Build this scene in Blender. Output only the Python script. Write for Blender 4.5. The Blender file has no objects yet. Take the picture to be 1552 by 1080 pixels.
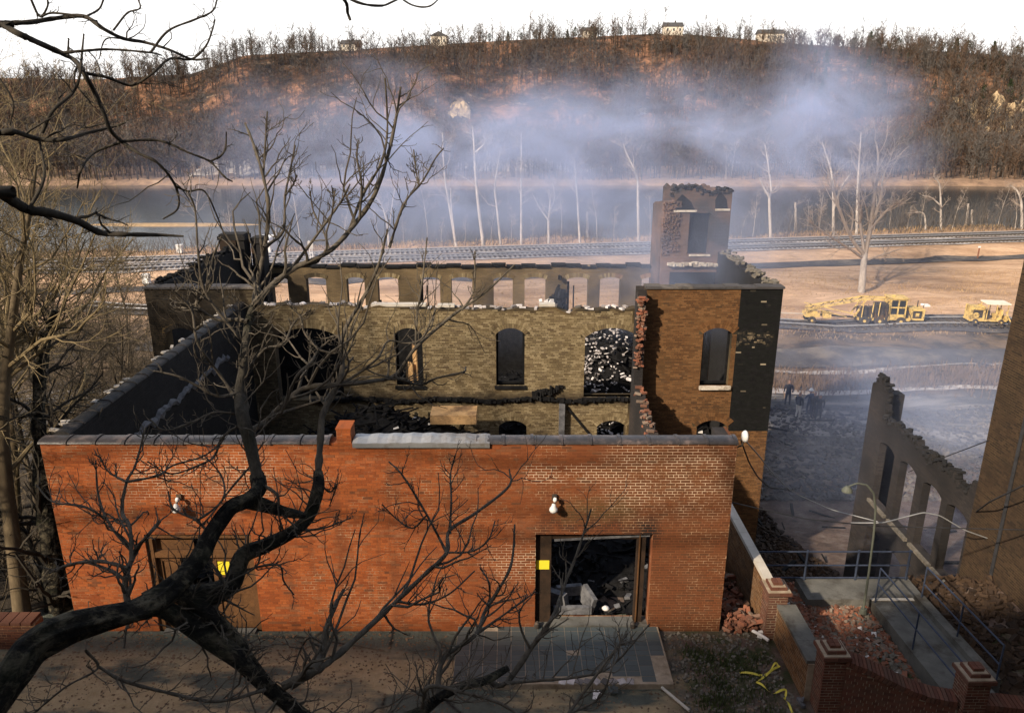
import bpy, math, random
import numpy as np
from mathutils import Vector, Matrix

# ------------------------------------------------------------------ camera, sky, sun, exposure
S = bpy.context.scene
COL = S.collection
R = math.radians
TH, FPX, CAMZ = R(18.0), 1170.0, 11.0
cam = bpy.data.objects.new('camera', bpy.data.cameras.new('camera'))
COL.objects.link(cam)
cam.location = (0, 0, CAMZ)
cam.rotation_euler = (R(90) - TH, 0, 0)
cam.data.sensor_width = 36.0
cam.data.lens = 36.0 * FPX / 1552.0
cam.data.clip_start, cam.data.clip_end = 0.05, 6000
S.camera = cam
SUN_EL, SUN_AZ = R(33.0), R(-46.0)          # azimuth: degrees to the right of straight behind the camera
to_sun = Vector((math.sin(SUN_AZ) * math.cos(SUN_EL), -math.cos(SUN_AZ) * math.cos(SUN_EL), math.sin(SUN_EL)))
w = bpy.data.worlds.new('World'); S.world = w; w.use_nodes = True
nt = w.node_tree; nt.nodes.clear()
sky = nt.nodes.new('ShaderNodeTexSky'); sky.sky_type = 'NISHITA'; sky.sun_disc = False
sky.sun_elevation = SUN_EL
sky.sun_rotation = math.atan2(to_sun.x, to_sun.y)
sky.air_density, sky.dust_density, sky.ozone_density = 1.0, 2.0, 1.0
bg = nt.nodes.new('ShaderNodeBackground'); bg.inputs['Strength'].default_value = 0.12
out = nt.nodes.new('ShaderNodeOutputWorld')
tc = nt.nodes.new('ShaderNodeTexCoord'); sx = nt.nodes.new('ShaderNodeSeparateXYZ'); nt.links.new(tc.outputs['Generated'], sx.inputs[0])
mr_ = nt.nodes.new('ShaderNodeMapRange'); mr_.interpolation_type = 'SMOOTHSTEP'     # white haze low in the sky, all round the horizon
mr_.inputs['From Min'].default_value, mr_.inputs['From Max'].default_value, mr_.inputs['To Min'].default_value, mr_.inputs['To Max'].default_value = 0.05, 0.45, 1.0, 0.12
nt.links.new(sx.outputs['Z'], mr_.inputs['Value'])
mxs = nt.nodes.new('ShaderNodeMix'); mxs.data_type = 'RGBA'; nt.links.new(mr_.outputs[0], mxs.inputs['Factor'])
nt.links.new(sky.outputs[0], mxs.inputs[6]); mxs.inputs[7].default_value = (9.4, 9.2, 9.0, 1)
nt.links.new(mxs.outputs[2], bg.inputs[0]); nt.links.new(bg.outputs[0], out.inputs[0])
sun = bpy.data.objects.new('sun', bpy.data.lights.new('sun', 'SUN')); COL.objects.link(sun)
sun.data.energy, sun.data.angle, sun.data.color = 5.0, R(1.1), (1.0, 0.85, 0.66)
sun.rotation_euler = to_sun.to_track_quat('Z', 'Y').to_euler()
vs = S.view_settings
S.display_settings.display_device = 'sRGB'
vs.view_transform, vs.look, vs.gamma, vs.exposure, vs.use_curve_mapping = 'Standard', 'None', 1.0, 0.32, False
S.cycles.use_denoising = True
S.cycles.max_bounces, S.cycles.diffuse_bounces, S.cycles.glossy_bounces = 6, 3, 2
S.cycles.transparent_max_bounces, S.cycles.volume_bounces = 8, 1
S.cycles.volume_step_rate = 1.0
S.cycles.use_adaptive_sampling = True

rng = np.random.default_rng(7)
random.seed(7)

# ------------------------------------------------------------------ pixel <-> world (photo is 1552 x 1080)
CT, ST = math.cos(TH), math.sin(TH)
def ray(u, v):
    a, b = (u - 776.0) / FPX, (540.0 - v) / FPX
    return np.array([a, CT + b * ST, -ST + b * CT])
def at(u, v, D):                      # at depth D along the view axis
    return np.array([0, 0, CAMZ]) + ray(u, v) * D
def atY(u, v, Y):
    r = ray(u, v); return np.array([0, 0, CAMZ]) + r * (Y / r[1])
def atZ(u, v, z):
    r = ray(u, v); return np.array([0, 0, CAMZ]) + r * ((z - CAMZ) / r[2])
def depth(p):
    return p[1] * CT - (p[2] - CAMZ) * ST

# ------------------------------------------------------------------ materials
class NT:
    def __init__(s, name):
        s.m = bpy.data.materials.new(name); s.m.use_nodes = True
        s.t = s.m.node_tree; s.t.nodes.clear()
        s.out = s.t.nodes.new('ShaderNodeOutputMaterial')
    def set(s, sock, v):
        if isinstance(v, bpy.types.NodeSocket): s.t.links.new(v, sock)
        elif isinstance(v, (tuple, list)) and sock.type == 'RGBA' and len(v) == 3: sock.default_value = (*v, 1)
        else: sock.default_value = v
    def n(s, ty, ins=None, **props):
        nd = s.t.nodes.new(ty)
        for k, v in props.items(): setattr(nd, k, v)
        for k, v in (ins or {}).items(): s.set(nd.inputs[k], v)
        return nd
    def math(s, op, a, b=0.0, clamp=False):
        return s.n('ShaderNodeMath', {0: a, 1: b}, operation=op, use_clamp=clamp).outputs[0]
    def noise(s, scale, detail=4, rough=0.6, vec=None, dist=0.0):
        return s.n('ShaderNodeTexNoise', {'Vector': vec if vec is not None else s.pos(), 'Scale': scale, 'Detail': detail, 'Roughness': rough, 'Distortion': dist}).outputs['Fac']
    def pos(s):
        if not hasattr(s, '_p'): s._p = s.n('ShaderNodeNewGeometry').outputs['Position']
        return s._p
    def scaled(s, sc):
        return s.n('ShaderNodeMapping', {'Vector': s.pos(), 'Scale': sc}).outputs[0]
    def xyz(s):
        if not hasattr(s, '_x'): s._x = s.n('ShaderNodeSeparateXYZ', {0: s.pos()}).outputs
        return s._x
    def ramp(s, fac, stops):
        nd = s.n('ShaderNodeValToRGB', {0: fac}); e = nd.color_ramp.elements
        while len(e) < len(stops): e.new(0.5)
        for i, (p, c) in enumerate(stops):
            e[i].position = p; e[i].color = (*c, 1) if len(c) == 3 else c
        return nd.outputs[0]
    def step(s, v, a, b):             # smooth 0..1 as v goes a -> b
        return s.n('ShaderNodeMapRange', {'Value': v, 'From Min': a, 'From Max': b}, clamp=True).outputs[0]
    def mix(s, f, a, b, mode='MIX'):
        nd = s.n('ShaderNodeMix', data_type='RGBA', blend_type=mode)
        s.set(nd.inputs['Factor'], f); s.set(nd.inputs[6], a); s.set(nd.inputs[7], b)
        return nd.outputs[2]
    def bump(s, h, strength=0.5, dist=0.02):
        return s.n('ShaderNodeBump', {'Height': h, 'Strength': strength, 'Distance': dist}).outputs[0]
    def finish(s, col, rough=0.85, normal=None, metallic=0.0, spec=0.3):
        b = s.n('ShaderNodeBsdfPrincipled', {'Base Color': col, 'Roughness': rough, 'Metallic': metallic, 'Specular IOR Level': spec})
        if normal is not None: s.set(b.inputs['Normal'], normal)
        s.t.links.new(b.outputs[0], s.out.inputs[0]); return s.m
    def box(s, x0, x1, z0, z1, soft=0.15, wob=0.0):      # soft rectangle in the x-z plane
        x, _, z = s.xyz()
        if wob:
            nz = s.math('MULTIPLY', s.math('SUBTRACT', s.noise(3.0), 0.5), wob)
            x = s.math('ADD', x, nz); z = s.math('ADD', z, nz)
        f = s.math('MULTIPLY', s.step(x, x0 - soft, x0 + soft), s.step(x, x1 + soft, x1 - soft))
        return s.math('MULTIPLY', f, s.math('MULTIPLY', s.step(z, z0 - soft, z0 + soft), s.step(z, z1 + soft, z1 - soft)))

def simple(name, c1, c2, scale=4.0, rough=0.85, bump=0.3, bscale=None, metallic=0.0, spec=0.3, dist=0.02, dirt=None):
    t = NT(name)
    col = t.ramp(t.noise(scale, 6, 0.65), [(0.3, c1), (0.7, c2)])
    if dirt:
        col = t.mix(t.step(t.noise(scale * 0.37, 8, 0.75), 0.5, 0.62), col, dirt)
    return t.finish(col, rough, t.bump(t.noise(bscale or scale * 6, 5, 0.7), bump, dist), metallic, spec)

def per_brick(t):
    isl = t.n('ShaderNodeNewGeometry').outputs['Random Per Island']
    ob = t.n('ShaderNodeObjectInfo').outputs['Random']
    return t.math('FRACT', t.math('ADD', isl, ob))

def brick_mat(name, stops, soot=None, stain=(0.055, 0.035, 0.02), stain_amt=0.6, extra=None):
    t = NT(name)
    c = t.ramp(per_brick(t), stops)
    c = t.mix(t.math('MULTIPLY', t.step(t.noise(0.7, 6, 0.7), 0.52, 0.72), stain_amt), c, stain)
    c = t.mix(0.5, c, t.ramp(t.noise(38, 4, 0.7), [(0.3, (0.55, 0.5, 0.47)), (0.7, (1.25, 1.2, 1.15))]), 'MULTIPLY')
    if extra: c = extra(t, c)
    return t.finish(c, 0.9, t.bump(t.noise(60, 4, 0.7), 0.5, 0.006))

def facade_extra(t, c):
    st_ = t.math('MULTIPLY', t.step(t.noise(1.0, 7, 0.7, t.scaled((2.6, 1, 0.22))), 0.52, 0.66), 0.55)
    c = t.mix(st_, c, (0.115, 0.042, 0.018))
    c = t.mix(t.math('MULTIPLY', t.step(t.noise(0.9, 8, 0.75), 0.56, 0.68), 0.4), c, (0.36, 0.19, 0.11))
    # bricks turn browner and darker towards the right; greenish damp patch over the door
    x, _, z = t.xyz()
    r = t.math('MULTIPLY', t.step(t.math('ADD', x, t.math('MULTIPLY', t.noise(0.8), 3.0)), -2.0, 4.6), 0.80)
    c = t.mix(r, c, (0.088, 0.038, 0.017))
    g = t.math('MULTIPLY', t.box(0.9, 2.5, 2.75, 3.15, 0.22, 0.9), 0.75)
    c = t.mix(g, c, (0.085, 0.062, 0.024))
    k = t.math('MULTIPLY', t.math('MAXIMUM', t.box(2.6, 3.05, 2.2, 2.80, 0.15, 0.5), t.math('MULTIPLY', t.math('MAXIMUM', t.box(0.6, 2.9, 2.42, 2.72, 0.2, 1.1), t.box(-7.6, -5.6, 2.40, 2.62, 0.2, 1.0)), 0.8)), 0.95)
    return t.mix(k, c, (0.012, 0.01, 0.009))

def mill_extra(t, c):
    x, y, z = t.xyz()
    # soot: heavy at the left, a wave of it under the floor line
    nz = t.noise(0.45, 6, 0.7)
    left = t.step(t.math('ADD', x, t.math('MULTIPLY', nz, 5.0)), -3.6, -8.0)
    c = t.mix(t.math('MULTIPLY', left, 0.96), c, (0.013, 0.011, 0.010))
    b = t.math('MULTIPLY', t.box(-7, 4.2, 0.75, 1.15, 0.18, 0.5), 0.85)
    c = t.mix(b, c, (0.02, 0.015, 0.012))
    red = t.step(x, 4.6, 5.2)
    return t.mix(t.math('MULTIPLY', red, t.step(z, 2.6, 3.9)), c, t.mix(0.5, c, (0.30, 0.085, 0.03)))

M = {}
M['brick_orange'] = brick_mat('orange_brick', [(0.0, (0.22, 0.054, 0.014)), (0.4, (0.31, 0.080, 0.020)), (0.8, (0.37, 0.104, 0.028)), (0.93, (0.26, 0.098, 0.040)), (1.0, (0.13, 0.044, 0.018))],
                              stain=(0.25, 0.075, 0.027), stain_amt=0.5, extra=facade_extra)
M['brick_mill'] = brick_mat('tan_mill_brick', [(0.0, (0.13, 0.096, 0.052)), (0.5, (0.23, 0.18, 0.10)), (0.85, (0.32, 0.26, 0.155)), (1.0, (0.095, 0.066, 0.038))],
                            stain=(0.07, 0.045, 0.02), stain_amt=0.7, extra=mill_extra)
M['brick_wing'] = brick_mat('brown_wing_brick', [(0.0, (0.095, 0.044, 0.017)), (0.5, (0.15, 0.070, 0.026)), (0.9, (0.20, 0.10, 0.040)), (1.0, (0.07, 0.036, 0.017))],
                            stain=(0.075, 0.04, 0.016), stain_amt=0.6)
M['brick_garden'] = brick_mat('garden_brick', [(0.0, (0.085, 0.035, 0.024)), (0.5, (0.15, 0.058, 0.036)), (1.0, (0.115, 0.06, 0.042))], stain_amt=0.5)
M['brick_dark'] = brick_mat('brown_warehouse_brick', [(0.0, (0.028, 0.018, 0.012)), (0.5, (0.045, 0.027, 0.016)), (1.0, (0.062, 0.038, 0.022))], stain=(0.03, 0.02, 0.012), stain_amt=0.85)
M['brick_red'] = brick_mat('broken_red_brick', [(0.0, (0.12, 0.06, 0.04)), (0.35, (0.28, 0.10, 0.055)), (0.7, (0.20, 0.11, 0.075)), (1.0, (0.24, 0.19, 0.15))], stain=(0.09, 0.075, 0.06), stain_amt=0.85)
t = NT('tarred_brick')
c = t.ramp(per_brick(t), [(0.0, (0.003, 0.0035, 0.003)), (0.983, (0.0065, 0.007, 0.006)), (0.99, (0.16, 0.13, 0.09)), (1.0, (0.34, 0.28, 0.20))])
c2 = t.ramp(per_brick(t), [(0.0, (0.35, 0.27, 0.17)), (0.5, (0.05, 0.04, 0.03)), (1.0, (0.012, 0.012, 0.012))])
c = t.mix(t.math('MULTIPLY', t.box(7.6, 9.1, 3.05, 3.4, 0.12, 0.5), t.step(t.noise(6), 0.44, 0.54)), c, c2)
M['tar'] = t.finish(c, 0.9, t.bump(t.noise(50), 0.4, 0.006))

t = NT('lime_mortar')
x, y, z = t.xyz()
patch = t.math('MAXIMUM', t.box(0.25, 3.0, 3.60, 4.02, 0.06, 0.12), t.box(-7.9, -4.9, 3.30, 4.25, 0.3, 0.9))
patch = t.math('MAXIMUM', patch, t.box(-0.5, 1.6, 1.4, 2.0, 0.3, 1.2))
patch = t.math('MAXIMUM', patch, t.box(2.0, 4.4, 3.0, 4.4, 0.3, 1.0))
m = t.math('MAXIMUM', t.math('MULTIPLY', patch, t.step(t.noise(2.6, 5, 0.7), 0.36, 0.5)), t.step(t.noise(1.3, 7, 0.75), 0.47, 0.62))
mcol = t.math('MULTIPLY', patch, t.step(t.noise(2.2, 5, 0.7), 0.40, 0.52))
M['mortar'] = t.finish(t.mix(mcol, t.mix(m, (0.22, 0.070, 0.026), t.ramp(t.noise(9, 6, 0.8), [(0.36, (0.28, 0.12, 0.055)), (0.50, (0.36, 0.21, 0.11)), (0.62, (0.62, 0.45, 0.29))])), (0.78, 0.60, 0.42)), 0.95, t.bump(t.noise(80), 0.4, 0.004))
t = NT('sooty_mortar')
x, y, z = t.xyz()
sm = t.mix(t.step(t.noise(0.8, 6, 0.7), 0.40, 0.62), (0.028, 0.022, 0.014), (0.11, 0.075, 0.035))
M['rust_rock'] = simple('pinkish_rock', (0.16, 0.10, 0.075), (0.36, 0.24, 0.18), 0.4, 0.95, 1.0, 2.5, dist=0.3, dirt=(0.08, 0.055, 0.04))
M['mortar_dark'] = t.finish(sm, 0.95, t.bump(t.noise(80), 0.4, 0.004))
M['mortar_garden'] = simple('grey_mortar', (0.20, 0.15, 0.10), (0.42, 0.34, 0.25), 5, 0.95)

def brick_tex(name, c1, c2, mortar, vecmode='xz', soot=None, amt=0.6, scale=1.0):
    t = NT(name)
    x, y, z = t.xyz()
    a = x if vecmode == 'xz' else y
    a = t.math('ADD', x, y)
    vec = t.n('ShaderNodeCombineXYZ', {0: a, 1: z, 2: 0.0}).outputs[0]
    bt = t.n('ShaderNodeTexBrick', {'Vector': vec, 'Color1': c1, 'Color2': c2, 'Mortar': mortar, 'Scale': scale, 'Mortar Size': 0.008, 'Mortar Smooth': 0.2, 'Bias': 0.0, 'Brick Width': 0.205, 'Row Height': 0.0635})
    c = bt.outputs['Color']
    c = t.mix(t.math('MULTIPLY', t.step(t.noise(0.5, 7, 0.7), 0.38, 0.62), amt), c, soot or (0.02, 0.016, 0.013))
    c = t.mix(0.6, c, t.ramp(t.noise(4, 6, 0.8), [(0.3, (0.5, 0.5, 0.5)), (0.7, (1.3, 1.25, 1.2))]), 'MULTIPLY')
    return t.finish(c, 0.92, t.bump(t.math('ADD', t.noise(40), t.math('MULTIPLY', bt.outputs['Fac'], -1.5)), 0.6, 0.012))
M['rear_brick'] = brick_tex('sooty_rear_brick', (0.17, 0.12, 0.06), (0.24, 0.17, 0.09), (0.14, 0.11, 0.07), 'xz', amt=0.75)
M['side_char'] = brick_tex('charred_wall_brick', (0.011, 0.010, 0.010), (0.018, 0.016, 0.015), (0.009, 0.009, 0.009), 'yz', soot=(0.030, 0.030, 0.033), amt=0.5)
M['side_brick'] = brick_tex('brown_side_brick', (0.16, 0.085, 0.035), (0.22, 0.115, 0.05), (0.13, 0.09, 0.05), 'yz', amt=0.5)
M['tower_brick'] = brick_tex('tower_brick', (0.18, 0.095, 0.065), (0.24, 0.14, 0.10), (0.16, 0.125, 0.10), 'xz', amt=0.95, soot=(0.035, 0.034, 0.032))
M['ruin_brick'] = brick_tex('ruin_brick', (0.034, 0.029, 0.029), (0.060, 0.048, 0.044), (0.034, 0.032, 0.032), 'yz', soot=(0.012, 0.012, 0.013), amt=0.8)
M['char'] = simple('charred_timber', (0.005, 0.005, 0.0055), (0.018, 0.0175, 0.018), 5, 0.85, 0.8, 22, spec=0.12)
t = NT('plaster_lumps')
M['pale_lumps'] = t.finish(t.mix(0.5, t.ramp(per_brick(t), [(0.0, (0.10, 0.095, 0.09)), (0.35, (0.35, 0.32, 0.31)), (0.7, (0.62, 0.58, 0.57)), (1.0, (0.82, 0.78, 0.77))]), t.ramp(t.noise(9, 5, .7), [(0.35, (0.3, 0.28, 0.27)), (0.6, (1, .97, .96))]), 'MULTIPLY'), 0.9, t.bump(t.noise(30), 0.5, 0.02))
M['ash'] = simple('grey_ash', (0.05, 0.05, 0.055), (0.20, 0.20, 0.21), 5, 0.95, 0.6)
M['dull_stone'] = simple('dull_grey_stone', (0.08, 0.07, 0.055), (0.22, 0.195, 0.16), 6, 0.95, 0.5)
M['stone'] = simple('pale_stone', (0.45, 0.38, 0.30), (0.66, 0.60, 0.52), 4, 0.9, 0.5, 30, dirt=(0.18, 0.14, 0.10))
M['plaster'] = simple('white_plaster', (0.55, 0.52, 0.50), (0.78, 0.75, 0.73), 3, 0.9, 0.4)
M['coping'] = simple('glazed_coping_tile', (0.026, 0.023, 0.023), (0.060, 0.053, 0.053), 6, 0.35, 0.2, 30, spec=0.5, dirt=(0.13, 0.10, 0.09))
M['char_coping'] = simple('scorched_coping_tile', (0.014, 0.014, 0.014), (0.040, 0.037, 0.036), 6, 0.6, 0.3, 30, spec=0.25, dirt=(0.06, 0.05, 0.045))
M['flashing'] = simple('galvanised_sheet', (0.34, 0.35, 0.36), (0.48, 0.48, 0.48), 2, 0.45, 0.15, 8, metallic=0.6, dirt=(0.28, 0.25, 0.22))
M['wood_brown'] = simple('weathered_brown_wood', (0.075, 0.035, 0.014), (0.16, 0.075, 0.028), 5, 0.8, 0.5, 40)
M['wood_dark'] = simple('scorched_wood', (0.022, 0.014, 0.009), (0.05, 0.028, 0.016), 6, 0.8, 0.5, 40)
M['wood_pale'] = simple('pale_plywood', (0.50, 0.30, 0.13), (0.68, 0.44, 0.22), 3, 0.8, 0.3, dirt=(0.25, 0.15, 0.08))
M['tile'] = None
t = NT('slate_grey_porch_tile')
c = t.ramp(per_brick(t), [(0.0, (0.068, 0.080, 0.080)), (0.5, (0.078, 0.093, 0.094)), (1.0, (0.088, 0.103, 0.102))])
c = t.mix(t.math('MULTIPLY', t.step(t.noise(1.6, 7, 0.75), 0.50, 0.70), 0.4), c, (0.11, 0.10, 0.08))
M['tile'] = t.finish(c, 0.6, t.bump(t.noise(45), 0.2, 0.004))
M['concrete'] = simple('grey_concrete', (0.085, 0.083, 0.074), (0.16, 0.155, 0.14), 2.2, 0.9, 0.4, 30, dirt=(0.060, 0.052, 0.042))
M['concrete_pale'] = simple('pale_concrete', (0.42, 0.38, 0.32), (0.58, 0.53, 0.46), 3, 0.9, 0.4, 30)
M['pipe'] = simple('blue_grey_rail_paint', (0.030, 0.040, 0.068), (0.060, 0.075, 0.115), 6, 0.5, 0.15, metallic=0.2)
M['pipe_green'] = simple('dull_green_pipe', (0.075, 0.082, 0.066), (0.13, 0.138, 0.11), 6, 0.55, 0.15)
M['cable'] = simple('black_cable', (0.02, 0.02, 0.022), (0.04, 0.04, 0.045), 6, 0.6, 0.1)
M['cable_pale'] = simple('grey_cable', (0.35, 0.36, 0.36), (0.5, 0.5, 0.5), 6, 0.5, 0.1)
M['white'] = simple('white_enamel', (0.72, 0.71, 0.68), (0.82, 0.81, 0.79), 5, 0.45, 0.1)
M['yellow_sign'] = simple('yellow_card', (0.82, 0.66, 0.03), (0.9, 0.74, 0.05), 4, 0.6, 0.1)
M['tape'] = simple('yellow_plastic_tape', (0.62, 0.50, 0.06), (0.75, 0.62, 0.10), 9, 0.5, 0.1)
M['machine_yellow'] = simple('faded_yellow_paint', (0.62, 0.42, 0.12), (0.78, 0.56, 0.20), 1.5, 0.65, 0.3)
_t = M['machine_yellow'].node_tree
t = NT('grimy_yellow_paint')
c = t.ramp(t.noise(3, 6, .7), [(0.3, (0.56, 0.38, 0.12)), (0.7, (0.76, 0.55, 0.21))])
c = t.mix(t.math('MULTIPLY', t.step(t.noise(2.4, 8, .78), 0.50, 0.60), .85), c, (0.13, 0.085, 0.045))
M['machine_yellow'] = t.finish(c, 0.65, t.bump(t.noise(30), .2, .01))
M['machine_dark'] = simple('greasy_dark_steel', (0.025, 0.024, 0.024), (0.07, 0.062, 0.055), 3, 0.6, 0.3, dirt=(0.12, 0.07, 0.035))
M['tyre'] = simple('black_rubber', (0.015, 0.015, 0.016), (0.03, 0.03, 0.03), 8, 0.8, 0.3)
M['glass'] = simple('dark_cab_glass', (0.02, 0.025, 0.03), (0.035, 0.04, 0.05), 2, 0.12, 0.02, spec=0.6)
M['rail'] = simple('polished_rail_steel', (0.42, 0.40, 0.38), (0.58, 0.55, 0.52), 2, 0.35, 0.1, metallic=0.7)
M['tie'] = simple('creosoted_tie', (0.05, 0.04, 0.032), (0.10, 0.08, 0.062), 5, 0.9, 0.5)
M['ballast'] = simple('track_ballast', (0.34, 0.30, 0.28), (0.55, 0.50, 0.46), 1.2, 0.95, 0.8, 14, dist=0.05, dirt=(0.12, 0.10, 0.09))
M['cinder'] = simple('dark_cinder_road', (0.045, 0.042, 0.044), (0.10, 0.092, 0.09), 0.6, 0.95, 0.8, 9, dist=0.05, dirt=(0.20, 0.17, 0.14))
M['rock'] = simple('cliff_rock', (0.28, 0.19, 0.10), (0.58, 0.44, 0.27), 0.5, 0.95, 1.0, 2.5, dist=0.3, dirt=(0.10, 0.07, 0.045))
M['mound'] = simple('pale_gravel_heap', (0.38, 0.33, 0.29), (0.56, 0.50, 0.46), 0.4, 0.95, 0.8, 3, dist=0.2, dirt=(0.20, 0.15, 0.12))
M['roof_grey'] = simple('dark_roof_shingle', (0.05, 0.05, 0.055), (0.10, 0.095, 0.09), 1, 0.9)
M['house_white'] = simple('cream_house_wall', (0.68, 0.60, 0.48), (0.80, 0.72, 0.60), 1, 0.85)
M['skin'] = simple('skin', (0.42, 0.24, 0.17), (0.5, 0.3, 0.21), 8, 0.6, 0.1)
M['cloth_dark'] = simple('dark_coat_cloth', (0.02, 0.025, 0.04), (0.04, 0.045, 0.06), 12, 0.9, 0.3)
M['cloth_tan'] = simple('brown_coat_cloth', (0.06, 0.045, 0.035), (0.10, 0.08, 0.06), 12, 0.9, 0.3)
M['cloth_pale'] = simple('pale_trousers_cloth', (0.45, 0.43, 0.42), (0.6, 0.58, 0.56), 12, 0.9, 0.3)
M['cloth_blue'] = simple('blue_jeans_cloth', (0.035, 0.05, 0.09), (0.06, 0.08, 0.13), 12, 0.9, 0.3)

def bark(name, c1, c2, scale=9.0, moss=None, bump=1.0):
    t = NT(name)
    nz = t.noise(scale, 7, 0.75, t.scaled((1, 1, 0.28)))
    c = t.ramp(nz, [(0.32, c1), (0.68, c2)])
    if moss: c = t.mix(t.math('MULTIPLY', t.step(t.noise(scale * 0.25, 6), 0.5, 0.65), 0.7), c, moss)
    return t.finish(c, 0.9, t.bump(t.noise(scale * 3.5, 6, 0.75, t.scaled((1, 1, 0.35))), bump, 0.02))
t = NT('dark_ridged_bark')
nz = t.noise(17, 8, 0.72, t.scaled((0.35, 0.6, 0.5)), 0.5)
c = t.ramp(nz, [(0.40, (0.004, 0.0035, 0.003)), (0.50, (0.028, 0.024, 0.017)), (0.60, (0.15, 0.128, 0.085))])  # lit ridges and shaded crevices painted into the bark colour
c = t.mix(t.math('MULTIPLY', t.step(t.noise(3.0, 6), 0.52, 0.66), 0.6), c, (0.030, 0.034, 0.014))
M['bark_fg'] = t.finish(c, 0.95, t.bump(nz, 1.0, 0.12))
M['twig_fg'] = bark('grey_brown_twig', (0.045, 0.037, 0.028), (0.145, 0.122, 0.092), 14, None, 0.4)
M['bark_stem'] = bark('grey_lit_stem_bark', (0.020, 0.017, 0.013), (0.125, 0.108, 0.082), 16, (0.05, 0.05, 0.03), 1.2)  # paler than the limb bark: sunlight on the stem put into its colour
M['bark_left'] = bark('ochre_lit_bark', (0.085, 0.062, 0.036), (0.18, 0.135, 0.08), 8, None, 0.5)
M['twig_left'] = bark('tan_twig', (0.13, 0.095, 0.048), (0.27, 0.205, 0.11), 8, None, 0.2)
M['bark_over'] = bark('blackish_branch_bark', (0.018, 0.015, 0.012), (0.06, 0.05, 0.036), 14, None, 0.5)
M['bark_white'] = bark('white_sycamore_bark', (0.22, 0.185, 0.16), (0.52, 0.46, 0.41), 1.6, None, 0.3)
M['twig_white'] = bark('pale_sycamore_twig', (0.22, 0.17, 0.135), (0.38, 0.31, 0.255), 2, None, 0.2)
M['bark_grey'] = bark('grey_brown_woodland_bark', (0.048, 0.042, 0.036), (0.125, 0.108, 0.095), 2, None, 0.3)
M['bark_brush'] = bark('brown_brush_stem', (0.055, 0.042, 0.028), (0.14, 0.108, 0.07), 5, None, 0.2)
M['bark_rust'] = bark('rust_brown_woodland_bark', (0.045, 0.030, 0.020), (0.135, 0.085, 0.055), 2, None, 0.3)
M['cedar'] = simple('cedar_green', (0.014, 0.024, 0.010), (0.045, 0.058, 0.022), 1.5, 0.9, 0.3)
M['weed'] = simple('weed_green', (0.035, 0.05, 0.015), (0.085, 0.10, 0.035), 3, 0.9, 0.2)
M['straw'] = simple('dry_straw_grass', (0.26, 0.17, 0.085), (0.48, 0.33, 0.18), 1.2, 0.95, 0.2)
M['scrub'] = simple('brown_scrub', (0.10, 0.065, 0.04), (0.22, 0.145, 0.09), 1.2, 0.95, 0.2)

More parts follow.
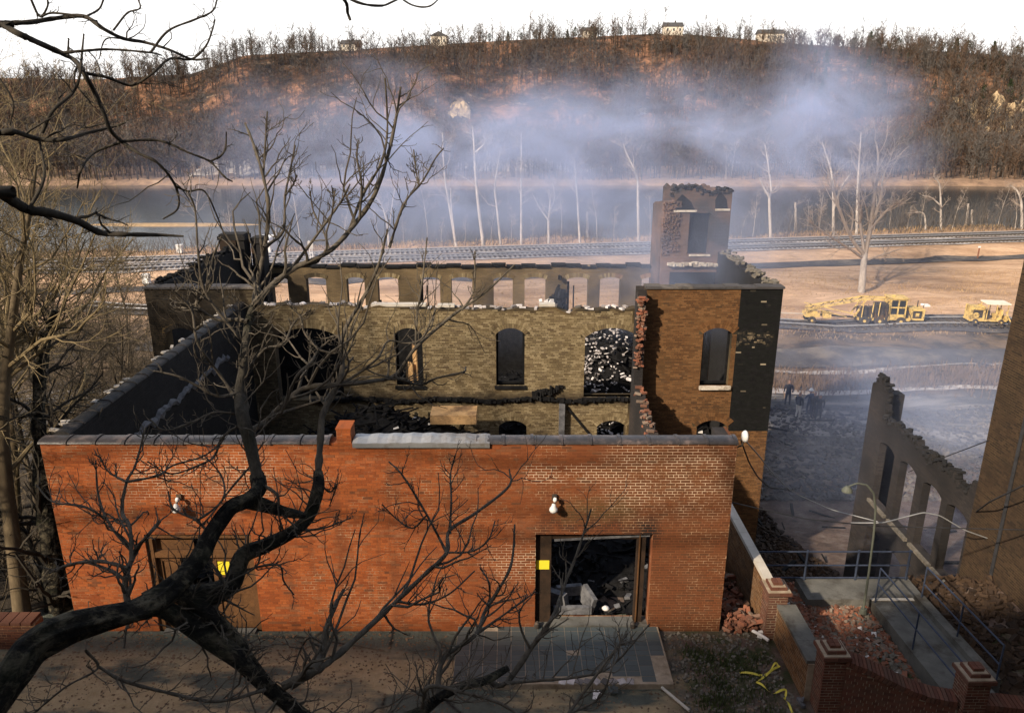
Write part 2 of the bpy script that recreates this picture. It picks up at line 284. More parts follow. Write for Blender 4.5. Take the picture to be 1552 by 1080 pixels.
# ------------------------------------------------------------------ mesh helpers
class MB:
    """collects geometry, then links it as ONE mesh object"""
    def __init__(s): s.V, s.Q, s.T, s.n = [], [], [], 0
    def add(s, V, Q=None, T=None, m=0):
        V = np.asarray(V, float).reshape(-1, 3)
        if Q is not None and len(Q): s.Q.append((np.asarray(Q, np.int64).reshape(-1, 4) + s.n, m))
        if T is not None and len(T): s.T.append((np.asarray(T, np.int64).reshape(-1, 3) + s.n, m))
        s.V.append(V); s.n += len(V); return s
    CQ = np.array([[0, 3, 2, 1], [4, 5, 6, 7], [0, 1, 5, 4], [1, 2, 6, 5], [2, 3, 7, 6], [3, 0, 4, 7]])
    def hexes(s, C, m=0):             # C: (k, 8, 3) corners (bottom loop 0-3, top loop 4-7)
        C = np.asarray(C, float).reshape(-1, 8, 3); k = len(C)
        return s.add(C.reshape(-1, 3), (s.CQ[None] + (np.arange(k) * 8)[:, None, None]).reshape(-1, 4), m=m)
    def box(s, x0, x1, y0, y1, z0, z1, m=0):
        return s.hexes([[(x0, y0, z0), (x1, y0, z0), (x1, y1, z0), (x0, y1, z0), (x0, y0, z1), (x1, y0, z1), (x1, y1, z1), (x0, y1, z1)]], m)
    def boxes(s, lo, hi, m=0):        # arrays (k,3)
        lo, hi = np.asarray(lo, float), np.asarray(hi, float)
        sel = np.array([(0, 0, 0), (1, 0, 0), (1, 1, 0), (0, 1, 0), (0, 0, 1), (1, 0, 1), (1, 1, 1), (0, 1, 1)])
        return s.hexes(lo[:, None, :] * (1 - sel) + hi[:, None, :] * sel, m)
    def rboxes(s, cen, half, rot, m=0):   # centres (k,3), half sizes (k,3), rotation matrices (k,3,3)
        sel = np.array([(-1, -1, -1), (1, -1, -1), (1, 1, -1), (-1, 1, -1), (-1, -1, 1), (1, -1, 1), (1, 1, 1), (-1, 1, 1)], float)
        loc = sel[None] * np.asarray(half, float)[:, None, :]
        return s.hexes(np.einsum('kij,knj->kni', rot, loc) + np.asarray(cen, float)[:, None, :], m)
    def beam(s, p, q, w, h, m=0):
        p, q = np.asarray(p, float), np.asarray(q, float)
        d = q - p; L = np.linalg.norm(d); d /= L
        up = np.array([0, 0, 1.0]) if abs(d[2]) < 0.95 else np.array([0, 1.0, 0])
        a = np.cross(d, up); a /= np.linalg.norm(a); b = np.cross(a, d)
        return s.rboxes([(p + q) / 2], [(L / 2, w / 2, h / 2)], np.stack([d, a, b], 1)[None], m)
    def tubes(s, P, Rr, k=5, m=0, cap=False):  # P (M,N,3), Rr (M,N)
        P = np.asarray(P, float); Rr = np.asarray(Rr, float)
        if P.ndim == 2: P, Rr = P[None], Rr[None]
        Mn, N, _ = P.shape
        T = np.gradient(P, axis=1); T /= np.linalg.norm(T, axis=2, keepdims=True) + 1e-9
        mean = np.abs(T.mean(1)); ref = np.eye(3)[np.argmin(mean, 1)][:, None, :]
        A = np.cross(T, ref); A /= np.linalg.norm(A, axis=2, keepdims=True) + 1e-9
        B = np.cross(T, A)
        th = np.arange(k) / k * 2 * math.pi
        ring = A[:, :, None, :] * np.cos(th)[None, None, :, None] + B[:, :, None, :] * np.sin(th)[None, None, :, None]
        V = P[:, :, None, :] + ring * Rr[:, :, None, None]
        i = np.arange(Mn)[:, None, None] * N * k + np.arange(N - 1)[None, :, None] * k
        j = np.arange(k)[None, None, :]; j2 = (j + 1) % k
        Q = np.stack([i + j, i + j2, i + k + j2, i + k + j], -1).reshape(-1, 4)
        s.add(V.reshape(-1, 3), Q, m=m)
        if cap:
            for q in range(Mn):
                for row, order in ((0, 1), (N - 1, -1)):
                    c = P[q, row]; Vr = V[q, row]
                    s.add(np.vstack([c[None], Vr]), T=[(0, 1 + (a + 1) % k, 1 + a) if order == 1 else (0, 1 + a, 1 + (a + 1) % k) for a in range(k)], m=m)
        return s
    def tube(s, pts, r, k=8, m=0, cap=True):
        pts = np.asarray(pts, float)
        rr = np.full(len(pts), r) if np.isscalar(r) else np.asarray(r, float)
        return s.tubes(pts[None], rr[None], k, m, cap)
    def lathe(s, c, prof, axis='z', k=16, m=0):     # prof: [(r, h)...]
        th = np.arange(k) / k * 2 * math.pi
        V = []
        for r, h in prof:
            for a in th:
                p = (r * math.cos(a), r * math.sin(a), h)
                if axis == 'x': p = (p[2], p[0], p[1])
                if axis == 'y': p = (p[0], p[2], p[1])
                V.append((p[0] + c[0], p[1] + c[1], p[2] + c[2]))
        Q = [(i * k + j, i * k + (j + 1) % k, (i + 1) * k + (j + 1) % k, (i + 1) * k + j) for i in range(len(prof) - 1) for j in range(k)]
        return s.add(V, Q, m=m)
    def mesh(s, name, mats, smooth=False):
        me = bpy.data.meshes.new(name)
        V = np.vstack(s.V) if s.V else np.zeros((0, 3))
        loops, starts, tot, mi = [], [], [], []
        pos = 0
        for lst, k in ((s.Q, 4), (s.T, 3)):
            for F, m in lst:
                loops.append(F.ravel()); starts.append(pos + np.arange(len(F)) * k); mi.append(np.full(len(F), m)); pos += F.size
        loops, starts, mi = np.concatenate(loops), np.concatenate(starts), np.concatenate(mi)
        me.vertices.add(len(V)); me.vertices.foreach_set('co', V.astype(np.float32).ravel())
        me.loops.add(len(loops)); me.loops.foreach_set('vertex_index', loops.astype(np.int32))
        me.polygons.add(len(starts)); me.polygons.foreach_set('loop_start', starts.astype(np.int32))
        me.polygons.foreach_set('material_index', mi.astype(np.int32))
        me.polygons.foreach_set('use_smooth', np.full(len(starts), bool(smooth)))
        for mm in (mats if isinstance(mats, (list, tuple)) else [mats]): me.materials.append(mm)
        me.update(calc_edges=True); me.validate()
        return me
    def build(s, name, mats, parent=None, smooth=False, kind=None):
        o = bpy.data.objects.new(name, s.mesh(name, mats, smooth)); COL.objects.link(o)
        if parent is not None:
            o.parent = parent
            o.matrix_parent_inverse = Matrix.Translation(-world_loc(parent))
        if kind: o['kind'] = kind
        return o
def world_loc(o):
    v = Vector(o.location)
    return v if o.parent is None else v + o.matrix_parent_inverse.translation + world_loc(o.parent)
def tag(o, label=None, cat=None, group=None, kind=None):
    if label: o['label'] = label
    if cat: o['category'] = cat
    if group: o['group'] = group
    if kind: o['kind'] = kind
    return o
def thing(name, label, cat, loc=(0, 0, 0), group=None):
    o = bpy.data.objects.new(name, None); COL.objects.link(o); o.location = tuple(float(c) for c in loc)
    o.empty_display_size = 0.3
    return tag(o, label, cat, group)
def placed(mb, name, mats, root, smooth=False):     # mesh built in the root's LOCAL frame
    o = bpy.data.objects.new(name, mb.mesh(name, mats, smooth)); COL.objects.link(o); o.parent = root; return o
def copy_tree(o, loc=None, rz=None, label=None, scale=None):
    c = o.copy(); COL.objects.link(c)
    for ch in o.children:
        d = ch.copy(); COL.objects.link(d); d.parent = c
        for g in ch.children:
            e = g.copy(); COL.objects.link(e); e.parent = d
    if loc is not None: c.location = tuple(float(v) for v in loc)
    if rz is not None: c.rotation_euler = (0, 0, rz)
    if scale is not None: c.scale = scale if not np.isscalar(scale) else (scale,) * 3
    if label: c['label'] = label
    return c
def rand_rot(k, tilt=math.pi):
    a = rng.uniform(0, 2 * math.pi, k); ax = rng.normal(size=(k, 3)); ax /= np.linalg.norm(ax, axis=1, keepdims=True)
    ang = rng.uniform(-tilt, tilt, k)
    K = np.zeros((k, 3, 3)); K[:, 0, 1], K[:, 0, 2], K[:, 1, 0], K[:, 1, 2], K[:, 2, 0], K[:, 2, 1] = -ax[:, 2], ax[:, 1], ax[:, 2], -ax[:, 0], -ax[:, 1], ax[:, 0]
    I = np.eye(3)[None]
    Rm = I + np.sin(ang)[:, None, None] * K + (1 - np.cos(ang))[:, None, None] * (K @ K)
    Z = np.zeros((k, 3, 3)); Z[:, 0, 0] = np.cos(a); Z[:, 0, 1] = -np.sin(a); Z[:, 1, 0] = np.sin(a); Z[:, 1, 1] = np.cos(a); Z[:, 2, 2] = 1
    return Z @ Rm if tilt >= 3 else Rm @ Z
def smoothstep(a, b, x):
    t = np.clip((np.asarray(x, float) - a) / (b - a), 0, 1); return t * t * (3 - 2 * t)
_g = np.random.default_rng(3).normal(size=(64, 64))
def vnoise(x, y):                      # smooth value noise, arrays
    x, y = np.asarray(x, float), np.asarray(y, float)
    xi, yi = np.floor(x).astype(int), np.floor(y).astype(int); fx, fy = x - xi, y - yi
    fx, fy = fx * fx * (3 - 2 * fx), fy * fy * (3 - 2 * fy)
    g = lambda a, b: _g[a % 64, b % 64]
    return (g(xi, yi) * (1 - fx) + g(xi + 1, yi) * fx) * (1 - fy) + (g(xi, yi + 1) * (1 - fx) + g(xi + 1, yi + 1) * fx) * fy
def fbm(x, y, o=4):
    s, a = 0, 1.0
    for i in range(o): s = s + a * vnoise(x * 2 ** i + 13.7 * i, y * 2 ** i + 5.1 * i); a *= 0.5
    return s

# ------------------------------------------------------------------ ground, hill, river
RIDGE_Y = 430.0
ridge_px = [(-900, 150), (-400, 140), (0, 118), (150, 120), (290, 112), (370, 84), (520, 76), (680, 66), (800, 60), (900, 55), (1020, 50), (1100, 57), (1200, 66), (1300, 72), (1400, 76), (1552, 86), (2000, 110), (2600, 170)]
_rp = np.array([atY(u, v, RIDGE_Y) for u, v in ridge_px])
def ridge_z(x): return np.interp(x, _rp[:, 0], _rp[:, 2])
FIELD = -7.5
def track_y(x): return 96.5 + 0.168 * x
def height(x, y):
    x, y = np.asarray(x, float), np.asarray(y, float)
    # general fall from the yard to the field
    fall = FIELD * smoothstep(15.0, 36.0, y)
    right = np.where(x > 4.4, np.where(y < 16.6, np.minimum(-0.25 * smoothstep(14.4, 15.6, y), -0.36 * smoothstep(6.0, 6.3, x) * smoothstep(11.7, 12.4, y)), -0.25 - 4.6 * smoothstep(16.6, 18.2, y) - 2.65 * smoothstep(20, 34, y)), fall)
    left = np.where(x < -9.45, FIELD * smoothstep(14.8, 30.0, y), right)
    z = np.where((x > -9.45) & (x < 4.4) & (y < 26.2), -1.5 * smoothstep(20.0, 22.0, y), left)
    z = np.where((x > -12.5) & (x < 9.2) & (y > 26.2) & (y < 35.3), -6.3, z)
    z = z + 0.35 * fbm(x / 14, y / 14) * smoothstep(34, 42, y) * (1 - smoothstep(80, 90, y))
    # bluff the photographer stands on
    # (unseen slope rising on behind the camera, crest shaped to shade the yard)
    crest = 20.9 + 2.6 * smoothstep(-16.5, -13, x)
    bl = np.minimum(np.clip(9.2 - y, 0, 9.4) * 0.98 + np.clip(-0.2 - y, 0, 3) * 0.05 + np.clip(-3.2 - y, 0, 40) * 2.6, crest + np.clip(-8 - y, 0, 400) * 0.10)
    z = np.where(y < 9.2, bl + 0.10 * fbm(x / 1.7, y / 1.7, 3) * smoothstep(9.2, 7.5, y), z)
    # railway embankment, river bed
    d = y - track_y(x)
    z = z + 0.9 * smoothstep(9, 5.5, np.abs(d))
    z = np.where(d > 8, FIELD + (-13.2 - FIELD) * smoothstep(13, 34, d) + 0.25 * fbm(x / 7, y / 7) * smoothstep(34, 20, d), z)
    # far bank, terrace, hill
    far = 224 + 3 * vnoise(x / 30, 0 * x + 3.3)
    z = np.where(y > 190, np.maximum(z, -13.2 + 3.6 * smoothstep(far - 4, far + 5, y) + 2.0 * smoothstep(far + 5, far + 40, y)), z)
    t = np.clip((y - 266) / (RIDGE_Y - 266), 0, 1)
    hill = -7.6 + (ridge_z(x * RIDGE_Y / np.maximum(y, 200)) + 7.6) * (0.62 * t + 0.38 * smoothstep(0, 1, t)) 
    hill = hill + (3.0 * fbm(x / 38, y / 50, 4) * np.sin(np.clip(t, 0, 1) * math.pi)) + 0.6 * fbm(x / 9, y / 9, 3) * smoothstep(0, 0.1, t) * (1 - t)
    hill = hill - np.clip(y - RIDGE_Y, 0, 3000) * 0.22
    return np.where(y > 266, hill, z)
def hz(x, y): return float(height(np.array([x]), np.array([y]))[0])

def coords(*segs):
    a = []
    for lo, hi, st in segs: a += list(np.arange(lo, hi - 1e-6, st))
    return np.array(a + [segs[-1][1]])
gx = coords((-1500, -500, 125), (-500, -60, 6), (-60, -16, 1.4), (-16, 18, 0.33), (18, 60, 1.4), (60, 500, 6), (500, 1500, 125))
gx = np.unique(np.concatenate([gx, [-9.46, -9.44, 4.39, 4.41, -12.51, -12.49, 9.19, 9.21]]))
def grid(name, gx, gy, mat):
    X, Y = np.meshgrid(gx, gy); Z = height(X, Y)
    nx, ny = len(gx), len(gy)
    i = (np.arange(ny - 1)[:, None] * nx + np.arange(nx - 1)[None, :]).ravel()
    Q = np.stack([i, i + 1, i + 1 + nx, i + nx], 1)
    o = MB().add(np.stack([X, Y, Z], -1).reshape(-1, 3), Q).build(name, mat, None, True, 'structure')
    return o

t = NT('ground_cover')
x, y, z = t.xyz()
straw = t.ramp(t.noise(0.10, 8, 0.7, t.scaled((0.55, 2.2, 1))), [(0.25, (0.13, 0.085, 0.058)), (0.42, (0.42, 0.27, 0.165)), (0.60, (0.66, 0.455, 0.30)), (0.75, (0.33, 0.215, 0.135))])
straw = t.mix(0.7, straw, t.ramp(t.noise(1.1, 7, 0.75, t.scaled((0.5, 1.8, 1))), [(0.3, (0.55, 0.5, 0.47)), (0.7, (1.3, 1.25, 1.2))]), 'MULTIPLY')
dirt = t.ramp(t.noise(0.20, 9, 0.74, t.scaled((0.32, 2.0, 1)), 0.3), [(0.36, (0.030, 0.029, 0.029)), (0.48, (0.080, 0.075, 0.070)), (0.56, (0.24, 0.215, 0.195)), (0.75, (0.40, 0.37, 0.34))])
wob = t.math('MULTIPLY', t.math('SUBTRACT', t.noise(0.09, 6, 0.65), 0.5), 16.0)
yw = t.math('ADD', y, wob)
field = t.mix(t.step(yw, 62, 68), t.mix(t.step(yw, 49.5, 51), dirt, t.mix(t.step(t.noise(0.35, 6, 0.7), 0.42, 0.6), (0.045, 0.038, 0.032), (0.19, 0.13, 0.08))), straw)
brush = t.ramp(t.noise(0.9, 8, 0.75), [(0.3, (0.024, 0.019, 0.014)), (0.55, (0.065, 0.050, 0.034)), (0.75, (0.12, 0.092, 0.062))])
court = t.ramp(t.noise(1.7, 9, 0.75), [(0.3, (0.035, 0.030, 0.026)), (0.5, (0.13, 0.085, 0.065)), (0.7, (0.21, 0.17, 0.14))])
slope = t.mix(t.step(x, -2, 3), brush, court)
c = t.mix(t.step(yw, 36, 43), slope, field)
asph = t.ramp(t.noise(2.2, 9, 0.75), [(0.3, (0.060, 0.068, 0.056)), (0.7, (0.125, 0.135, 0.112))])
ck = t.n('ShaderNodeTexVoronoi', {'Vector': t.pos(), 'Scale': 0.42}, feature='DISTANCE_TO_EDGE').outputs['Distance']
ck = t.math('MULTIPLY', t.step(t.math('ADD', ck, t.math('MULTIPLY', t.noise(5, 5, .7), .05)), 0.042, 0.028), t.step(t.noise(0.8), 0.45, 0.55))
asph = t.mix(ck, asph, (0.02, 0.019, 0.017))
asph = t.mix(t.step(t.noise(55, 3, 0.6), 0.66, 0.72), asph, (0.20, 0.18, 0.15))
sand = t.ramp(t.noise(3, 7, 0.7), [(0.3, (0.32, 0.24, 0.13)), (0.7, (0.46, 0.35, 0.21))])
sm = t.math('MULTIPLY', t.step(t.noise(0.55, 7, 0.6, t.scaled((0.5, 1.3, 1))), 0.44, 0.52), t.step(y, 13.9, 13.2))
yard = t.mix(sm, asph, sand)
weedy = t.mix(t.step(t.noise(1.6, 6), 0.44, 0.6), court, (0.045, 0.052, 0.02))
yard = t.mix(t.step(t.math('ADD', x, t.math('MULTIPLY', t.noise(1.1), 1.6)), 3.6, 4.6), yard, weedy)
bluffc = t.ramp(t.noise(2.0, 8, 0.7), [(0.3, (0.04, 0.03, 0.02)), (0.7, (0.14, 0.10, 0.06))])
yard = t.mix(t.step(y, 9.4, 8.8), yard, bluffc)
c = t.mix(t.step(y, 14.9, 15.1), yard, c)
bank = t.ramp(t.noise(0.25, 8, 0.7), [(0.3, (0.09, 0.06, 0.045)), (0.6, (0.34, 0.22, 0.14)), (0.8, (0.46, 0.33, 0.22))])
c = t.mix(t.step(y, 112, 124), c, bank)
c = t.mix(t.step(z, -10.7, -11.3), c, (0.03, 0.03, 0.025))
M['ground'] = t.finish(c, 0.95, t.bump(t.math('ADD', t.noise(1.5, 8, 0.7), t.math('MULTIPLY', t.noise(14, 5, 0.7), 0.25)), 0.7, 0.25))

t = NT('leaf_litter_hillside')
n1 = t.noise(0.035, 9, 0.72, t.scaled((1, 0.5, 1.6)))
c = t.ramp(n1, [(0.34, (0.016, 0.014, 0.011)), (0.45, (0.040, 0.030, 0.021)), (0.51, (0.13, 0.070, 0.038)), (0.58, (0.38, 0.20, 0.115)), (0.68, (0.10, 0.066, 0.045))])
c = t.mix(0.8, c, t.ramp(t.noise(0.4, 8, 0.75), [(0.3, (0.35, 0.33, 0.32)), (0.7, (1.5, 1.4, 1.3))]), 'MULTIPLY')
c = t.mix(t.math('MULTIPLY', t.step(t.noise(0.085, 6, 0.65, None, 0.6), 0.58, 0.66), t.step(t.xyz()[2], -4, 4)), c, t.ramp(t.noise(0.9, 6, 0.7), [(0.35, (0.11, 0.07, 0.045)), (0.6, (0.34, 0.23, 0.155))]))
M['hill'] = t.finish(c, 0.95, t.bump(t.noise(0.5, 8, 0.75), 1.0, 1.5))
grid('ground', gx, coords((-400, -60, 40), (-60, -1, 2), (-1, 40, 0.33), (40, 124, 1.2), (124, 258, 3), ), M['ground'])
grid('hillside', coords((-1500, -500, 125), (-500, 500, 4), (500, 1500, 125)), coords((258, 440, 3), (440, 600, 10), (600, 3000, 200)), M['hill'])
t = NT('river_water')
nz = t.noise(1.0, 4, 0.6, t.scaled((0.10, 0.5, 1)))
M['water'] = t.finish(t.ramp(t.noise(0.02, 4), [(0.3, (0.016, 0.024, 0.030)), (0.7, (0.026, 0.032, 0.032))]), 0.16, t.bump(nz, 0.14, 0.12), spec=0.3)
MB().add([(-1500, 100, -11), (1500, 100, -11), (1500, 245, -11), (-1500, 245, -11)], [(0, 1, 2, 3)]).build('river', M['water'], None, False, 'structure')

def strip(name, pts, width, lift, mat, step=1.0, kind='structure'):
    """a ribbon that follows the ground along a polyline"""
    pts = np.asarray(pts, float); seg = np.linalg.norm(np.diff(pts, axis=0), axis=1); s = np.concatenate([[0], np.cumsum(seg)])
    q = np.linspace(0, s[-1], int(s[-1] / step) + 2)
    P = np.stack([np.interp(q, s, pts[:, 0]), np.interp(q, s, pts[:, 1])], 1)
    T = np.gradient(P, axis=0); T /= np.linalg.norm(T, axis=1, keepdims=True); Nn = np.stack([-T[:, 1], T[:, 0]], 1)
    k = 5; V = []
    for f in np.linspace(-0.5, 0.5, k):
        e = P + Nn * (f * (width + 0.5 * vnoise(q / 4, q * 0 + f * 9))[:, None]); V.append(np.stack([e[:, 0], e[:, 1], height(e[:, 0], e[:, 1]) + lift], 1))
    V = np.stack(V, 1); n = len(q)
    i = (np.arange(n - 1)[:, None] * k + np.arange(k - 1)[None]).ravel()
    return MB().add(V.reshape(-1, 3), np.stack([i, i + k, i + k + 1, i + 1], 1)).build(name, mat, None, True, kind)

# ------------------------------------------------------------------ brick walls
def arch_half(op, z):                 # half width of an opening at height z (0 outside)
    a0, a1, zs, zt, rise = op[:5]; hw = (a1 - a0) / 2
    if z < zs or z >= zt: return 0.0
    if z <= zt - rise or rise <= 0: return hw
    Rr = (hw * hw + rise * rise) / (2 * rise)
    return math.sqrt(max(Rr * Rr - (z - (zt - Rr)) ** 2, 0))
def arch_z(op, a):
    a0, a1, zs, zt, rise = op[:5]; hw = (a1 - a0) / 2
    if rise <= 0: return zt
    Rr = (hw * hw + rise * rise) / (2 * rise)
    return zt - Rr + math.sqrt(max(Rr * Rr - (a - (a0 + a1) / 2) ** 2, 0))
def to_world(axis, f, sgn, a, z, d):  # d = distance behind the face
    return (a, f + sgn * d, z) if axis == 'x' else (f + sgn * d, a, z)
def wall_core(mb, axis, f, sgn, t, a0, a1, z0, ztop, ops=(), m=0, brk=()):
    """solid wall with openings; ztop is a number or a function of a"""
    zt = ztop if callable(ztop) else (lambda a: ztop)
    cuts = {a0, a1} | {b for b in brk if a0 < b < a1}
    for op in ops:
        n = 6 if op[4] > 0 else 1
        cuts |= {op[0] + (op[1] - op[0]) * i / n for i in range(n + 1)}
    cuts = sorted(c for c in cuts if a0 <= c <= a1)
    C = []
    for p, q in zip(cuts[:-1], cuts[1:]):
        if q - p < 1e-4: continue
        mid = (p + q) / 2
        e = 1e-4
        lo = [(z0, z0)]; spans = []
        cur = (z0, z0)
        for op in sorted([o for o in ops if o[0] <= mid <= o[1]], key=lambda o: o[2]):
            if op[2] > cur[0]: spans.append((cur, (op[2], op[2])))
            cur = (arch_z(op, p), arch_z(op, q))
        top = (zt(p + e), zt(q - e))
        if top[0] > cur[0] + 1e-3 or top[1] > cur[1] + 1e-3: spans.append((cur, (max(top[0], cur[0]), max(top[1], cur[1]))))
        for (b0, b1), (t0, t1) in spans:
            w_ = lambda a, z, d: to_world(axis, f, sgn, a, z, d)
            C.append([w_(p, b0, 0), w_(q, b1, 0), w_(q, b1, t), w_(p, b0, t), w_(p, t0, 0), w_(q, t1, 0), w_(q, t1, t), w_(p, t0, t)])
    return mb.hexes(C, m)
def brick_list(a0, a1, z0, ztop, ops=(), L=0.205, H=0.0635, J=0.011, ring=0.16, ragged=0.0, skip=None, seed=1):
    """[(a0,a1,z0,z1,proud)...] running bond with a header course every sixth"""
    zt = ztop if callable(ztop) else (lambda a: ztop)
    rr = random.Random(seed); out = []
    zmax = max(zt(a0 + (a1 - a0) * i / 40.0) for i in range(41)); k = 0
    big = [(o[0] - (ring if o[4] > 0 else 0), o[1] + (ring if o[4] > 0 else 0), o[3] - o[4], o[3] + (ring if o[4] > 0 else 0), o[4]) for o in ops]
    while z0 + (k + 1) * H <= zmax + 0.03:
        zb, zm = z0 + k * H, z0 + (k + 0.5) * H
        l = L / 2 if k % 6 == 5 else L
        cutsI = []
        for o, bgo in zip(ops, big):
            c = (o[0] + o[1]) / 2; h = arch_half(o, zm)
            if o[4] > 0 and zm > bgo[2]:
                h = max(h, arch_half((bgo[0], bgo[1], bgo[2], bgo[3], bgo[4]), zm))
            if h > 0: cutsI.append((c - h, c + h))
        a = a0 - (l / 2 if k % 2 else 0)
        while a < a1:
            s, e = max(a, a0) + J / 2, min(a + l, a1) - J / 2; a += l
            segs = [(s, e)]
            for c0, c1 in cutsI:
                nx = []
                for u0, u1 in segs:
                    if c1 <= u0 or c0 >= u1: nx.append((u0, u1)); continue
                    if c0 - u0 > 0.03: nx.append((u0, c0 - 0.003))
                    if u1 - c1 > 0.03: nx.append((c1 + 0.003, u1))
                segs = nx
            for u0, u1 in segs:
                if u1 - u0 < 0.02: continue
                if zb + H > zt((u0 + u1) / 2) + 0.02 - (rr.random() * ragged): continue
                if skip and skip((u0 + u1) / 2, zm): continue
                out.append((u0, u1, zb + J / 2, zb + H - J / 2, 0.001 + rr.random() * 0.0038))
        k += 1
    return out
def bricks_to(mb, axis, f, sgn, lst, depth=0.05, m=0, mfun=None):
    if not lst: return mb
    A = np.array([b[:5] for b in lst]); k = len(A)
    lo, hi = np.empty((k, 3)), np.empty((k, 3))
    near, far_ = f - sgn * A[:, 4], np.full(k, f + sgn * depth)
    da, dn = (0, 1) if axis == 'x' else (1, 0)
    lo[:, da], hi[:, da] = A[:, 0], A[:, 1]; lo[:, 2], hi[:, 2] = A[:, 2], A[:, 3]
    lo[:, dn], hi[:, dn] = np.minimum(near, far_), np.maximum(near, far_)
    if mfun is None: return mb.boxes(lo, hi, m)
    mm = np.array([mfun((b[0] + b[1]) / 2, (b[2] + b[3]) / 2) for b in lst])
    for v in np.unique(mm): mb.boxes(lo[mm == v], hi[mm == v], int(v))
    return mb
def arch_bricks(mb, axis, f, sgn, op, ring=0.16, rows=1, m=0, proud=0.012):
    a0, a1, zs, zt, rise = op[:5]; hw = (a1 - a0) / 2; Rr = (hw * hw + rise * rise) / (2 * rise); c = (a0 + a1) / 2; zc = zt - Rr
    th0 = math.asin(min(1, hw / Rr)) * 1.04
    for r in range(rows):
        r0 = Rr + 0.004 + r * (ring + 0.008); n = max(5, int(2 * th0 * r0 / 0.075)); C = []
        for i in range(n):
            t0, t1 = -th0 + 2 * th0 * (i + 0.06) / n, -th0 + 2 * th0 * (i + 0.94) / n
            p = proud + random.random() * 0.006
            w_ = lambda th, q, d: to_world(axis, f, sgn, c + q * math.sin(th), zc + q * math.cos(th), d)
            r1 = r0 + ring
            C.append([w_(t0, r0, -p), w_(t1, r0, -p), w_(t1, r0, 0.05), w_(t0, r0, 0.05), w_(t0, r1, -p), w_(t1, r1, -p), w_(t1, r1, 0.05), w_(t0, r1, 0.05)])
        mb.hexes(C, m)
_bm_cache = {}
def single_bricks(lst, axis, f, sgn, mat, parent, depth=0.05):
    """separate brick objects sharing meshes by size"""
    pl = world_loc(parent)
    for (u0, u1, z0, z1, p) in lst:
        key = (round(u1 - u0, 3), round(z1 - z0, 3), axis, sgn, mat.name)
        if key not in _bm_cache:
            hw, hh = (u1 - u0) / 2, (z1 - z0) / 2
            mb = MB()
            d0, d1 = (0.0, depth) if sgn > 0 else (-depth, 0.0)
            if axis == 'x': mb.box(-hw, hw, d0, d1, -hh, hh)
            else: mb.box(d0, d1, -hw, hw, -hh, hh)
            _bm_cache[key] = mb.mesh('brick', mat)
        o = bpy.data.objects.new('brick', _bm_cache[key]); COL.objects.link(o); o.parent = parent
        q = Vector(to_world(axis, f, sgn, (u0 + u1) / 2, (z0 + z1) / 2, -p)) - pl
        o.location = q

# ================================================================== THE BURNED MILL (one building: front block, main block, stair tower)
FY, XL, XR, WT = 14.3, -9.55, 4.56, 4.5           # front wall plane, its ends, its top
MY, ML, MR, MT = 26.0, -12.67, 9.35, 5.0           # main block wall
RY = 35.4                                          # rear wall
mill = thing('burned_mill', 'roofless burned brick mill with an orange front wall, empty windows and a broken stair tower', 'burned building', (-2.5, FY, 0))

# --- front wall -----------------------------------------------------------------
doorL = (-7.75, -5.5, 0.0, 2.44, 0)
doorR = (0.50, 2.97, 0.15, 2.44, 0)
fops = [doorL, doorR]
fw = wall_core(MB(), 'x', FY, 1, 0.35, XL, XR, -1.0, WT, fops)
front = fw.build('front_wall', M['mortar'], mill)
bl = brick_list(XL, XR, 0.0, WT - 0.01, fops, seed=4)
bl.sort(key=lambda b: (abs(b[1] - b[0] - 0.194) > 0.01, b[2] > 1.6 or b[2] < 0.3, (b[0] * 7.3) % 1.0))
ind = [b for b in bl if abs((b[0] + b[1]) / 2 - 3.75) < 0.78 and 0.0 < b[2] < 2.2 and b[1] - b[0] > 0.18]
ind += [b for b in bl if -0.55 < (b[0] + b[1]) / 2 < 0.45 and 0.0 < b[2] < 1.9 and b[1] - b[0] > 0.18]
ind = ind[:300]; _s = set(ind)
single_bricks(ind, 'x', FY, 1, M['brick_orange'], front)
fb = MB(); bricks_to(fb, 'x', FY, 1, [b for b in bl if b not in _s])
# right return of the front wall, seen from the side only
bricks_to(fb, 'y', XR, -1, brick_list(FY + 0.005, FY + 0.9, -0.9, WT - 0.01, seed=8))
fb.build('brickwork', M['brick_orange'], front, kind='stuff')
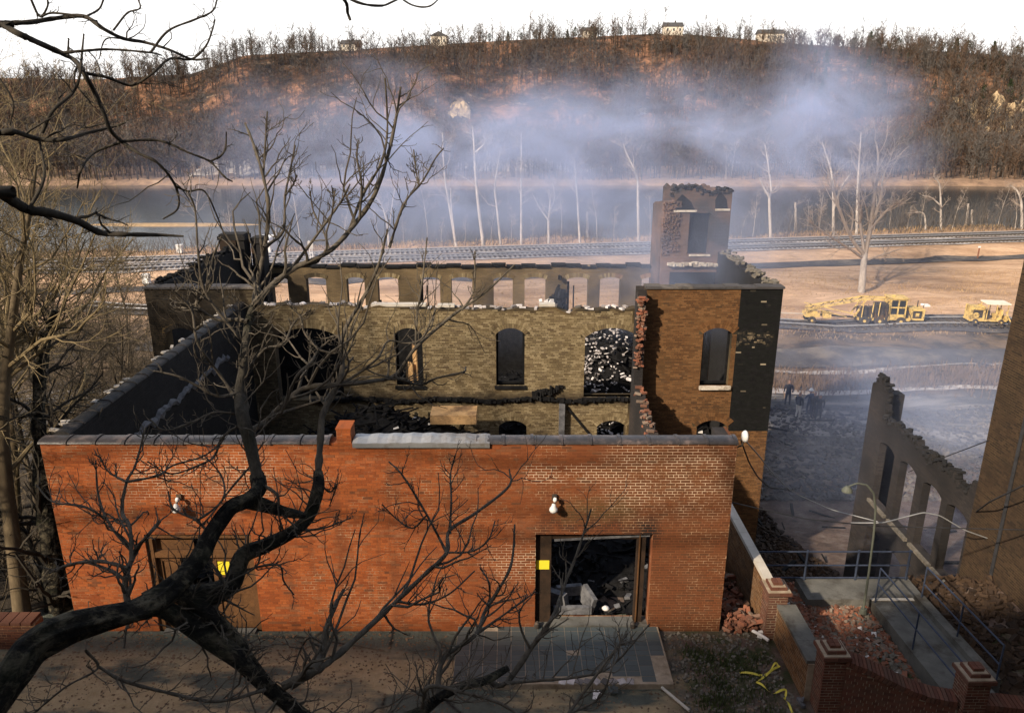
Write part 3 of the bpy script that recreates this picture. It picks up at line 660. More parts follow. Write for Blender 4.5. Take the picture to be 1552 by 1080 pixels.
# coping tiles: half-round glazed tiles with a raised socket at one end
def coping_run(parent, axis, f, a0, a1, z, step=0.60, wid=0.40, mat=None, skip=(), zfun=None, broken=0.0, hgt=0.075):
    n = max(1, int(round((a1 - a0) / step))); st = (a1 - a0) / n
    th = np.linspace(0, math.pi, 9)
    mb = MB()
    def prof(s, r, h): 
        V = [(s, r * math.cos(a), h * math.sin(a) ** 0.8) for a in th]; return V
    V = prof(0.0, wid / 2, hgt) + prof(st - 0.075, wid / 2, hgt) + prof(st - 0.07, wid / 2 + 0.015, hgt + .02) + prof(st - 0.008, wid / 2 + 0.015, hgt + .02)
    Q = [(i * 9 + j, i * 9 + j + 1, (i + 1) * 9 + j + 1, (i + 1) * 9 + j) for i in range(3) for j in range(8)]
    mb.add(V, Q)
    b = len(V); mb.add(prof(0.0, wid / 2, hgt) + [(0, 0, 0)], T=[(j + 1, j, 9) for j in range(8)])
    mb.add(prof(st - 0.008, wid / 2 + 0.015, hgt + .02) + [(st - 0.008, 0, 0)], T=[(j, j + 1, 9) for j in range(8)])
    me = mb.mesh('coping_tile', mat or M['coping'], False)
    pl = world_loc(parent)
    for i in range(n):
        a = a0 + i * st
        if any(lo < a + st / 2 < hi for lo, hi in skip) or random.random() < broken: continue
        o = bpy.data.objects.new('coping_tile', me); COL.objects.link(o); o.parent = parent
        zz = zfun(a) if zfun else z
        p = Vector((a, f, zz)) if axis == 'x' else Vector((f, a, zz))
        o.location = p - pl
        o.rotation_euler = (random.uniform(-.02, .02), random.uniform(-.008, .008), (0 if axis == 'x' else math.pi / 2) + random.uniform(-.012, .012))
sheet_x0, sheet_x1 = -3.22, -0.45
coping_run(front, 'x', FY + 0.17, XL - 0.03, XR + 0.02, WT, skip=[(-3.6, sheet_x1)])
sh = MB()
n = 28
V = []
for i in range(n + 1):
    a = sheet_x0 + (sheet_x1 - sheet_x0) * i / n
    lift = 0.05 * math.sin(i / n * math.pi) ** 1.5 + 0.02 * math.sin(i * 1.7)
    for (d, h) in ((-0.05, -0.07), (-0.055, 0.03 + lift * .3), (0.1, 0.075 + lift), (0.28, 0.06 + lift), (0.42, 0.035 + lift * .5)): V.append((a, FY + d, WT + h))
sh.add(V, [(i * 5 + j, (i + 1) * 5 + j, (i + 1) * 5 + j + 1, i * 5 + j + 1) for i in range(n) for j in range(4)])
sh.build('metal_flashing', M['flashing'], front)
st_ = MB(); wall_core(st_, 'x', FY + 0.012, 1, 0.4, -3.54, -3.25, WT - 0.05, WT + 0.30)
stub = st_.build('pier_stub', M['mortar'], front)
pb = MB(); bricks_to(pb, 'x', FY + 0.012, 1, brick_list(-3.54, -3.25, WT - 0.02, WT + 0.30, seed=2)); 
pb.boxes([(-3.55, FY, WT + .30)], [(-3.24, FY + .43, WT + .335)])
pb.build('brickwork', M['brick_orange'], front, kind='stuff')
# --- loading door (right): black timber frame, charred opening
dr = MB()
x0, x1, z0, z1 = doorR[:4]
for a, b, c, d in ((x0, x0 + .34, z0, z1), (x1 - .30, x1 - .12, z0, z1)): dr.box(a, b, FY + .10, FY + .24, c, d)
dr.box(x0 + .34, x1 - .30, FY + .12, FY + .24, z1 - .20, z1)
dr.box(x0, x1, FY + .06, FY + .10, z1 - .05, z1)
door_r = dr.build('loading_door_frame', M['wood_dark'], mill)
jl = MB().box(x1 - .27, x1 - .245, FY + .06, FY + .098, z0, z1 - .05); jl.build('jamb_strip', M['wood_brown'], door_r)
tr = MB().beam((x0 + .4, FY + .10, z1 - .22), (x1 - .05, FY + .08, z1 - .09), .03, .04); tr.build('fallen_track', M['ash'], door_r)
sl = MB().box(x0 - .02, x1 + .02, FY - .03, FY + .30, z0 - .04, z0 + .02); sl.build('threshold', M['concrete'], door_r)
for s in (0, 1): MB().lathe((x0 + .05 if s == 0 else x1 - .33, FY - .06, z0), [(0.0, .0), (.06, 0), (.06, .10), (.03, .14), (0, .14)], k=10).build('door_stop', M['machine_dark'], door_r)
# --- left double door: brown panelled leaves, one gone dark
x0, x1, z0, z1 = doorL[:4]
dl = MB()
dl.box(x0, x0 + .12, FY + .05, FY + .25, z0, z1); dl.box(x1 - .12, x1, FY + .05, FY + .25, z0, z1); dl.box(x0 + .12, x1 - .12, FY + .05, FY + .25, z1 - .14, z1)
dl.box(x0 + .12, x1 - .12, FY + .06, FY + .2, z1 - .62, z1 - .5)
door_l = dl.build('double_door_frame', M['wood_brown'], mill)
def door_leaf(a, b, zt_, name, mat, holes=False):
    mb = MB(); mb.box(a, b, FY + .16, FY + .20, z0, zt_)
    for (p, q) in ((z0, z0 + .16), (z0 + .85, z0 + 1.0), (zt_ - .12, zt_)): mb.box(a, b, FY + .135, FY + .16, p, q)
    for (p, q) in ((a, a + .09), (b - .09, b)): mb.box(p, q, FY + .13, FY + .16, z0, zt_)
    return mb.build(name, mat, door_l)
door_leaf(x0 + .13, x0 + .62, z1 - .63, 'door_leaf', M['wood_brown'])
door_leaf(x1 - .95, x1 - .13, z1 - .63, 'door_leaf', M['wood_brown'])
for a in (x0 + .14, x1 - .95): MB().box(a, a + .8, FY + .17, FY + .19, z1 - .48, z1 - .16).build('transom_panel', M['wood_brown'], door_l)
MB().box(x0 + .12, x1 - .12, FY - .12, FY + .05, -.06, .05).build('door_sill', M['concrete'], door_l)

# --- side walls of the front block
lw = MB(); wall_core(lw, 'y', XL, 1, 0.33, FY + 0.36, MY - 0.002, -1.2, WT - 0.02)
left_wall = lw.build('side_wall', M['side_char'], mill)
coping_run(left_wall, 'y', XL + 0.16, FY + 0.5, MY - .1, WT - 0.02, step=0.62, wid=.34, mat=M['char_coping'])
# lit ledge pads on that coping, loose mortar lumps
pads = MB(); k = 26
yy = rng.uniform(FY + .6, MY - .4, k)
pads.rboxes(np.stack([np.full(k, XL - .06), yy, np.full(k, WT + .02)], 1), np.stack([rng.uniform(.05, .10, k), rng.uniform(.03, .10, k), rng.uniform(.01, .025, k)], 1), rand_rot(k, .25))
pads.build('mortar_lump', M['stone'], left_wall, kind='stuff')
fl = MB(); V = []
n = 40
for i in range(n + 1):                     # pale strip standing in for a lit streak on the left wall's inside
    y_ = 16.2 + 7.6 * i / n; zz = 3.35 - .05 * i / n + .05 * math.sin(i * .9) + rng.normal() * .04
    V += [(XL + .34, y_, zz + .08 + rng.normal() * .03), (XL + .42, y_, zz), (XL + .37, y_, zz - .1 + rng.normal() * .05)]
fl.add(V, [(i * 3 + j, (i + 1) * 3 + j, (i + 1) * 3 + j + 1, i * 3 + j + 1) for i in range(n) for j in range(2)])
fl.build('lit_streak_strip', M['ash'], left_wall)
# right side wall: burnt away, a sloping broken remnant and a toothed stub on the main wall
def rtop(a): return float(np.interp(a, [FY + .9, FY + 1.0, 16.5, 21.4, 22.0, 23.6, 24.6, 25.45, 25.5, MY], [1.0, 1.0, .7, .75, 1.15, 1.3, 1.5, 1.62, MT - .02, MT - .02])) + .10 * math.sin(a * 9.7) + .06 * math.sin(a * 23)
rw = MB(); cutsr = list(np.arange(FY + .9, MY, .12)) + [25.47]
wall_core(rw, 'y', XR, -1, 0.30, FY + .36, MY - .003, -6.6, lambda a: WT - .02 if a < FY + .9 else rtop(a), brk=cutsr)
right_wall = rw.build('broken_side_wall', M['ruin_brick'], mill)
k = 80
tb = MB(); zz = rng.uniform(2.3, 4.9, k); outw = rng.uniform(0, 1, k)
yy = 25.47 - outw * (.03 + .10 * (np.sin(zz * 2.3) ** 2)); keep = zz > 0
tb.rboxes(np.stack([XR - .15 + rng.uniform(-.12, .12, k), yy, zz], 1)[keep], np.tile([(.05, .105, .033)], (k, 1))[keep] * rng.uniform(.7, 1.1, (k, 3))[keep], rand_rot(k, .35)[keep])
k = 70; s_ = rng.uniform(21.0, 25.4, k)
tb.rboxes(np.stack([XR - .15 + rng.uniform(-.14, .14, k), s_, np.array([rtop(a) for a in s_]) + rng.uniform(-.05, .06, k)], 1), np.tile([(.05, .105, .033)], (k, 1)) * rng.uniform(.7, 1.15, (k, 3)), rand_rot(k, .5))
tb.build('broken_bricks', M['brick_red'], right_wall, kind='stuff')

# --- main wall ------------------------------------------------------------------
def mx(u, v=540): return float(atY(u, v, MY)[0])
def mz(v): return float(atY(776, v, MY)[2])
z_head, z_sill, z_low = mz(497), mz(584), mz(637)
wins = [(mx(600, 545), mx(641, 545)), (mx(752, 545), mx(795, 545))]
mops = [(a, b, z_sill, z_head, .22) for a, b in wins]
mops += [(mx(886, 545), mx(972, 545) - .10, mz(602), z_head, .34), (mx(418, 545), mx(518, 545), mz(606), z_head, .34)]
low = [(mx(756, 650), mx(798, 650)), (mx(905, 650), mx(948, 650)), (mx(600, 650), mx(642, 650))]
mops += [(a, b, -2.1, z_low, .22) for a, b in low] 
rops = [(mx(1063, 545), mx(1106, 545), z_sill, z_head, .2), (mx(1056, 650), mx(1101, 650), -2.1, z_low, .22)]
lops = [(mx(258, 540), mx(300, 540), z_sill, z_head, .2)]
def mtop(a):
    if a < -8.8 or a > 4.62: return MT
    return float(np.interp(a, [-8.8, -5.4, -5.2, -4.6, -3.8, -2.9, 0.8, 1.5, 2.0, 2.2, 4.3, 4.62], [4.42, 4.40, 4.22, 4.42, 4.32, 4.28, 4.26, 4.34, 4.12, 4.24, 4.28, 4.25])) + .03 * math.sin(a * 6.1)
mc = MB(); wall_core(mc, 'x', MY, 1, 0.42, ML, MR, -7.6, mtop, mops + rops + lops, brk=list(np.arange(-8.8, 4.62, .15)) + [-8.802, -8.798, 4.615, 4.625])
main = mc.build('main_wall', M['mortar_dark'], mill)
bm_ = MB()
mid = brick_list(-8.8, 4.2, -1.2, lambda a: mtop(a) - .02, mops, seed=11, ragged=.05)
bricks_to(bm_, 'x', MY, 1, mid)
for o in mops: arch_bricks(bm_, 'x', MY, 1, o, .15, 2 if o[4] > .3 else 2)
lf = brick_list(ML, -8.8, -3.0, MT - .01, lops, seed=12); bricks_to(bm_, 'x', MY, 1, lf)
for i, o in enumerate(lops): arch_bricks(bm_, 'x', MY, 1, o, .15, 1)
bm_.build('brickwork', M['brick_mill'], main, kind='stuff')
tarx, tarz = mx(1114, 540), mz(652)
def tar_mask(a, z): return 1 if (a > tarx + (.06 if int(z / .075) % 2 else 0) and z > tarz) else 0
wb = MB()
bricks_to(wb, 'x', MY, 1, brick_list(4.62, tarx, -6.6, MT - .01, rops, seed=13)); bricks_to(wb, 'x', MY, 1, brick_list(tarx, MR, -6.6, MT - .01, rops, seed=14), mfun=lambda a, z: 1 if z > tarz else 0)
for o in rops: arch_bricks(wb, 'x', MY, 1, o, .15, 2)
wb.build('wing_brickwork', [M['brick_wing'], M['tar']], main, kind='stuff')
wsk = MB(); wall_core(wsk, 'x', MY - .002, 1, .02, tarx, MR, tarz, MT - .01, [(o[0] - .02, o[1], *o[2:]) for o in rops[:1]])
wsk.build('tar_coat', M['char'], main)
MB().box(mx(1060, 585) - .02, mx(1106, 585) + .02, MY - .10, MY + .3, z_sill - .14, z_sill).build('window_sill', M['stone'], main)
for a, b in wins + [(mx(886, 545), mx(972, 545) - .1)]:
    MB().box(a - .06, b + .06, MY - .07, MY + .3, (z_sill if b - a < 1.5 else mz(602)) - .12, (z_sill if b - a < 1.5 else mz(602))).build('window_sill', M['char'], main)
for a, b in [wins[0], wins[1], (rops[0][0], rops[0][1])]:      # burnt frames left in the openings
    fr = MB(); zt_ = z_head - .2
    fr.box(a, a + .07, MY + .2, MY + .3, z_sill, zt_); fr.box(b - .07, b, MY + .2, MY + .3, z_sill, zt_); fr.box(a + .07, b - .07, MY + .2, MY + .3, z_sill, z_sill + .09)
    fr.build('burnt_window_frame', M['char'], main)
ledge = MB(); k = 90                                   # charred joist ends / ledger along the floor line
xx = np.linspace(-7.2, 4.1, k)
ledge.rboxes(np.stack([xx, np.full(k, MY - .05), .93 + .05 * np.sin(xx * 2) + rng.uniform(-.03, .03, k)], 1), np.stack([np.full(k, .08), rng.uniform(.05, .11, k), rng.uniform(.03, .075, k)], 1), rand_rot(k, .15))
ledge.build('charred_ledger', M['char'], main)
cm = MB(); k = 60
xx = rng.uniform(-8.6, 4.4, k)
cm.rboxes(np.stack([xx, MY + rng.uniform(.04, .36, k), np.array([mtop(a) for a in xx]) + rng.uniform(.0, .05, k)], 1), np.tile([(.105, .05, .035)], (k, 1)), rand_rot(k, .4))
cm.build('loose_cap_bricks', M['pale_lumps'], main, kind='stuff')
for a, b, zz in ((-4.9, -3.0, 4.36), (-2.6, -2.0, 4.33), (.95, 1.5, 4.36)): MB().box(a, b, MY + .02, MY + .34, zz, zz + .08).build('stone_cap', M['concrete_pale'], main)
# blackened stain board hanging under the middle window, chute stump and loose pipes
k = 14; sb = MB()
sb.rboxes(np.stack([np.linspace(.8, 1.75, k), np.full(k, MY - .06), 1.12 + np.linspace(0, .28, k) + rng.uniform(-.08, .08, k)], 1), np.stack([rng.uniform(.06, .14, k), np.full(k, .03), rng.uniform(.05, .12, k)], 1), rand_rot(k, .4))
sb.build('hanging_char', M['char'], main)
MB().box(1.70, 1.90, MY - .24, MY - .02, -1.2, .80).build('flue_stack', M['ash'], main)
MB().beam((2.0, MY - .08, .62), (2.9, MY - .08, -.5), .05, .07).build('hanging_pipe', M['char'], main)
cop = MB(); 
for a in np.arange(4.60, MR, .55): cop.box(a, min(a + .54, MR + .04), MY - .05, MY + .47, MT, MT + .07 + .02 * math.sin(a * 7))
for a in np.arange(ML, -8.85, .55): cop.box(a - .03, min(a + .53, -8.8), MY - .05, MY + .47, MT, MT + .07 + .02 * math.sin(a * 7))
cop.build('wall_cap', M['cinder'], main)

# --- main side walls, rear wall
def gtop(a): return MT - .02 + .05 * math.sin(a * 7.3) + .04 * math.sin(a * 17)
for f, sg, lab in ((ML, 1, 'l'), (MR, -1, 'r')):
    mb = MB(); wall_core(mb, 'y', f, sg, .42, MY + .422, RY + .42, -7.6, gtop, brk=list(np.arange(MY + .5, RY, .3)))
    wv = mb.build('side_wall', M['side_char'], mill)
    k = 70; lp = MB(); yy = rng.uniform(MY + .5, RY, k)
    lp.rboxes(np.stack([f + sg * rng.uniform(.02, .4, k), yy, gtop(0) + rng.uniform(0, .16, k)], 1), np.stack([rng.uniform(.05, .14, k), rng.uniform(.05, .12, k), rng.uniform(.03, .06, k)], 1), rand_rot(k, .5))
    lp.build('loose_cap_bricks', M['dull_stone'] if sg < 0 else M['char'], wv, kind='stuff')
def rx(u): return float(atY(u, 440, RY)[0])
r_head = float(atY(776, 420, RY)[2]); r_top = float(atY(776, 405, RY)[2]); r_sill = 1.25
rw_px = [(413, 437), (465, 495), (526, 553), (573, 604), (637, 667), (684, 716), (748, 777), (795, 827), (859, 891), (909, 940), (972, 1003)]
rear_ops = [(rx(a), rx(b), r_sill, r_head, .10) for a, b in rw_px]
def rrtop(a): return r_top + .04 * math.sin(a * 3.7) + .03 * math.sin(a * 11)
mb = MB(); wall_core(mb, 'x', RY, 1, .42, ML + .422, 6.4, -7.6, rrtop, rear_ops, brk=list(np.arange(ML, 6.4, .4)))
rear = mb.build('rear_wall', M['rear_brick'], mill)
MB().box(ML + .425, 6.40, RY - .03, RY - .003, -7.6, 1.12).build('darkened_lower_wall', M['char'], rear)  # dark sheet added so the window openings look shaded inside
ab = MB()
for o in rear_ops[:11]: arch_bricks(ab, 'x', RY, 1, o, .2, 1, proud=.02)
ab.build('window_arches', M['brick_mill'], rear, kind='stuff')
cb = MB()
for a in np.arange(ML + .5, 6.2, .7): cb.box(a, a + .68, RY - .06, RY + .46, rrtop(a) + .0, rrtop(a) + .09)
cb.build('wall_cap', M['char'], rear)
for i, (a, b) in enumerate(rw_px):          # burnt frame scraps in some of the openings
    if i in (3, 4, 8):
        s = MB(); s.box(rx(a) + .02, rx(a) + .12, RY + .1, RY + .2, r_sill, r_sill + (1.9 if i != 3 else 1.0)); s.box(rx(a) + .3, rx(a) + .36, RY + .1, RY + .18, r_sill, r_sill + (.8 if i == 3 else 1.7)); s.build('burnt_window_frame', M['char'], rear)
hb = MB(); k = 40; cx, cz = rx(846), 2.35           # wad of hung wreckage on the rear wall
hb.rboxes(np.stack([rng.normal(cx, .16, k), RY - .15 - np.abs(rng.normal(0, .1, k)), cz + rng.normal(0, .5, k) - .4], 1), np.stack([rng.uniform(.04, .12, k), rng.uniform(.03, .1, k), rng.uniform(.08, .3, k)], 1), rand_rot(k, .6))
hb.build('hanging_wreckage', M['char'], rear)
pw = MB(); k = 9
pw.rboxes(np.stack([cx - .45 + rng.normal(0, .12, k), RY - .3 + rng.normal(0, .1, k), 2.02 + rng.uniform(0, .35, k)], 1), rng.uniform(.05, .2, (k, 3)), rand_rot(k)); pw.build('plaster_lump', M['plaster'], rear)

# --- stair tower at the right rear corner
TY, TX0, TX1 = 33.2, 6.62, 9.33
def tw(u, v): return atY(u, v, TY)
z_ledge, z_ttop = float(tw(1050, 400)[2]), float(tw(1050, 287)[2])
tops = [(float(tw(1044, 350)[0]), float(tw(1075, 350)[0]), float(tw(1060, 385)[2]), float(tw(1060, 323)[2]), 0)]
def ttop(a):
    return z_ttop + float(np.interp(a, [TX0, 6.9, 7.2, 7.9, 8.35, 8.5, 8.75, TX1], [-.75, -.1, .02, -.02, -.22, -.28, -.05, -.12])) + .06 * math.sin(a * 23) + .05 * math.sin(a * 41)
mb = MB()
wall_core(mb, 'x', TY, 1, .4, TX0 + .25, TX1, -1.5, ttop, tops, brk=list(np.arange(TX0, TX1, .08)))
mb2 = mb
wall_core(mb2, 'y', TX0 - .15, 1, .4, TY + .002, RY + .4, 1.0, lambda a: z_ttop - .55 - .25 * (a - TY) / 2 + .08 * math.sin(a * 20), brk=list(np.arange(TY, RY, .1)))
wall_core(mb2, 'y', TX1 - .002, -1, .4, TY + .402, RY + .4, 1.0, lambda a: z_ttop - .15 + .06 * math.sin(a * 20), brk=list(np.arange(TY, RY, .1)))
wall_core(mb2, 'x', RY + .05, 1, .34, TX0 + .26, TX1 - .41, 1.0, lambda a: z_ttop - .05 + .08 * math.sin(a * 19), brk=list(np.arange(TX0, TX1, .1)))
tower = mb2.build('stair_tower', M['tower_brick'], mill)
# chamfered left shoulder, two burnt attic openings (recessed dark timber), stone ledges
sh_ = MB(); sh_.hexes([[(TX0 - .15, TY + .01, 1), (TX0 + .26, TY + .004, 1), (TX0 + .26, TY + .39, 1), (TX0 - .15, TY + .39, 1), (TX0 - .15, TY + .35, z_ttop - 1.5), (TX0 + .26, TY + .004, z_ttop - .75), (TX0 + .26, TY + .39, z_ttop - .75), (TX0 - .15, TY + .39, z_ttop - 1.5)]])
sh_.build('shoulder', M['tower_brick'], tower)
def pent(u0, u1, uc, v0, v1, name):
    p = [tw(u0, v1), tw(u1, v1), tw((u1 + uc) / 2 + 4, (v0 + v1) / 2), tw(uc, v0), tw((u0 + uc) / 2 - 4, (v0 + v1) / 2)]
    V = [(q[0], TY - .012, q[2]) for q in p] + [(q[0], TY + .05, q[2]) for q in p]
    MB().add(V, [(i, i + 5, (i + 1) % 5 + 5, (i + 1) % 5) for i in range(5)], [(0, 1, 2), (0, 2, 3), (0, 3, 4)]).build(name, M['char'], tower)
pent(1021, 1053, 1034, 294, 318, 'burnt_attic_hole'); pent(1084, 1103, 1092, 289, 316, 'burnt_attic_hole')
for u0, u1, v in ((1021, 1056, 319), (1084, 1106, 317), (1044, 1076, 386)):
    a, b = tw(u0, v), tw(u1, v); MB().box(a[0], b[0], TY - .06, TY + .1, a[2] - .06, a[2] + .02).build('stone_sill', M['stone'], tower)
MB().box(TX0 + .27, TX1 - .43, TY - .03, TY - .003, -7.5, z_ledge - .35).build('darkened_lower_wall', M['char'], tower)  # dark sheet over the tower foot, so the wing window looks unlit
lg = MB(); k = 26
xx = np.linspace(TX0 + .2, TX1 - .4, k)
lg.rboxes(np.stack([xx, np.full(k, TY - .12), z_ledge + rng.uniform(-.05, .05, k)], 1), np.stack([np.full(k, .07), rng.uniform(.06, .14, k), rng.uniform(.03, .08, k)], 1), rand_rot(k, .25))
lg.build('broken_ledge', M['stone'], tower, kind='stuff')
tc = MB(); k = 150; xx = rng.uniform(TX0 + .2, TX1, k)
tc.rboxes(np.stack([xx, TY + rng.uniform(0, .4, k), np.array([ttop(a) for a in xx]) + rng.uniform(-.02, .08, k)], 1), np.tile([(.105, .05, .035)], (k, 1)), rand_rot(k, .6))
tc.build('loose_cap_bricks', M['side_char'], tower, kind='stuff')
pf = MB(); k = 240                                      # pinkish spalled faces on the shoulder
pf.rboxes(np.stack([TX0 + .05 + rng.uniform(-.2, .5, k), TY - .01 + rng.uniform(-.02, .03, k), rng.uniform(z_ledge + .4, z_ttop - .5, k)], 1), np.tile([(.09, .03, .03)], (k, 1)), rand_rot(k, .2))
pf.build('spalled_bricks', M['tower_brick'], tower, kind='stuff')
MB().box(tops[0][0], tops[0][1], TY + .25, TY + .33, tops[0][2], tops[0][3]).build('burnt_shutter', M['char'], tower)
# --- rear left chimney pair
for x0, x1, zt_, y0 in ((-13.05, -11.95, 5.55, 34.3), (-11.75, -11.25, 5.35, 34.6)):
    c_ = MB(); c_.box(x0, x1, y0, y0 + .8, 1.0, zt_ - .25); c_.box(x0 - .06, x1 + .06, y0 - .06, y0 + .86, zt_ - .25, zt_ - .08); c_.box(x0, x1, y0, y0 + .8, zt_ - .08, zt_)
    ch = c_.build('chimney', M['side_char'], mill)
    MB().box(x0 + .03, x1 - .35, y0 - .064, y0 + .05, zt_ - .7, zt_ - .27).build('bare_brick_patch', M['brick_dark'], ch)

# --- porch: tiled slab in front of the loading door
PZ = 0.13
pA, pB = atZ(690, 952, PZ), atZ(985, 952, PZ)
px0, px1, py0, py1 = -1.18, 3.2, 12.52, FY - .012
po = MB(); po.box(px0, px1, py0, py1, -.25, PZ - .005)
porch = po.build('porch_slab', M['mortar_garden'], mill)
tw_, td_ = .29, .155; nx_ = int((px1 - px0) / tw_); ny_ = int((py1 - py0) / td_)
me_t = MB().box(-tw_ / 2 + .006, tw_ / 2 - .006, -td_ / 2 + .005, td_ / 2 - .005, -.02, 0).mesh('tile', M['tile'])
for i in range(nx_):
    for j in range(ny_):
        x_, y_ = px0 + (i + .5) * tw_, py1 - (j + .5) * td_
        if i >= nx_ - 1 and j > 5 and random.random() < .7: continue
        if j >= ny_ - 1 and 7 <= i <= 12: continue
        if random.random() < .012: continue
        o = bpy.data.objects.new('tile', me_t); COL.objects.link(o); o.parent = porch
        o.location = Vector((x_, y_, PZ + random.uniform(-.003, .003))) - world_loc(porch); o.rotation_euler = (random.uniform(-.01, .01), random.uniform(-.008, .008), random.uniform(-.006, .006))
eb = MB(); k = 9
eb.rboxes(np.stack([np.linspace(1.0, 2.35, k), np.full(k, py0 + .07), np.full(k, PZ - .001)], 1), np.stack([np.full(k, .076), np.full(k, .07), np.full(k, .012)], 1), rand_rot(k, .05))
eb.build('broken_bedding', M['pale_lumps'], porch)

# ================================================================== charred heaps inside
def heap(name, x0, x1, y0, y1, zf, n, mats, label, seed, smin=.05, smax=.5, base=True, bias=2.0, pale=.05):
    r = np.random.default_rng(seed); mb = MB()
    if base:
        gx_, gy_ = np.linspace(x0, x1, 26), np.linspace(y0, y1, 20); X, Y = np.meshgrid(gx_, gy_); Z = zf(X, Y) + .12 * fbm(X * 1.7, Y * 1.7)
        i = (np.arange(19)[:, None] * 26 + np.arange(25)[None]).ravel()
        mb.add(np.stack([X, Y, Z], -1).reshape(-1, 3), np.stack([i, i + 1, i + 27, i + 26], 1), m=0)
    x, y = r.uniform(x0, x1, n), r.uniform(y0, y1, n); z = zf(x, y) + r.uniform(-.05, .12, n)
    lng = r.uniform(size=n) < .35
    h = np.stack([r.uniform(smin, smax, n) ** 1.0, r.uniform(smin, smax * .5, n), r.uniform(.015, .08, n)], 1) * .5
    h[lng, 0] *= 3.2; h[lng, 1] *= .35
    m = (r.uniform(size=n) < pale).astype(int) + (r.uniform(size=n) < .15).astype(int) * 0
    global rng
    keep_rng = rng; rng = r; Rm = rand_rot(n, .9); rng = keep_rng
    for v in (0, 1):
        s = m == v
        hh = h[s].copy()
        if v == 1: hh = np.minimum(hh, .11)
        mb.rboxes(np.stack([x, y, z], 1)[s], hh, Rm[s], v)
    o = mb.build(name, mats, None); tag(o, label, 'debris', kind='stuff'); return o
def zf1(x, y): return -1.5 * smoothstep(20, 22, y) + (1.05 + 1.5 * smoothstep(20, 22, y)) * np.exp(-((x + 4.6) / 2.9) ** 2 - ((y - 24.3) / 2.2) ** 2) + .6 * np.exp(-((x + 1.6) / 1.2) ** 2 - ((y - 24.6) / 1.3) ** 2) + .1
heap('charred_debris', XL + .4, .2, 16.0, 25.85, zf1, 1900, [M['char'], M['plaster']], 'black charred timber heap against the tan wall inside the front block', 21, pale=.03)
def zf2(x, y): return .06 + .85 * smoothstep(15.3, 18.5, y) + 0 * x
heap('charred_debris', .3, 4.2, 14.75, 20.0, zf2, 700, [M['char'], M['ash']], 'black burned rubbish filling the loading doorway', 22, smax=.3, pale=.05)
def zf3(x, y): return -3.4 + 4.0 * np.exp(-((x - 4.2) / 2.6) ** 2 - ((y - 33.3) / 2.8) ** 2) + 2.0 * np.exp(-((x + 1) / 4) ** 2 - ((y - 32.5) / 2.5) ** 2) + .8 * smoothstep(29, 34, y)
heap('charred_debris', ML + .6, MR - .6, 27.0, 35.2, zf3, 3200, [M['char'], M['plaster']], 'dark fallen beams piled inside the main block seen through its windows', 23, pale=.02, smax=.45)
mb = MB(); k = 620                                       # white plaster fall seen through the wide arch
xx, yy = 3.45 + .75 * rng.normal(0, 1, k) + .25 * rng.normal(0, 1, k) ** 2, rng.normal(31.6, 1.6, k)
mb.rboxes(np.stack([xx, yy, zf3(xx, yy) + rng.uniform(0, .25, k)], 1), np.stack([rng.uniform(.02, .05, k) * (1 + 2.2 * (rng.uniform(size=k) < .18)), rng.uniform(.02, .06, k) * (1 + 1.2 * (rng.uniform(size=k) < .2)), rng.uniform(.01, .03, k)], 1), rand_rot(k, 1.2))
tag(mb.build('plaster_rubble', M['pale_lumps'], None), 'white plaster lumps heaped behind the wide arched window', 'rubble', kind='stuff')
# pale plywood box on the heap, cardboard in the window, litter in the doorway
def shaped(name, label, cat, mb, mats, loc=(0, 0, 0), group=None, smooth=False):
    o = mb.build(name, mats, None, smooth); return tag(o, label, cat, group)
b = MB(); b.box(-2.75, -1.2, 24.0, 24.9, 1.05, 1.12); b.box(-2.75, -1.2, 24.0, 24.03, .8, 1.049); b.box(-1.23, -1.2, 24.031, 24.9, .8, 1.049)
shaped('plywood_sheet', 'pale orange plywood sheet lying on the charred heap below the middle windows', 'board', b, M['wood_pale'])
b = MB(); b.rboxes([(wins[0][0] + .42, MY + .34, z_sill + .42)], [(.24, .02, .36)], rand_rot(1, .12)); b.rboxes([(wins[0][0] + .62, MY + .40, z_sill + .75)], [(.2, .02, .65)], rand_rot(1, .1))
shaped('leaning_board', 'yellowish board leaning inside the narrow window left of centre', 'board', b, M['wood_pale'])
b = MB(); b.rboxes([(1.35, FY + .35, .30)], [(.42, .05, .09)], np.eye(3)[None]); b.rboxes([(1.0, FY + .6, .42)], [(.07, .3, .2)], rand_rot(1, .3)); b.rboxes([(1.72, FY + .6, .40)], [(.05, .25, .22)], rand_rot(1, .3)); b.rboxes([(1.3, FY + .8, .5)], [(.06, .3, .12)], rand_rot(1, .3))
shaped('broken_crate', 'pale grey broken crate lying inside the loading door sill', 'crate', b, M['ash'])
b = MB(); b.lathe((2.1, FY + .42, .24), [(.0, .0), (.07, .02), (.09, .05), (.05, .09), (0, .10)], k=10)
shaped('white_lump', 'round white lump on the loading door sill', 'debris', b, M['plaster'], smooth=True)

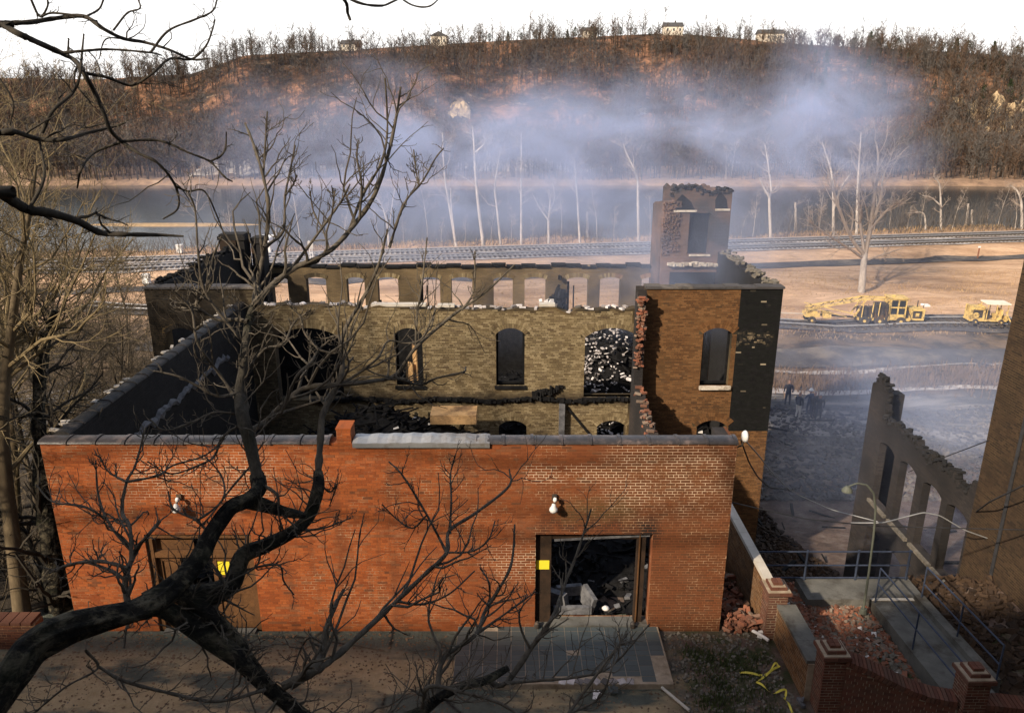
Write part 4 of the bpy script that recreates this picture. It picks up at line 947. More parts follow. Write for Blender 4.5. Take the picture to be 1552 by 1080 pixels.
# ================================================================== garden wall, pillars
gw = thing('garden_wall', 'low red brick garden wall with three capped pillars beside the mill forecourt', 'brick wall', (5.7, 12.2, 0))
def brick_faces(mbb, faces, seed):
    for (axis, f, sgn, a0, a1, z0, zt) in faces: bricks_to(mbb, axis, f, sgn, brick_list(a0, a1, z0, zt, seed=seed + int(a0 * 7)), depth=.03)
def pillar(cx, cy, z0, z1, s=.42):
    h = s / 2
    core = MB().box(cx - h + .012, cx + h - .012, cy - h + .012, cy + h - .012, z0, z1 - .3)
    p = core.build('pillar', M['mortar_garden'], gw)
    lst1 = brick_list(cx - h, cx + h, z0, z1 - .30, seed=5); lst2 = brick_list(cy - h + .004, cy + h, z0, z1 - .30, seed=6)
    single_bricks(lst1, 'x', cy - h + .012, 1, M['brick_garden'], p); single_bricks(lst2, 'y', cx - h + .012, 1, M['brick_garden'], p)
    b = MB(); bricks_to(b, 'y', cx + h - .012, -1, brick_list(cy - h, cy + h, z0, z1 - .3, seed=9)); b.build('rear_bricks', M['brick_garden'], p, kind='stuff')
    z = z1 - .30                                   # corbelled cap: bed, projecting course, bed, stepped top
    for nm, e, t_, mt in (('mortar_bed', .03, .018, 'mortar_garden'), ('cap_course', .055, .075, 'brick_garden'), ('mortar_bed', .03, .018, 'mortar_garden'), ('cap_course', -.03, .065, 'brick_garden'), ('mortar_bed', -.06, .012, 'mortar_garden'), ('cap_course', -.11, .06, 'brick_garden')):
        if nm == 'mortar_bed': MB().box(cx - h - e, cx + h + e, cy - h - e, cy + h + e, z, z + t_).build(nm, M[mt], p)
        else:
            c = MB(); n = 2
            for i in range(n):
                for j in range(n):
                    d = (2 * h + 2 * e) / n; c.box(cx - h - e + i * d + .004, cx - h - e + (i + 1) * d - .004, cy - h - e + j * d + .004, cy - h - e + (j + 1) * d - .004, z, z + t_)
            c.build(nm, M[mt], p)
        z += t_
    return p
P1, P2, P3 = (5.66, 14.2), (5.98, 12.0), (8.30, 11.42)
pillar(*P1, -.9, 1.42); pillar(*P2, -.6, 1.58); pillar(*P3, -.6, 1.55)
# wall running back from the first pillar (pale coping), wall between pillars 1 and 2 (grey cap)
w1 = MB(); wall_core(w1, 'y', 5.50, 1, .14, P1[1] + .2, 18.2, -3.0, 1.18); w1o = w1.build('wall_panel', M['mortar_garden'], gw)
b = MB(); bricks_to(b, 'y', 5.50, 1, brick_list(P1[1] + .21, 18.2, -1.5, 1.17, seed=31)); b.build('brickwork', M['brick_wing'], w1o, kind='stuff')
for i in range(6): MB().box(5.46, 5.66, P1[1] + .22 + i * .63, P1[1] + .22 + i * .63 + .62, 1.18, 1.27).build('coping_stone', M['concrete_pale'], w1o)
w2 = MB(); wall_core(w2, 'y', 5.66, 1, .34, P2[1] + .2, P1[1] - .2, -.9, .86); w2o = w2.build('wall_panel', M['mortar_garden'], gw)
single_bricks(brick_list(P2[1] + .21, P1[1] - .21, -.1, .85, seed=33)[:300], 'y', 5.66, 1, M['brick_wing'], w2o)
for i in range(3): MB().box(5.63, 6.03, P2[1] + .22 + i * .585, P2[1] + .22 + i * .585 + .578, .86, .93).build('cap_slab', M['concrete'], w2o)
# sagging front wall between pillars 2 and 3 with a rowlock top course
ang = math.atan2(P3[1] - P2[1], P3[0] - P2[0]); Lw = math.hypot(P3[0] - P2[0], P3[1] - P2[1])
def front_panel(o, ang, a0, a1, ztf, seed):
    r = bpy.data.objects.new('wall_panel', wall_core(MB(), 'x', -.14, 1, .28, a0, a1, -.6, lambda a: ztf(a) - .12, brk=list(np.arange(a0, a1, .2))).mesh('wall_panel', M['mortar_garden']))
    COL.objects.link(r); r.parent = gw; r.location = Vector(o) - gw.location; r.rotation_euler = (0, 0, ang)
    lst = brick_list(a0, a1, -.3, lambda a: ztf(a) - .12, seed=seed)[-300:]
    for (u0, u1, z0, z1, p) in lst:
        key = ('fp', round(u1 - u0, 3))
        if key not in _bm_cache: _bm_cache[key] = MB().box(-(u1 - u0) / 2, (u1 - u0) / 2, 0, .06, -.0325, .0325).mesh('brick', M['brick_garden'])
        q = bpy.data.objects.new('brick', _bm_cache[key]); COL.objects.link(q); q.parent = r; q.location = ((u0 + u1) / 2, -.14 - p, (z0 + z1) / 2)
    if 'row' not in _bm_cache: _bm_cache['row'] = MB().box(-.031, .031, -.175, .175, -.06, .06).mesh('rowlock_brick', M['brick_garden'])
    for a in np.arange(a0 + .04, a1 - .03, .075):
        q = bpy.data.objects.new('rowlock_brick', _bm_cache['row']); COL.objects.link(q); q.parent = r
        sl = (ztf(a + .05) - ztf(a - .05)) / .1
        q.location = (a, random.uniform(-.006, .006), ztf(a) - .06); q.rotation_euler = (random.uniform(-.03, .03), -math.atan(sl) + random.uniform(-.03, .03), random.uniform(-.02, .02))
front_panel((P2[0], P2[1], 0), ang, .22, Lw - .2, lambda a: 1.30 - .52 * smoothstep(0, 1.9, a), 41)
front_panel((P3[0], P3[1], 0), math.radians(-6), .22, 3.2, lambda a: 0.80 - .10 * a / 3, 42)
lowall = thing('low_brick_wall', 'short low brick wall end left of the orange facade', 'brick wall', (-12, 13.7, 0))
lo = wall_core(MB(), 'x', 13.7, 1, .3, -15.0, -10.05, -.3, .62).build('wall_panel', M['mortar'], lowall)
single_bricks(brick_list(-13.2, -10.06, .0, .61, seed=44)[:300], 'x', 13.7, 1, M['brick_garden'], lo)
k = 22; cb = MB(); cb.boxes(np.stack([np.linspace(-14.98, -10.3, k), np.full(k, 13.66), np.full(k, .62)], 1), np.stack([np.linspace(-14.98, -10.3, k) + .2, np.full(k, 14.04), np.full(k, .69)], 1)); cb.build('cap_bricks', M['brick_garden'], lo, kind='stuff')

# ================================================================== ruined wing wall and the warehouse at the right edge
ruin = thing('ruined_wall', 'smoke-veiled broken brick wall with empty window holes and a tall end pier', 'ruined wall', (12.1, 21, -5))
RX = 12.1
rzt = lambda a: float(np.interp(a, [17.9, 18.2, 18.5, 18.75, 19.2, 19.6, 20.2, 20.7, 21.2, 21.9, 22.4, 23.0, 23.28, 23.35, 23.55, 23.9, 24.2, 24.4], [1.5, 1.62, 1.15, 1.2, 1.42, 1.25, 1.35, 1.2, 1.4, 1.3, 1.42, 1.25, 1.35, 2.0, 2.35, 2.55, 2.2, 2.05])) + .06 * math.sin(a * 31) + .05 * math.sin(a * 53)
ro = []
for c in (22.75, 21.35, 19.95, 18.65): ro += [(c - .50, c + .50, -1.6, .60, .14), (c - .50, c + .50, -4.6, -2.5, .14)]
mb = wall_core(MB(), 'y', RX, 1, .24, 18.03, 24.35, -6.8, rzt, ro, brk=list(np.arange(18, 24.4, .07)))
wall_core(mb, 'x', 24.34, -1, .45, RX + .242, RX + .9, -6.8, 1.9)
rw_ = mb.build('wall', M['ruin_brick'], ruin)
for (a, b, zs, *_r) in ro: MB().box(RX - .10, RX + .2, a - .1, b + .1, zs - .10, zs - .003).build('window_sill', M['dull_stone'], ruin)
lp = MB(); k = 160; yy = rng.uniform(18.05, 24.3, k)
lp.rboxes(np.stack([RX + rng.uniform(.02, .22, k), yy, np.array([rzt(a) for a in yy]) + rng.uniform(-.03, .07, k)], 1), np.tile([(.10, .05, .034)], (k, 1)), rand_rot(k, .5)); lp.build('loose_cap_bricks', M['side_char'], rw_, kind='stuff')
ware = thing('brick_warehouse', 'tall brown brick building cut off by the right edge of the picture', 'building', (17, 13, -5))
mb = wall_core(MB(), 'y', RX - .04, 1, .4, 6.0, 18.0, -6.5, 11.6); wall_core(mb, 'x', 17.6, 1, .4, RX + .362, 24, -6.5, 11.6); mb.box(RX - .1, 24, 5.9, 18.06, 11.6, 11.8)
wo = mb.build('wall', M['mortar_dark'], ware)
b = MB(); bricks_to(b, 'y', RX - .04, 1, brick_list(11.2, 18.0, -5.2, 8.5, seed=51)); b.build('brickwork', M['brick_dark'], wo, kind='stuff')
b = MB().tube([(RX - .07, 16.75, -5), (RX - .07, 16.75, 9)], .045, 8); b.build('downpipe', M['cable'], ware)

# ================================================================== ramp, rails, lamp post, lights, signs, cables, litter
ramp = thing('concrete_ramp', 'grey concrete entrance ramp with a raised kerb between the brick wall and the ruin', 'ramp', (9, 13.8, 0))
b = MB(); b.hexes([[(8.5, 11.75, -1), (9.5, 11.75, -1), (9.5, 15.6, -1.4), (8.5, 15.6, -1.4), (8.5, 11.75, .06), (9.5, 11.75, .06), (9.5, 15.6, -.12), (8.5, 15.6, -.12)]]); b.build('slab', M['concrete'], ramp)
b = MB(); b.hexes([[(9.503, 12.6, -1), (9.72, 12.6, -1), (9.72, 15.6, -1.4), (9.503, 15.6, -1.4), (9.503, 12.6, .16), (9.72, 12.6, .16), (9.72, 15.6, .02), (9.503, 15.6, .02)]]); b.build('kerb', M['concrete'], ramp)
b = MB(); b.box(7.0, 9.8, 15.602, 16.45, -1.5, -.11); b.build('landing', M['concrete'], ramp)
b = MB(); b.box(8.5, 9.5, 15.55, 15.64, -.112, -.095); b.build('worn_edge', M['concrete_pale'], ramp)
def rail(label, paths, posts, rad=.019, mat='pipe', group='ramp handrails'):
    r = thing('handrail', label, 'handrail', paths[0][0], group)
    for p in paths: MB().tube(p, rad, 8).build('rail', M[mat], r, True)
    for p in posts: MB().tube(p, rad, 8).build('post', M[mat], r, True)
rz = lambda y: .06 - .18 * (y - 11.75) / 3.85
xl, xr = 8.55, 9.62
rail('blue-grey pipe handrail on the left side of the ramp', [[(xl, 15.5, rz(15.5) + .92), (xl, 13.8, rz(13.8) + .92), (xl, 12.1, rz(12.1) + .92), (xl + .25, 12.0, rz(12) + .92)], [(xl, 15.5, rz(15.5) + .5), (xl, 12.1, rz(12.1) + .5)]], [[(xl, y, rz(y) - .05), (xl, y, rz(y) + .92)] for y in (15.5, 13.75, 12.1)])
rail('blue-grey pipe handrail on the far kerb of the ramp', [[(xr, 15.5, rz(15.5) + .95), (xr, 12.6, rz(12.6) + .95)], [(xr, 15.5, rz(15.5) + .5), (xr, 12.6, rz(12.6) + .5)]], [[(xr, y, rz(y)), (xr, y, rz(y) + .95)] for y in (15.5, 14.0, 12.6)])
f = thing('pipe_fence', 'dark pipe fence across the back of the courtyard landing', 'fence', (7.7, 16.4, -.2))
for zz in (.15, .5, .88): MB().tube([(5.9, 16.4, zz - .2), (9.75, 16.4, zz - .2)], .022, 6).build('rail', M['pipe'], f)
for xx in (5.95, 7.2, 8.45, 9.7): MB().tube([(xx, 16.4, -.5), (xx, 16.4, .72)], .028, 6).build('post', M['pipe'], f)
lp = thing('lamp_post', 'slender pale green lamp post with a gooseneck arm', 'lamp post', (8.2, 15.3, -.25))
pts = [(8.2, 15.3, -.3), (8.18, 15.3, .8), (8.15, 15.3, 1.8), (8.1, 15.3, 2.45), (8.0, 15.3, 2.85), (7.82, 15.3, 3.05), (7.6, 15.3, 3.1), (7.42, 15.3, 3.02)]
q = np.linspace(0, 7, 40); pts = np.array(pts); pts = np.stack([np.interp(q, range(8), pts[:, i]) for i in range(3)], 1)
MB().tube(pts, np.linspace(.030, .017, 40), 8).build('pole', M['pipe_green'], lp, True)
MB().lathe((8.2, 15.3, -.26), [(0, .12), (.07, .12), (.09, .02), (.09, 0)], k=10).build('base', M['pipe_green'], lp)
MB().lathe((7.4, 15.3, 2.9), [(.0, .12), (.05, .12), (.11, .04), (.12, 0), (0, .0)], k=12).build('lamp_shade', M['pipe_green'], lp)
def floodlight(u, v, label):
    p = atY(u, v, FY); r = thing('floodlight', label, 'floodlight', (p[0], FY, p[2]), 'wall floodlights')
    x, z = p[0], p[2]
    MB().box(x - .05, x + .05, FY - .05, FY - .012, z + .02, z + .14).build('junction_box', M['machine_dark'], r)
    MB().tube([(x, FY - .05, z + .08), (x + .01, FY - .12, z + .06), (x, FY - .16, z)], .016, 6).build('bracket', M['machine_dark'], r)
    MB().lathe((x + .01, FY - .14, z + .04), [(0, .085), (.03, .08), (.045, .04), (.04, 0), (0, -.01)], k=12).build('small_lamp', M['white'], r, True)
    MB().lathe((x - .02, FY - .18, z - .13), [(0, .13), (.035, .13), (.05, .08), (.085, .03), (.09, -.01), (.07, -.05), (0, -.07)], k=14).build('bulb', M['white'], r, True)
floodlight(273, 757, 'white bulb floodlight on the facade above the left double door'); floodlight(840, 757, 'white bulb floodlight on the facade above the loading door')
p = at(1129, 661, 15.6)
r = thing('round_lamp', 'white round lamp on a bracket at the right end of the coping', 'lamp', p)
MB().lathe(p, [(0, -.05), (.09, -.045), (.12, -.01), (.125, .02), (.11, .04), (0, .05)], 'x', 16).build('lamp_dish', M['white'], r, True)
MB().tube([p + [0, 0, -.03], p + [-.04, .0, -.2], p + [-.16, .05, -.28], (XR - .01, FY + .15, p[2] - .36)], .018, 6).build('bracket', M['machine_dark'], r)
x0 = doorR[0]
b = MB(); b.box(x0 + .02, x0 + .30, FY + .08, FY + .098, 1.52, 1.73); shaped('warning_card', 'yellow card fixed on the left post of the loading door', 'sign', b, M['yellow_sign'], group='yellow warning cards')
b = MB(); b.box(-6.33, -6.08, FY + .115, FY + .129, 1.36, 1.68); shaped('warning_card', 'yellow card on the left double door behind the branches', 'sign', b, M['yellow_sign'], group='yellow warning cards')
def wire(label, pts, rad, mat='cable', sag=0.0, name='overhead_wire'):
    pts = np.array(pts, float); n = len(pts)
    q = np.linspace(0, n - 1, 12 * (n - 1) + 1); P = np.stack([np.interp(q, range(n), pts[:, i]) for i in range(3)], 1)
    for _ in range(4): P[1:-1] = (P[:-2] + P[1:-1] * 2 + P[2:]) / 4
    tag(MB().tube(P, rad, 6).build(name, M[mat], None, True), label, 'cable', 'cables crossing the courtyard')
wire('dark cable strung from the facade corner across to the brown brick building', [(XR, 14.5, float(atY(1112, 760, 14.5)[2])), atY(1220, 786, 15), atY(1330, 797, 15.5), (RX - .05, 15.6, float(atY(1552, 803, 15.6)[2]))], .014)
wire('pale loose cable draped across the courtyard over the dark one', [atY(1290, 792, 15.4), atY(1338, 792, 15.6), atY(1365, 785, 16), atY(1400, 776, 16.4), atY(1425, 781, 16.6), atY(1462, 803, 16.9), (RX - .05, 17.2, float(atY(1480, 815, 17.2)[2]))], .014, 'cable_pale')
wire('pale cable hanging from the round lamp down to the right', [p + [-.02, 0, -.05], atY(1150, 690, 15.6), atY(1172, 718, 17), atY(1200, 745, 19), atY(1260, 772, 20.5), atY(1330, 790, 20)], .014, 'cable_pale')
wire('black drooping cable below the round lamp', [p + [-.06, .05, -.1], atY(1135, 700, 14.9), atY(1148, 722, 16), atY(1165, 738, 18), atY(1200, 742, 19)], .016)
wire('thin dark cable running from the ruin to the brown brick building', [(RX + .1, 21.5, float(atY(1380, 715, 21.5)[2])), atY(1430, 693, 19.6), (RX - .05, 17.9, float(atY(1495, 667, 17.9)[2]))], .013)
wire('black cable rising at the right edge along the brown brick building', [(RX - .06, 17.8, float(atY(1440, 775, 17.8)[2])), atY(1500, 760, 16.4), atY(1552, 735, 15.2)], .02)
# yellow barrier tape on the weedy ground
tp = [(1121, 1022), (1150, 1026), (1168, 1018), (1176, 1006), (1182, 1012), (1165, 1022), (1144, 1035), (1160, 1046), (1174, 1053), (1192, 1048), (1188, 1062), (1196, 1072), (1204, 1086)]
P = np.array([atZ(u, v, 0.0) for u, v in tp]); n = len(P); q = np.linspace(0, n - 1, 90); P = np.stack([np.interp(q, range(n), P[:, i]) for i in range(3)], 1)
for _ in range(3): P[1:-1] = (P[:-2] + 2 * P[1:-1] + P[2:]) / 4
P[:, 2] = height(P[:, 0], P[:, 1]) + .05 + .035 * np.sin(q * 3.1)
T = np.gradient(P, axis=0); T /= np.linalg.norm(T, axis=1, keepdims=True); S_ = np.stack([-T[:, 1], T[:, 0], .9 * np.sin(q * 2.3)], 1); S_ /= np.linalg.norm(S_, axis=1, keepdims=True)
b = MB(); b.add(np.stack([P - S_ * .022, P + S_ * .022], 1).reshape(-1, 3), [(2 * i, 2 * i + 1, 2 * i + 3, 2 * i + 2) for i in range(89)])
shaped('barrier_tape', 'crumpled yellow barrier tape lying on the weedy ground by the garden wall', 'tape', b, M['tape'])
def lying(name, label, cat, p, half, mat, tilt=.2):
    b = MB(); b.rboxes([p], [half], rand_rot(1, tilt)); 
    b.rboxes([np.array(p) + [.03, .02, half[2] * 1.6]], [np.array(half) * [.6, .7, .6]], rand_rot(1, tilt)); shaped(name, label, cat, b, M[mat])
lying('paper_scrap', 'white paper scrap on the ground in front of the porch', 'litter', atZ(903, 1052, .02), (.13, .05, .008), 'plaster')
lying('slate_block', 'blue-grey broken slab leaning on the porch edge', 'slab', atZ(929, 1045, .08), (.10, .08, .02), 'tile', .5)
lying('white_bag', 'small white rag lying on the rubble by the first pillar', 'litter', atZ(1152, 961, .05), (.10, .05, .03), 'plaster')
lying('bottle_litter', 'pale plastic bottle lying beside the yellow tape', 'litter', atZ(1214, 1064, .05), (.12, .035, .03), 'ash')
b = MB().tube([atZ(1003, 1041, .05), atZ(1045, 1076, .06)], .03, 8); shaped('fallen_pole', 'pale pole lying on the ground off the porch corner', 'pole', b, M['concrete_pale'])
b = MB().tube([atZ(1140, 955, .10), atZ(1152, 961, .12), atZ(1165, 970, .10)], .035, 8); shaped('white_pipe', 'short white pipe lying against the garden wall', 'pipe', b, M['plaster'])

# brick rubble, weeds (uncountable)
def rubble(name, label, n, fx, mat, hs, seed, lift=.03, tilt=1.5):
    r = np.random.default_rng(seed); x, y = fx(r, n); z = height(x, y) + r.uniform(0, lift, n)
    global rng
    keep = rng; rng = r; Rm = rand_rot(n, tilt); rng = keep
    h = np.tile([hs], (n, 1)) * r.uniform(.35, 1.05, (n, 1)) * r.uniform(.8, 1.1, (n, 3))
    o = MB().rboxes(np.stack([x, y, z], 1), h, Rm).build(name, mat); tag(o, label, 'rubble', kind='stuff')
rubble('brick_rubble', 'broken red bricks scattered behind the garden wall', 2400, lambda r, n: (np.clip(r.normal(6.9, .8, n), 6.05, 8.4), np.clip(r.normal(14.9, 1.0, n), 12.4, 16.5)), M['brick_red'], (.10, .05, .035), 61)
rubble('brick_rubble', 'loose bricks heaped between the facade corner and the garden wall', 900, lambda r, n: (r.uniform(4.7, 5.4, n), r.uniform(14.2, 19.5, n)), M['brick_red'], (.10, .05, .035), 62, .3)
rubble('brick_rubble', 'grey and brown rubble covering the low courtyard beside the mill', 6500, lambda r, n: (r.uniform(4.8, 12.0, n), 18.5 + 17 * r.uniform(0, 1, n) ** 1.2), M['brick_dark'], (.13, .08, .05), 63, .12)
rubble('stone_litter', 'grey stones and ash lumps on the courtyard ground', 1100, lambda r, n: (r.uniform(6.1, 8.4, n), r.uniform(11.9, 16.4, n)), M['dull_stone'], (.06, .05, .03), 64)
rubble('stone_litter', 'small stones and litter on the weedy yard', 900, lambda r, n: (r.uniform(3.3, 5.5, n), r.uniform(10.5, 14.2, n)), M['dull_stone'], (.035, .03, .02), 65, .02)
rubble('gravel_specks', 'loose gravel on the asphalt yard', 900, lambda r, n: (r.uniform(-10, 3.5, n), r.uniform(10.0, 14.1, n)), M['dull_stone'], (.014, .012, .010), 66, .01)
rubble('dark_debris', 'dark broken bricks and ash below the ramp at the foot of the brown building', 1300, lambda r, n: (r.uniform(9.9, 12.0, n), r.uniform(11.0, 17.5, n)), M['brick_dark'], (.12, .08, .04), 69, .06)
rubble('lot_litter', 'dark rubble and burned litter spread over the near half of the dirt lot', 5200, lambda r, n: (r.uniform(9, 34, n), 34 + 13 * r.uniform(0, 1, n) ** 1.7), M['cinder'], (.16, .11, .06), 76, .05)
rubble('leaf_litter', 'brown dead leaves scattered over the asphalt yard', 3800, lambda r, n: (r.uniform(-12, 5.4, n), np.clip(14.2 - np.abs(r.normal(0, 1.6, n)), 9.5, 14.2)), M['scrub'], (.028, .02, .003), 77, .012, .5)
rubble('fallen_timbers', 'charred timbers and pipes lying about the courtyard and dirt lot', 130, lambda r, n: (np.where(r.uniform(size=n) < .5, r.uniform(5.2, 11.8, n), r.uniform(10, 32, n)), np.where(np.arange(n) < 65, r.uniform(18, 34, n), r.uniform(30, 47, n))), M['char'], (1.0, .07, .05), 75, .12, .25)
rubble('white_rubble', 'pale plaster scraps among the bricks behind the garden wall', 70, lambda r, n: (r.uniform(6.3, 8.3, n), r.uniform(12.2, 15.8, n)), M['plaster'], (.10, .05, .02), 67)
rubble('field_stones', 'grey blocks and lumps strewn over the dirt lot', 500, lambda r, n: (r.uniform(9, 34, n), r.uniform(36, 49, n)), M['dull_stone'], (.10, .08, .04), 68, .02)
def blades(name, label, cat, x, y, hgt, wid, mat, seed, lean=.5):
    r = np.random.default_rng(seed); n = len(x); z = height(x, y); a = r.uniform(0, 2 * math.pi, n); h = hgt * r.uniform(.5, 1.3, n)
    d = np.stack([np.cos(a), np.sin(a), 0 * a], 1); t_ = r.uniform(0, 2 * math.pi, n); le = np.stack([np.cos(t_), np.sin(t_), 0 * t_], 1) * (lean * h * r.uniform(0, 1, n))[:, None]
    b0 = np.stack([x, y, z - .02], 1); w_ = d * wid; m_ = b0 + le * .35 + np.array([0, 0, 1]) * (h * .6)[:, None]; tp_ = b0 + le + np.array([0, 0, 1]) * h[:, None]
    V = np.stack([b0 - w_, b0 + w_, m_ + w_ * .6, m_ - w_ * .6, tp_], 1); i = np.arange(n)[:, None] * 5
    o = MB().add(V.reshape(-1, 3), i + [0, 1, 2, 3], i + [3, 2, 4]).build(name, mat); tag(o, label, cat, kind='stuff')
r = np.random.default_rng(70)
cx, cy = r.uniform(3.7, 5.3, 60), r.uniform(10.6, 13.6, 60)
blades('weeds', 'low green weeds growing on the yard beside the garden wall', 'weeds', np.repeat(cx, 45) + r.normal(0, .13, 2700), np.repeat(cy, 45) + r.normal(0, .13, 2700), .13, .012, M['weed'], 71)
n = 26000; yy = 62 + 28 * r.uniform(0, 1, n); xx = r.uniform(-70, 80, n); k_ = fbm(xx / 9, yy / 4) > -.15
blades('dry_grass', 'dry straw grass over the flat field below the tracks', 'grass', xx[k_], yy[k_], .22, .03, M['straw'], 72, .9)
n = 9000; xx = r.uniform(-70, 80, n); dd = r.uniform(7.5, 17, n); yy = track_y(xx) + dd
blades('dry_grass', 'dry grass strip between the railway and the river', 'grass', xx, yy, .45, .035, M['straw'], 73, .7)
n = 7000; xx = r.uniform(14, 60, n); yy = 52 + r.normal(0, 1.3, n)
blades('scrub', 'brown scrub in the strip beside the dirt lot', 'scrub', xx, yy, .6, .035, M['scrub'], 74, .8)

# ================================================================== tracks, roads
def track(name, pts, label, gauge=1.44, bed=3.6, lift=.10, rails=True, nt=None, mat='ballast'):
    b = strip(name, pts, bed, lift, M[mat], 1.5)
    pts = np.asarray(pts, float)
    seg = np.linalg.norm(np.diff(pts, axis=0), axis=1); s = np.concatenate([[0], np.cumsum(seg)])
    q = np.arange(0, s[-1], 3.0); P = np.stack([np.interp(q, s, pts[:, 0]), np.interp(q, s, pts[:, 1])], 1); T = np.gradient(P, axis=0); T /= np.linalg.norm(T, axis=1, keepdims=True); Nn = np.stack([-T[:, 1], T[:, 0]], 1)
    for sg in (-1, 1):
        e = P + Nn * sg * gauge / 2; z = height(e[:, 0], e[:, 1]) + lift + .21
        MB().tubes(np.stack([e[:, 0], e[:, 1], z], 1)[None], np.full((1, len(q)), .085), 4).build('rail', M['rail'], b)
    q = np.arange(0, s[-1], .62); P = np.stack([np.interp(q, s, pts[:, 0]), np.interp(q, s, pts[:, 1])], 1); k = np.abs(P[:, 0]) < 90; P = P[k]; k = len(P)
    th = math.atan2(pts[-1, 1] - pts[0, 1], pts[-1, 0] - pts[0, 0]); Rm = np.tile(np.array([[math.cos(th), -math.sin(th), 0], [math.sin(th), math.cos(th), 0], [0, 0, 1]])[None], (k, 1, 1))
    MB().rboxes(np.stack([P[:, 0], P[:, 1], height(P[:, 0], P[:, 1]) + lift + .04], 1), np.tile([(.11, 1.25, .09)], (k, 1)), Rm).build('ties', M['tie'], b, kind='stuff')
    return b
def tl(off, x0=-300, x1=320): return [(x, track_y(x) + off) for x in np.linspace(x0, x1, 30)]
track('railway_track', tl(2.2), ''); track('railway_track', tl(-2.4), '')
strip('dirt_road', tl(-9.5), 2.6, .07, M['cinder'], 1.5)
track('siding_track', [(-40, 70.5), (0, 68.5), (30, 66.6), (60, 63.2), (120, 57)], '', bed=4.2, mat='cinder')
strip('access_road', [(-30, 60.5), (10, 58.2), (40, 56.6), (90, 57.5)], 4.4, .07, M['cinder'], 1.2)
strip('dirt_path', [(6, 50.6), (20, 50.0), (60, 50.6)], .9, .08, M['ballast'], 1.0)
strip('dirt_path', [(12, 54.4), (26, 54.2), (60, 57.9)], .5, .08, M['ballast'], 1.0)

# ================================================================== the two yellow track machines, hut, signal mast
def wheel(mb_parent, c, rad, wid, name='wheel'):
    w_ = MB().lathe(c, [(0, -wid / 2), (rad * .55, -wid / 2), (rad * .8, -wid / 2 - .02), (rad, -wid / 2), (rad, wid / 2), (rad * .8, wid / 2 + .02), (0, wid / 2)], 'y', 18)
    o = bpy.data.objects.new(name, w_.mesh(name, M['machine_dark'])); COL.objects.link(o); o.parent = mb_parent
    h = MB().lathe(c, [(0, -wid / 2 - .05), (rad * .3, -wid / 2 - .05), (rad * .32, -wid / 2)], 'y', 10); ho = bpy.data.objects.new('hub', h.mesh('hub', M['machine_yellow'])); COL.objects.link(ho); ho.parent = o
def P_(mb, name, mat, root): return placed(mb, name, M[mat], root)
mY = 66.8
base = atY(1230, 487, mY)
mz0 = hz(30, mY) + .38
m1 = thing('track_machine', 'long yellow rail machine with a slanted boom frame and tall cab in the field', 'rail vehicle', (31.3, mY - .2, mz0)); m1.rotation_euler = (0, 0, R(-5))
L0 = -5.0
P_(MB().box(-.6, 4.6, -.55, .55, .42, .66), 'chassis', 'machine_yellow', m1)
for x_, r_ in ((-4.6, .36), (-.1, .42), (1.2, .42), (3.0, .42)):
    for y_ in (-.75, .75): wheel(m1, (x_, y_, r_), r_, .12)
b = MB()
b.beam((-4.9, -.5, 1.35), (-.1, -.5, 2.35), .14, .18); b.beam((-4.9, .5, 1.35), (-.1, .5, 2.35), .14, .18); b.beam((-.3, -.5, 2.35), (1.9, -.5, 2.30), .12, .16); b.beam((-.3, .5, 2.35), (1.9, .5, 2.30), .12, .16)
for f_ in (0, .33, .66, 1): b.beam((-4.9 + 4.8 * f_, -.5, 1.35 + f_), (-4.9 + 4.8 * f_, .5, 1.35 + f_), .1, .1)
P_(b, 'boom_frame', 'machine_yellow', m1)
P_(MB().beam((-5.4, -.6, 1.95), (-.8, -.6, .95), .07, .09), 'boom_strut', 'machine_yellow', m1); P_(MB().beam((-5.1, -.62, 1.6), (-1.6, -.62, .7), .06, .07), 'boom_strut', 'machine_yellow', m1)
P_(MB().beam((-.1, -.5, 2.3), (-.95, -.5, .7), .12, .14), 'boom_leg', 'machine_yellow', m1); P_(MB().beam((-.1, .5, 2.3), (-.95, .5, .7), .12, .14), 'boom_leg', 'machine_yellow', m1)
b = MB(); b.box(-5.15, -3.9, -.6, .6, .62, .98); b.box(-5.0, -4.1, -.45, .45, .98, 1.15); b.beam((-5.1, -.5, .9), (-4.7, -.5, 1.4), .1, .1); P_(b, 'front_buggy', 'machine_yellow', m1)
P_(MB().box(-3.55, -2.9, -.55, .4, .55, 1.05), 'toolbox', 'machine_yellow', m1); P_(MB().beam((-3.9, 0, .75), (-.6, 0, .55), .16, .16), 'drawbar', 'machine_dark', m1)
P_(MB().tube([(-9.4, .2, .75), (-5.1, .1, .75)], .04, 6), 'tow_bar', 'concrete_pale', m1)
b = MB()
for x_ in (-.5, -.15, .35, .75, 1.3, 1.7): b.box(x_, x_ + .2, -.62, -.4, .3 + .2 * abs(x_ % .5), 1.75); b.beam((x_, -.55, 1.6), (x_ + .35, -.5, .5), .08, .08)
b.box(.9, 1.9, -.5, .5, .66, 1.9); b.box(-.5, .6, -.35, .45, .66, 1.5); P_(b, 'tamping_unit', 'machine_dark', m1)
for x_ in (-.35, .5, 1.05): P_(MB().tube([(x_, -.66, .7), (x_ + .05, -.66, 2.1)], .05, 8), 'hydraulic_ram', 'machine_yellow', m1)
b = MB(); b.box(1.95, 2.05, -.72, .72, .55, 2.45); b.box(3.25, 3.35, -.72, .72, .55, 2.45); b.box(2.05, 3.25, -.72, .72, 2.33, 2.45); b.box(2.05, 3.25, -.72, .72, .55, 1.05); b.box(2.6, 2.7, -.725, -.64, 1.05, 2.33); b.box(2.05, 3.25, -.724, -.63, 1.62, 1.72)
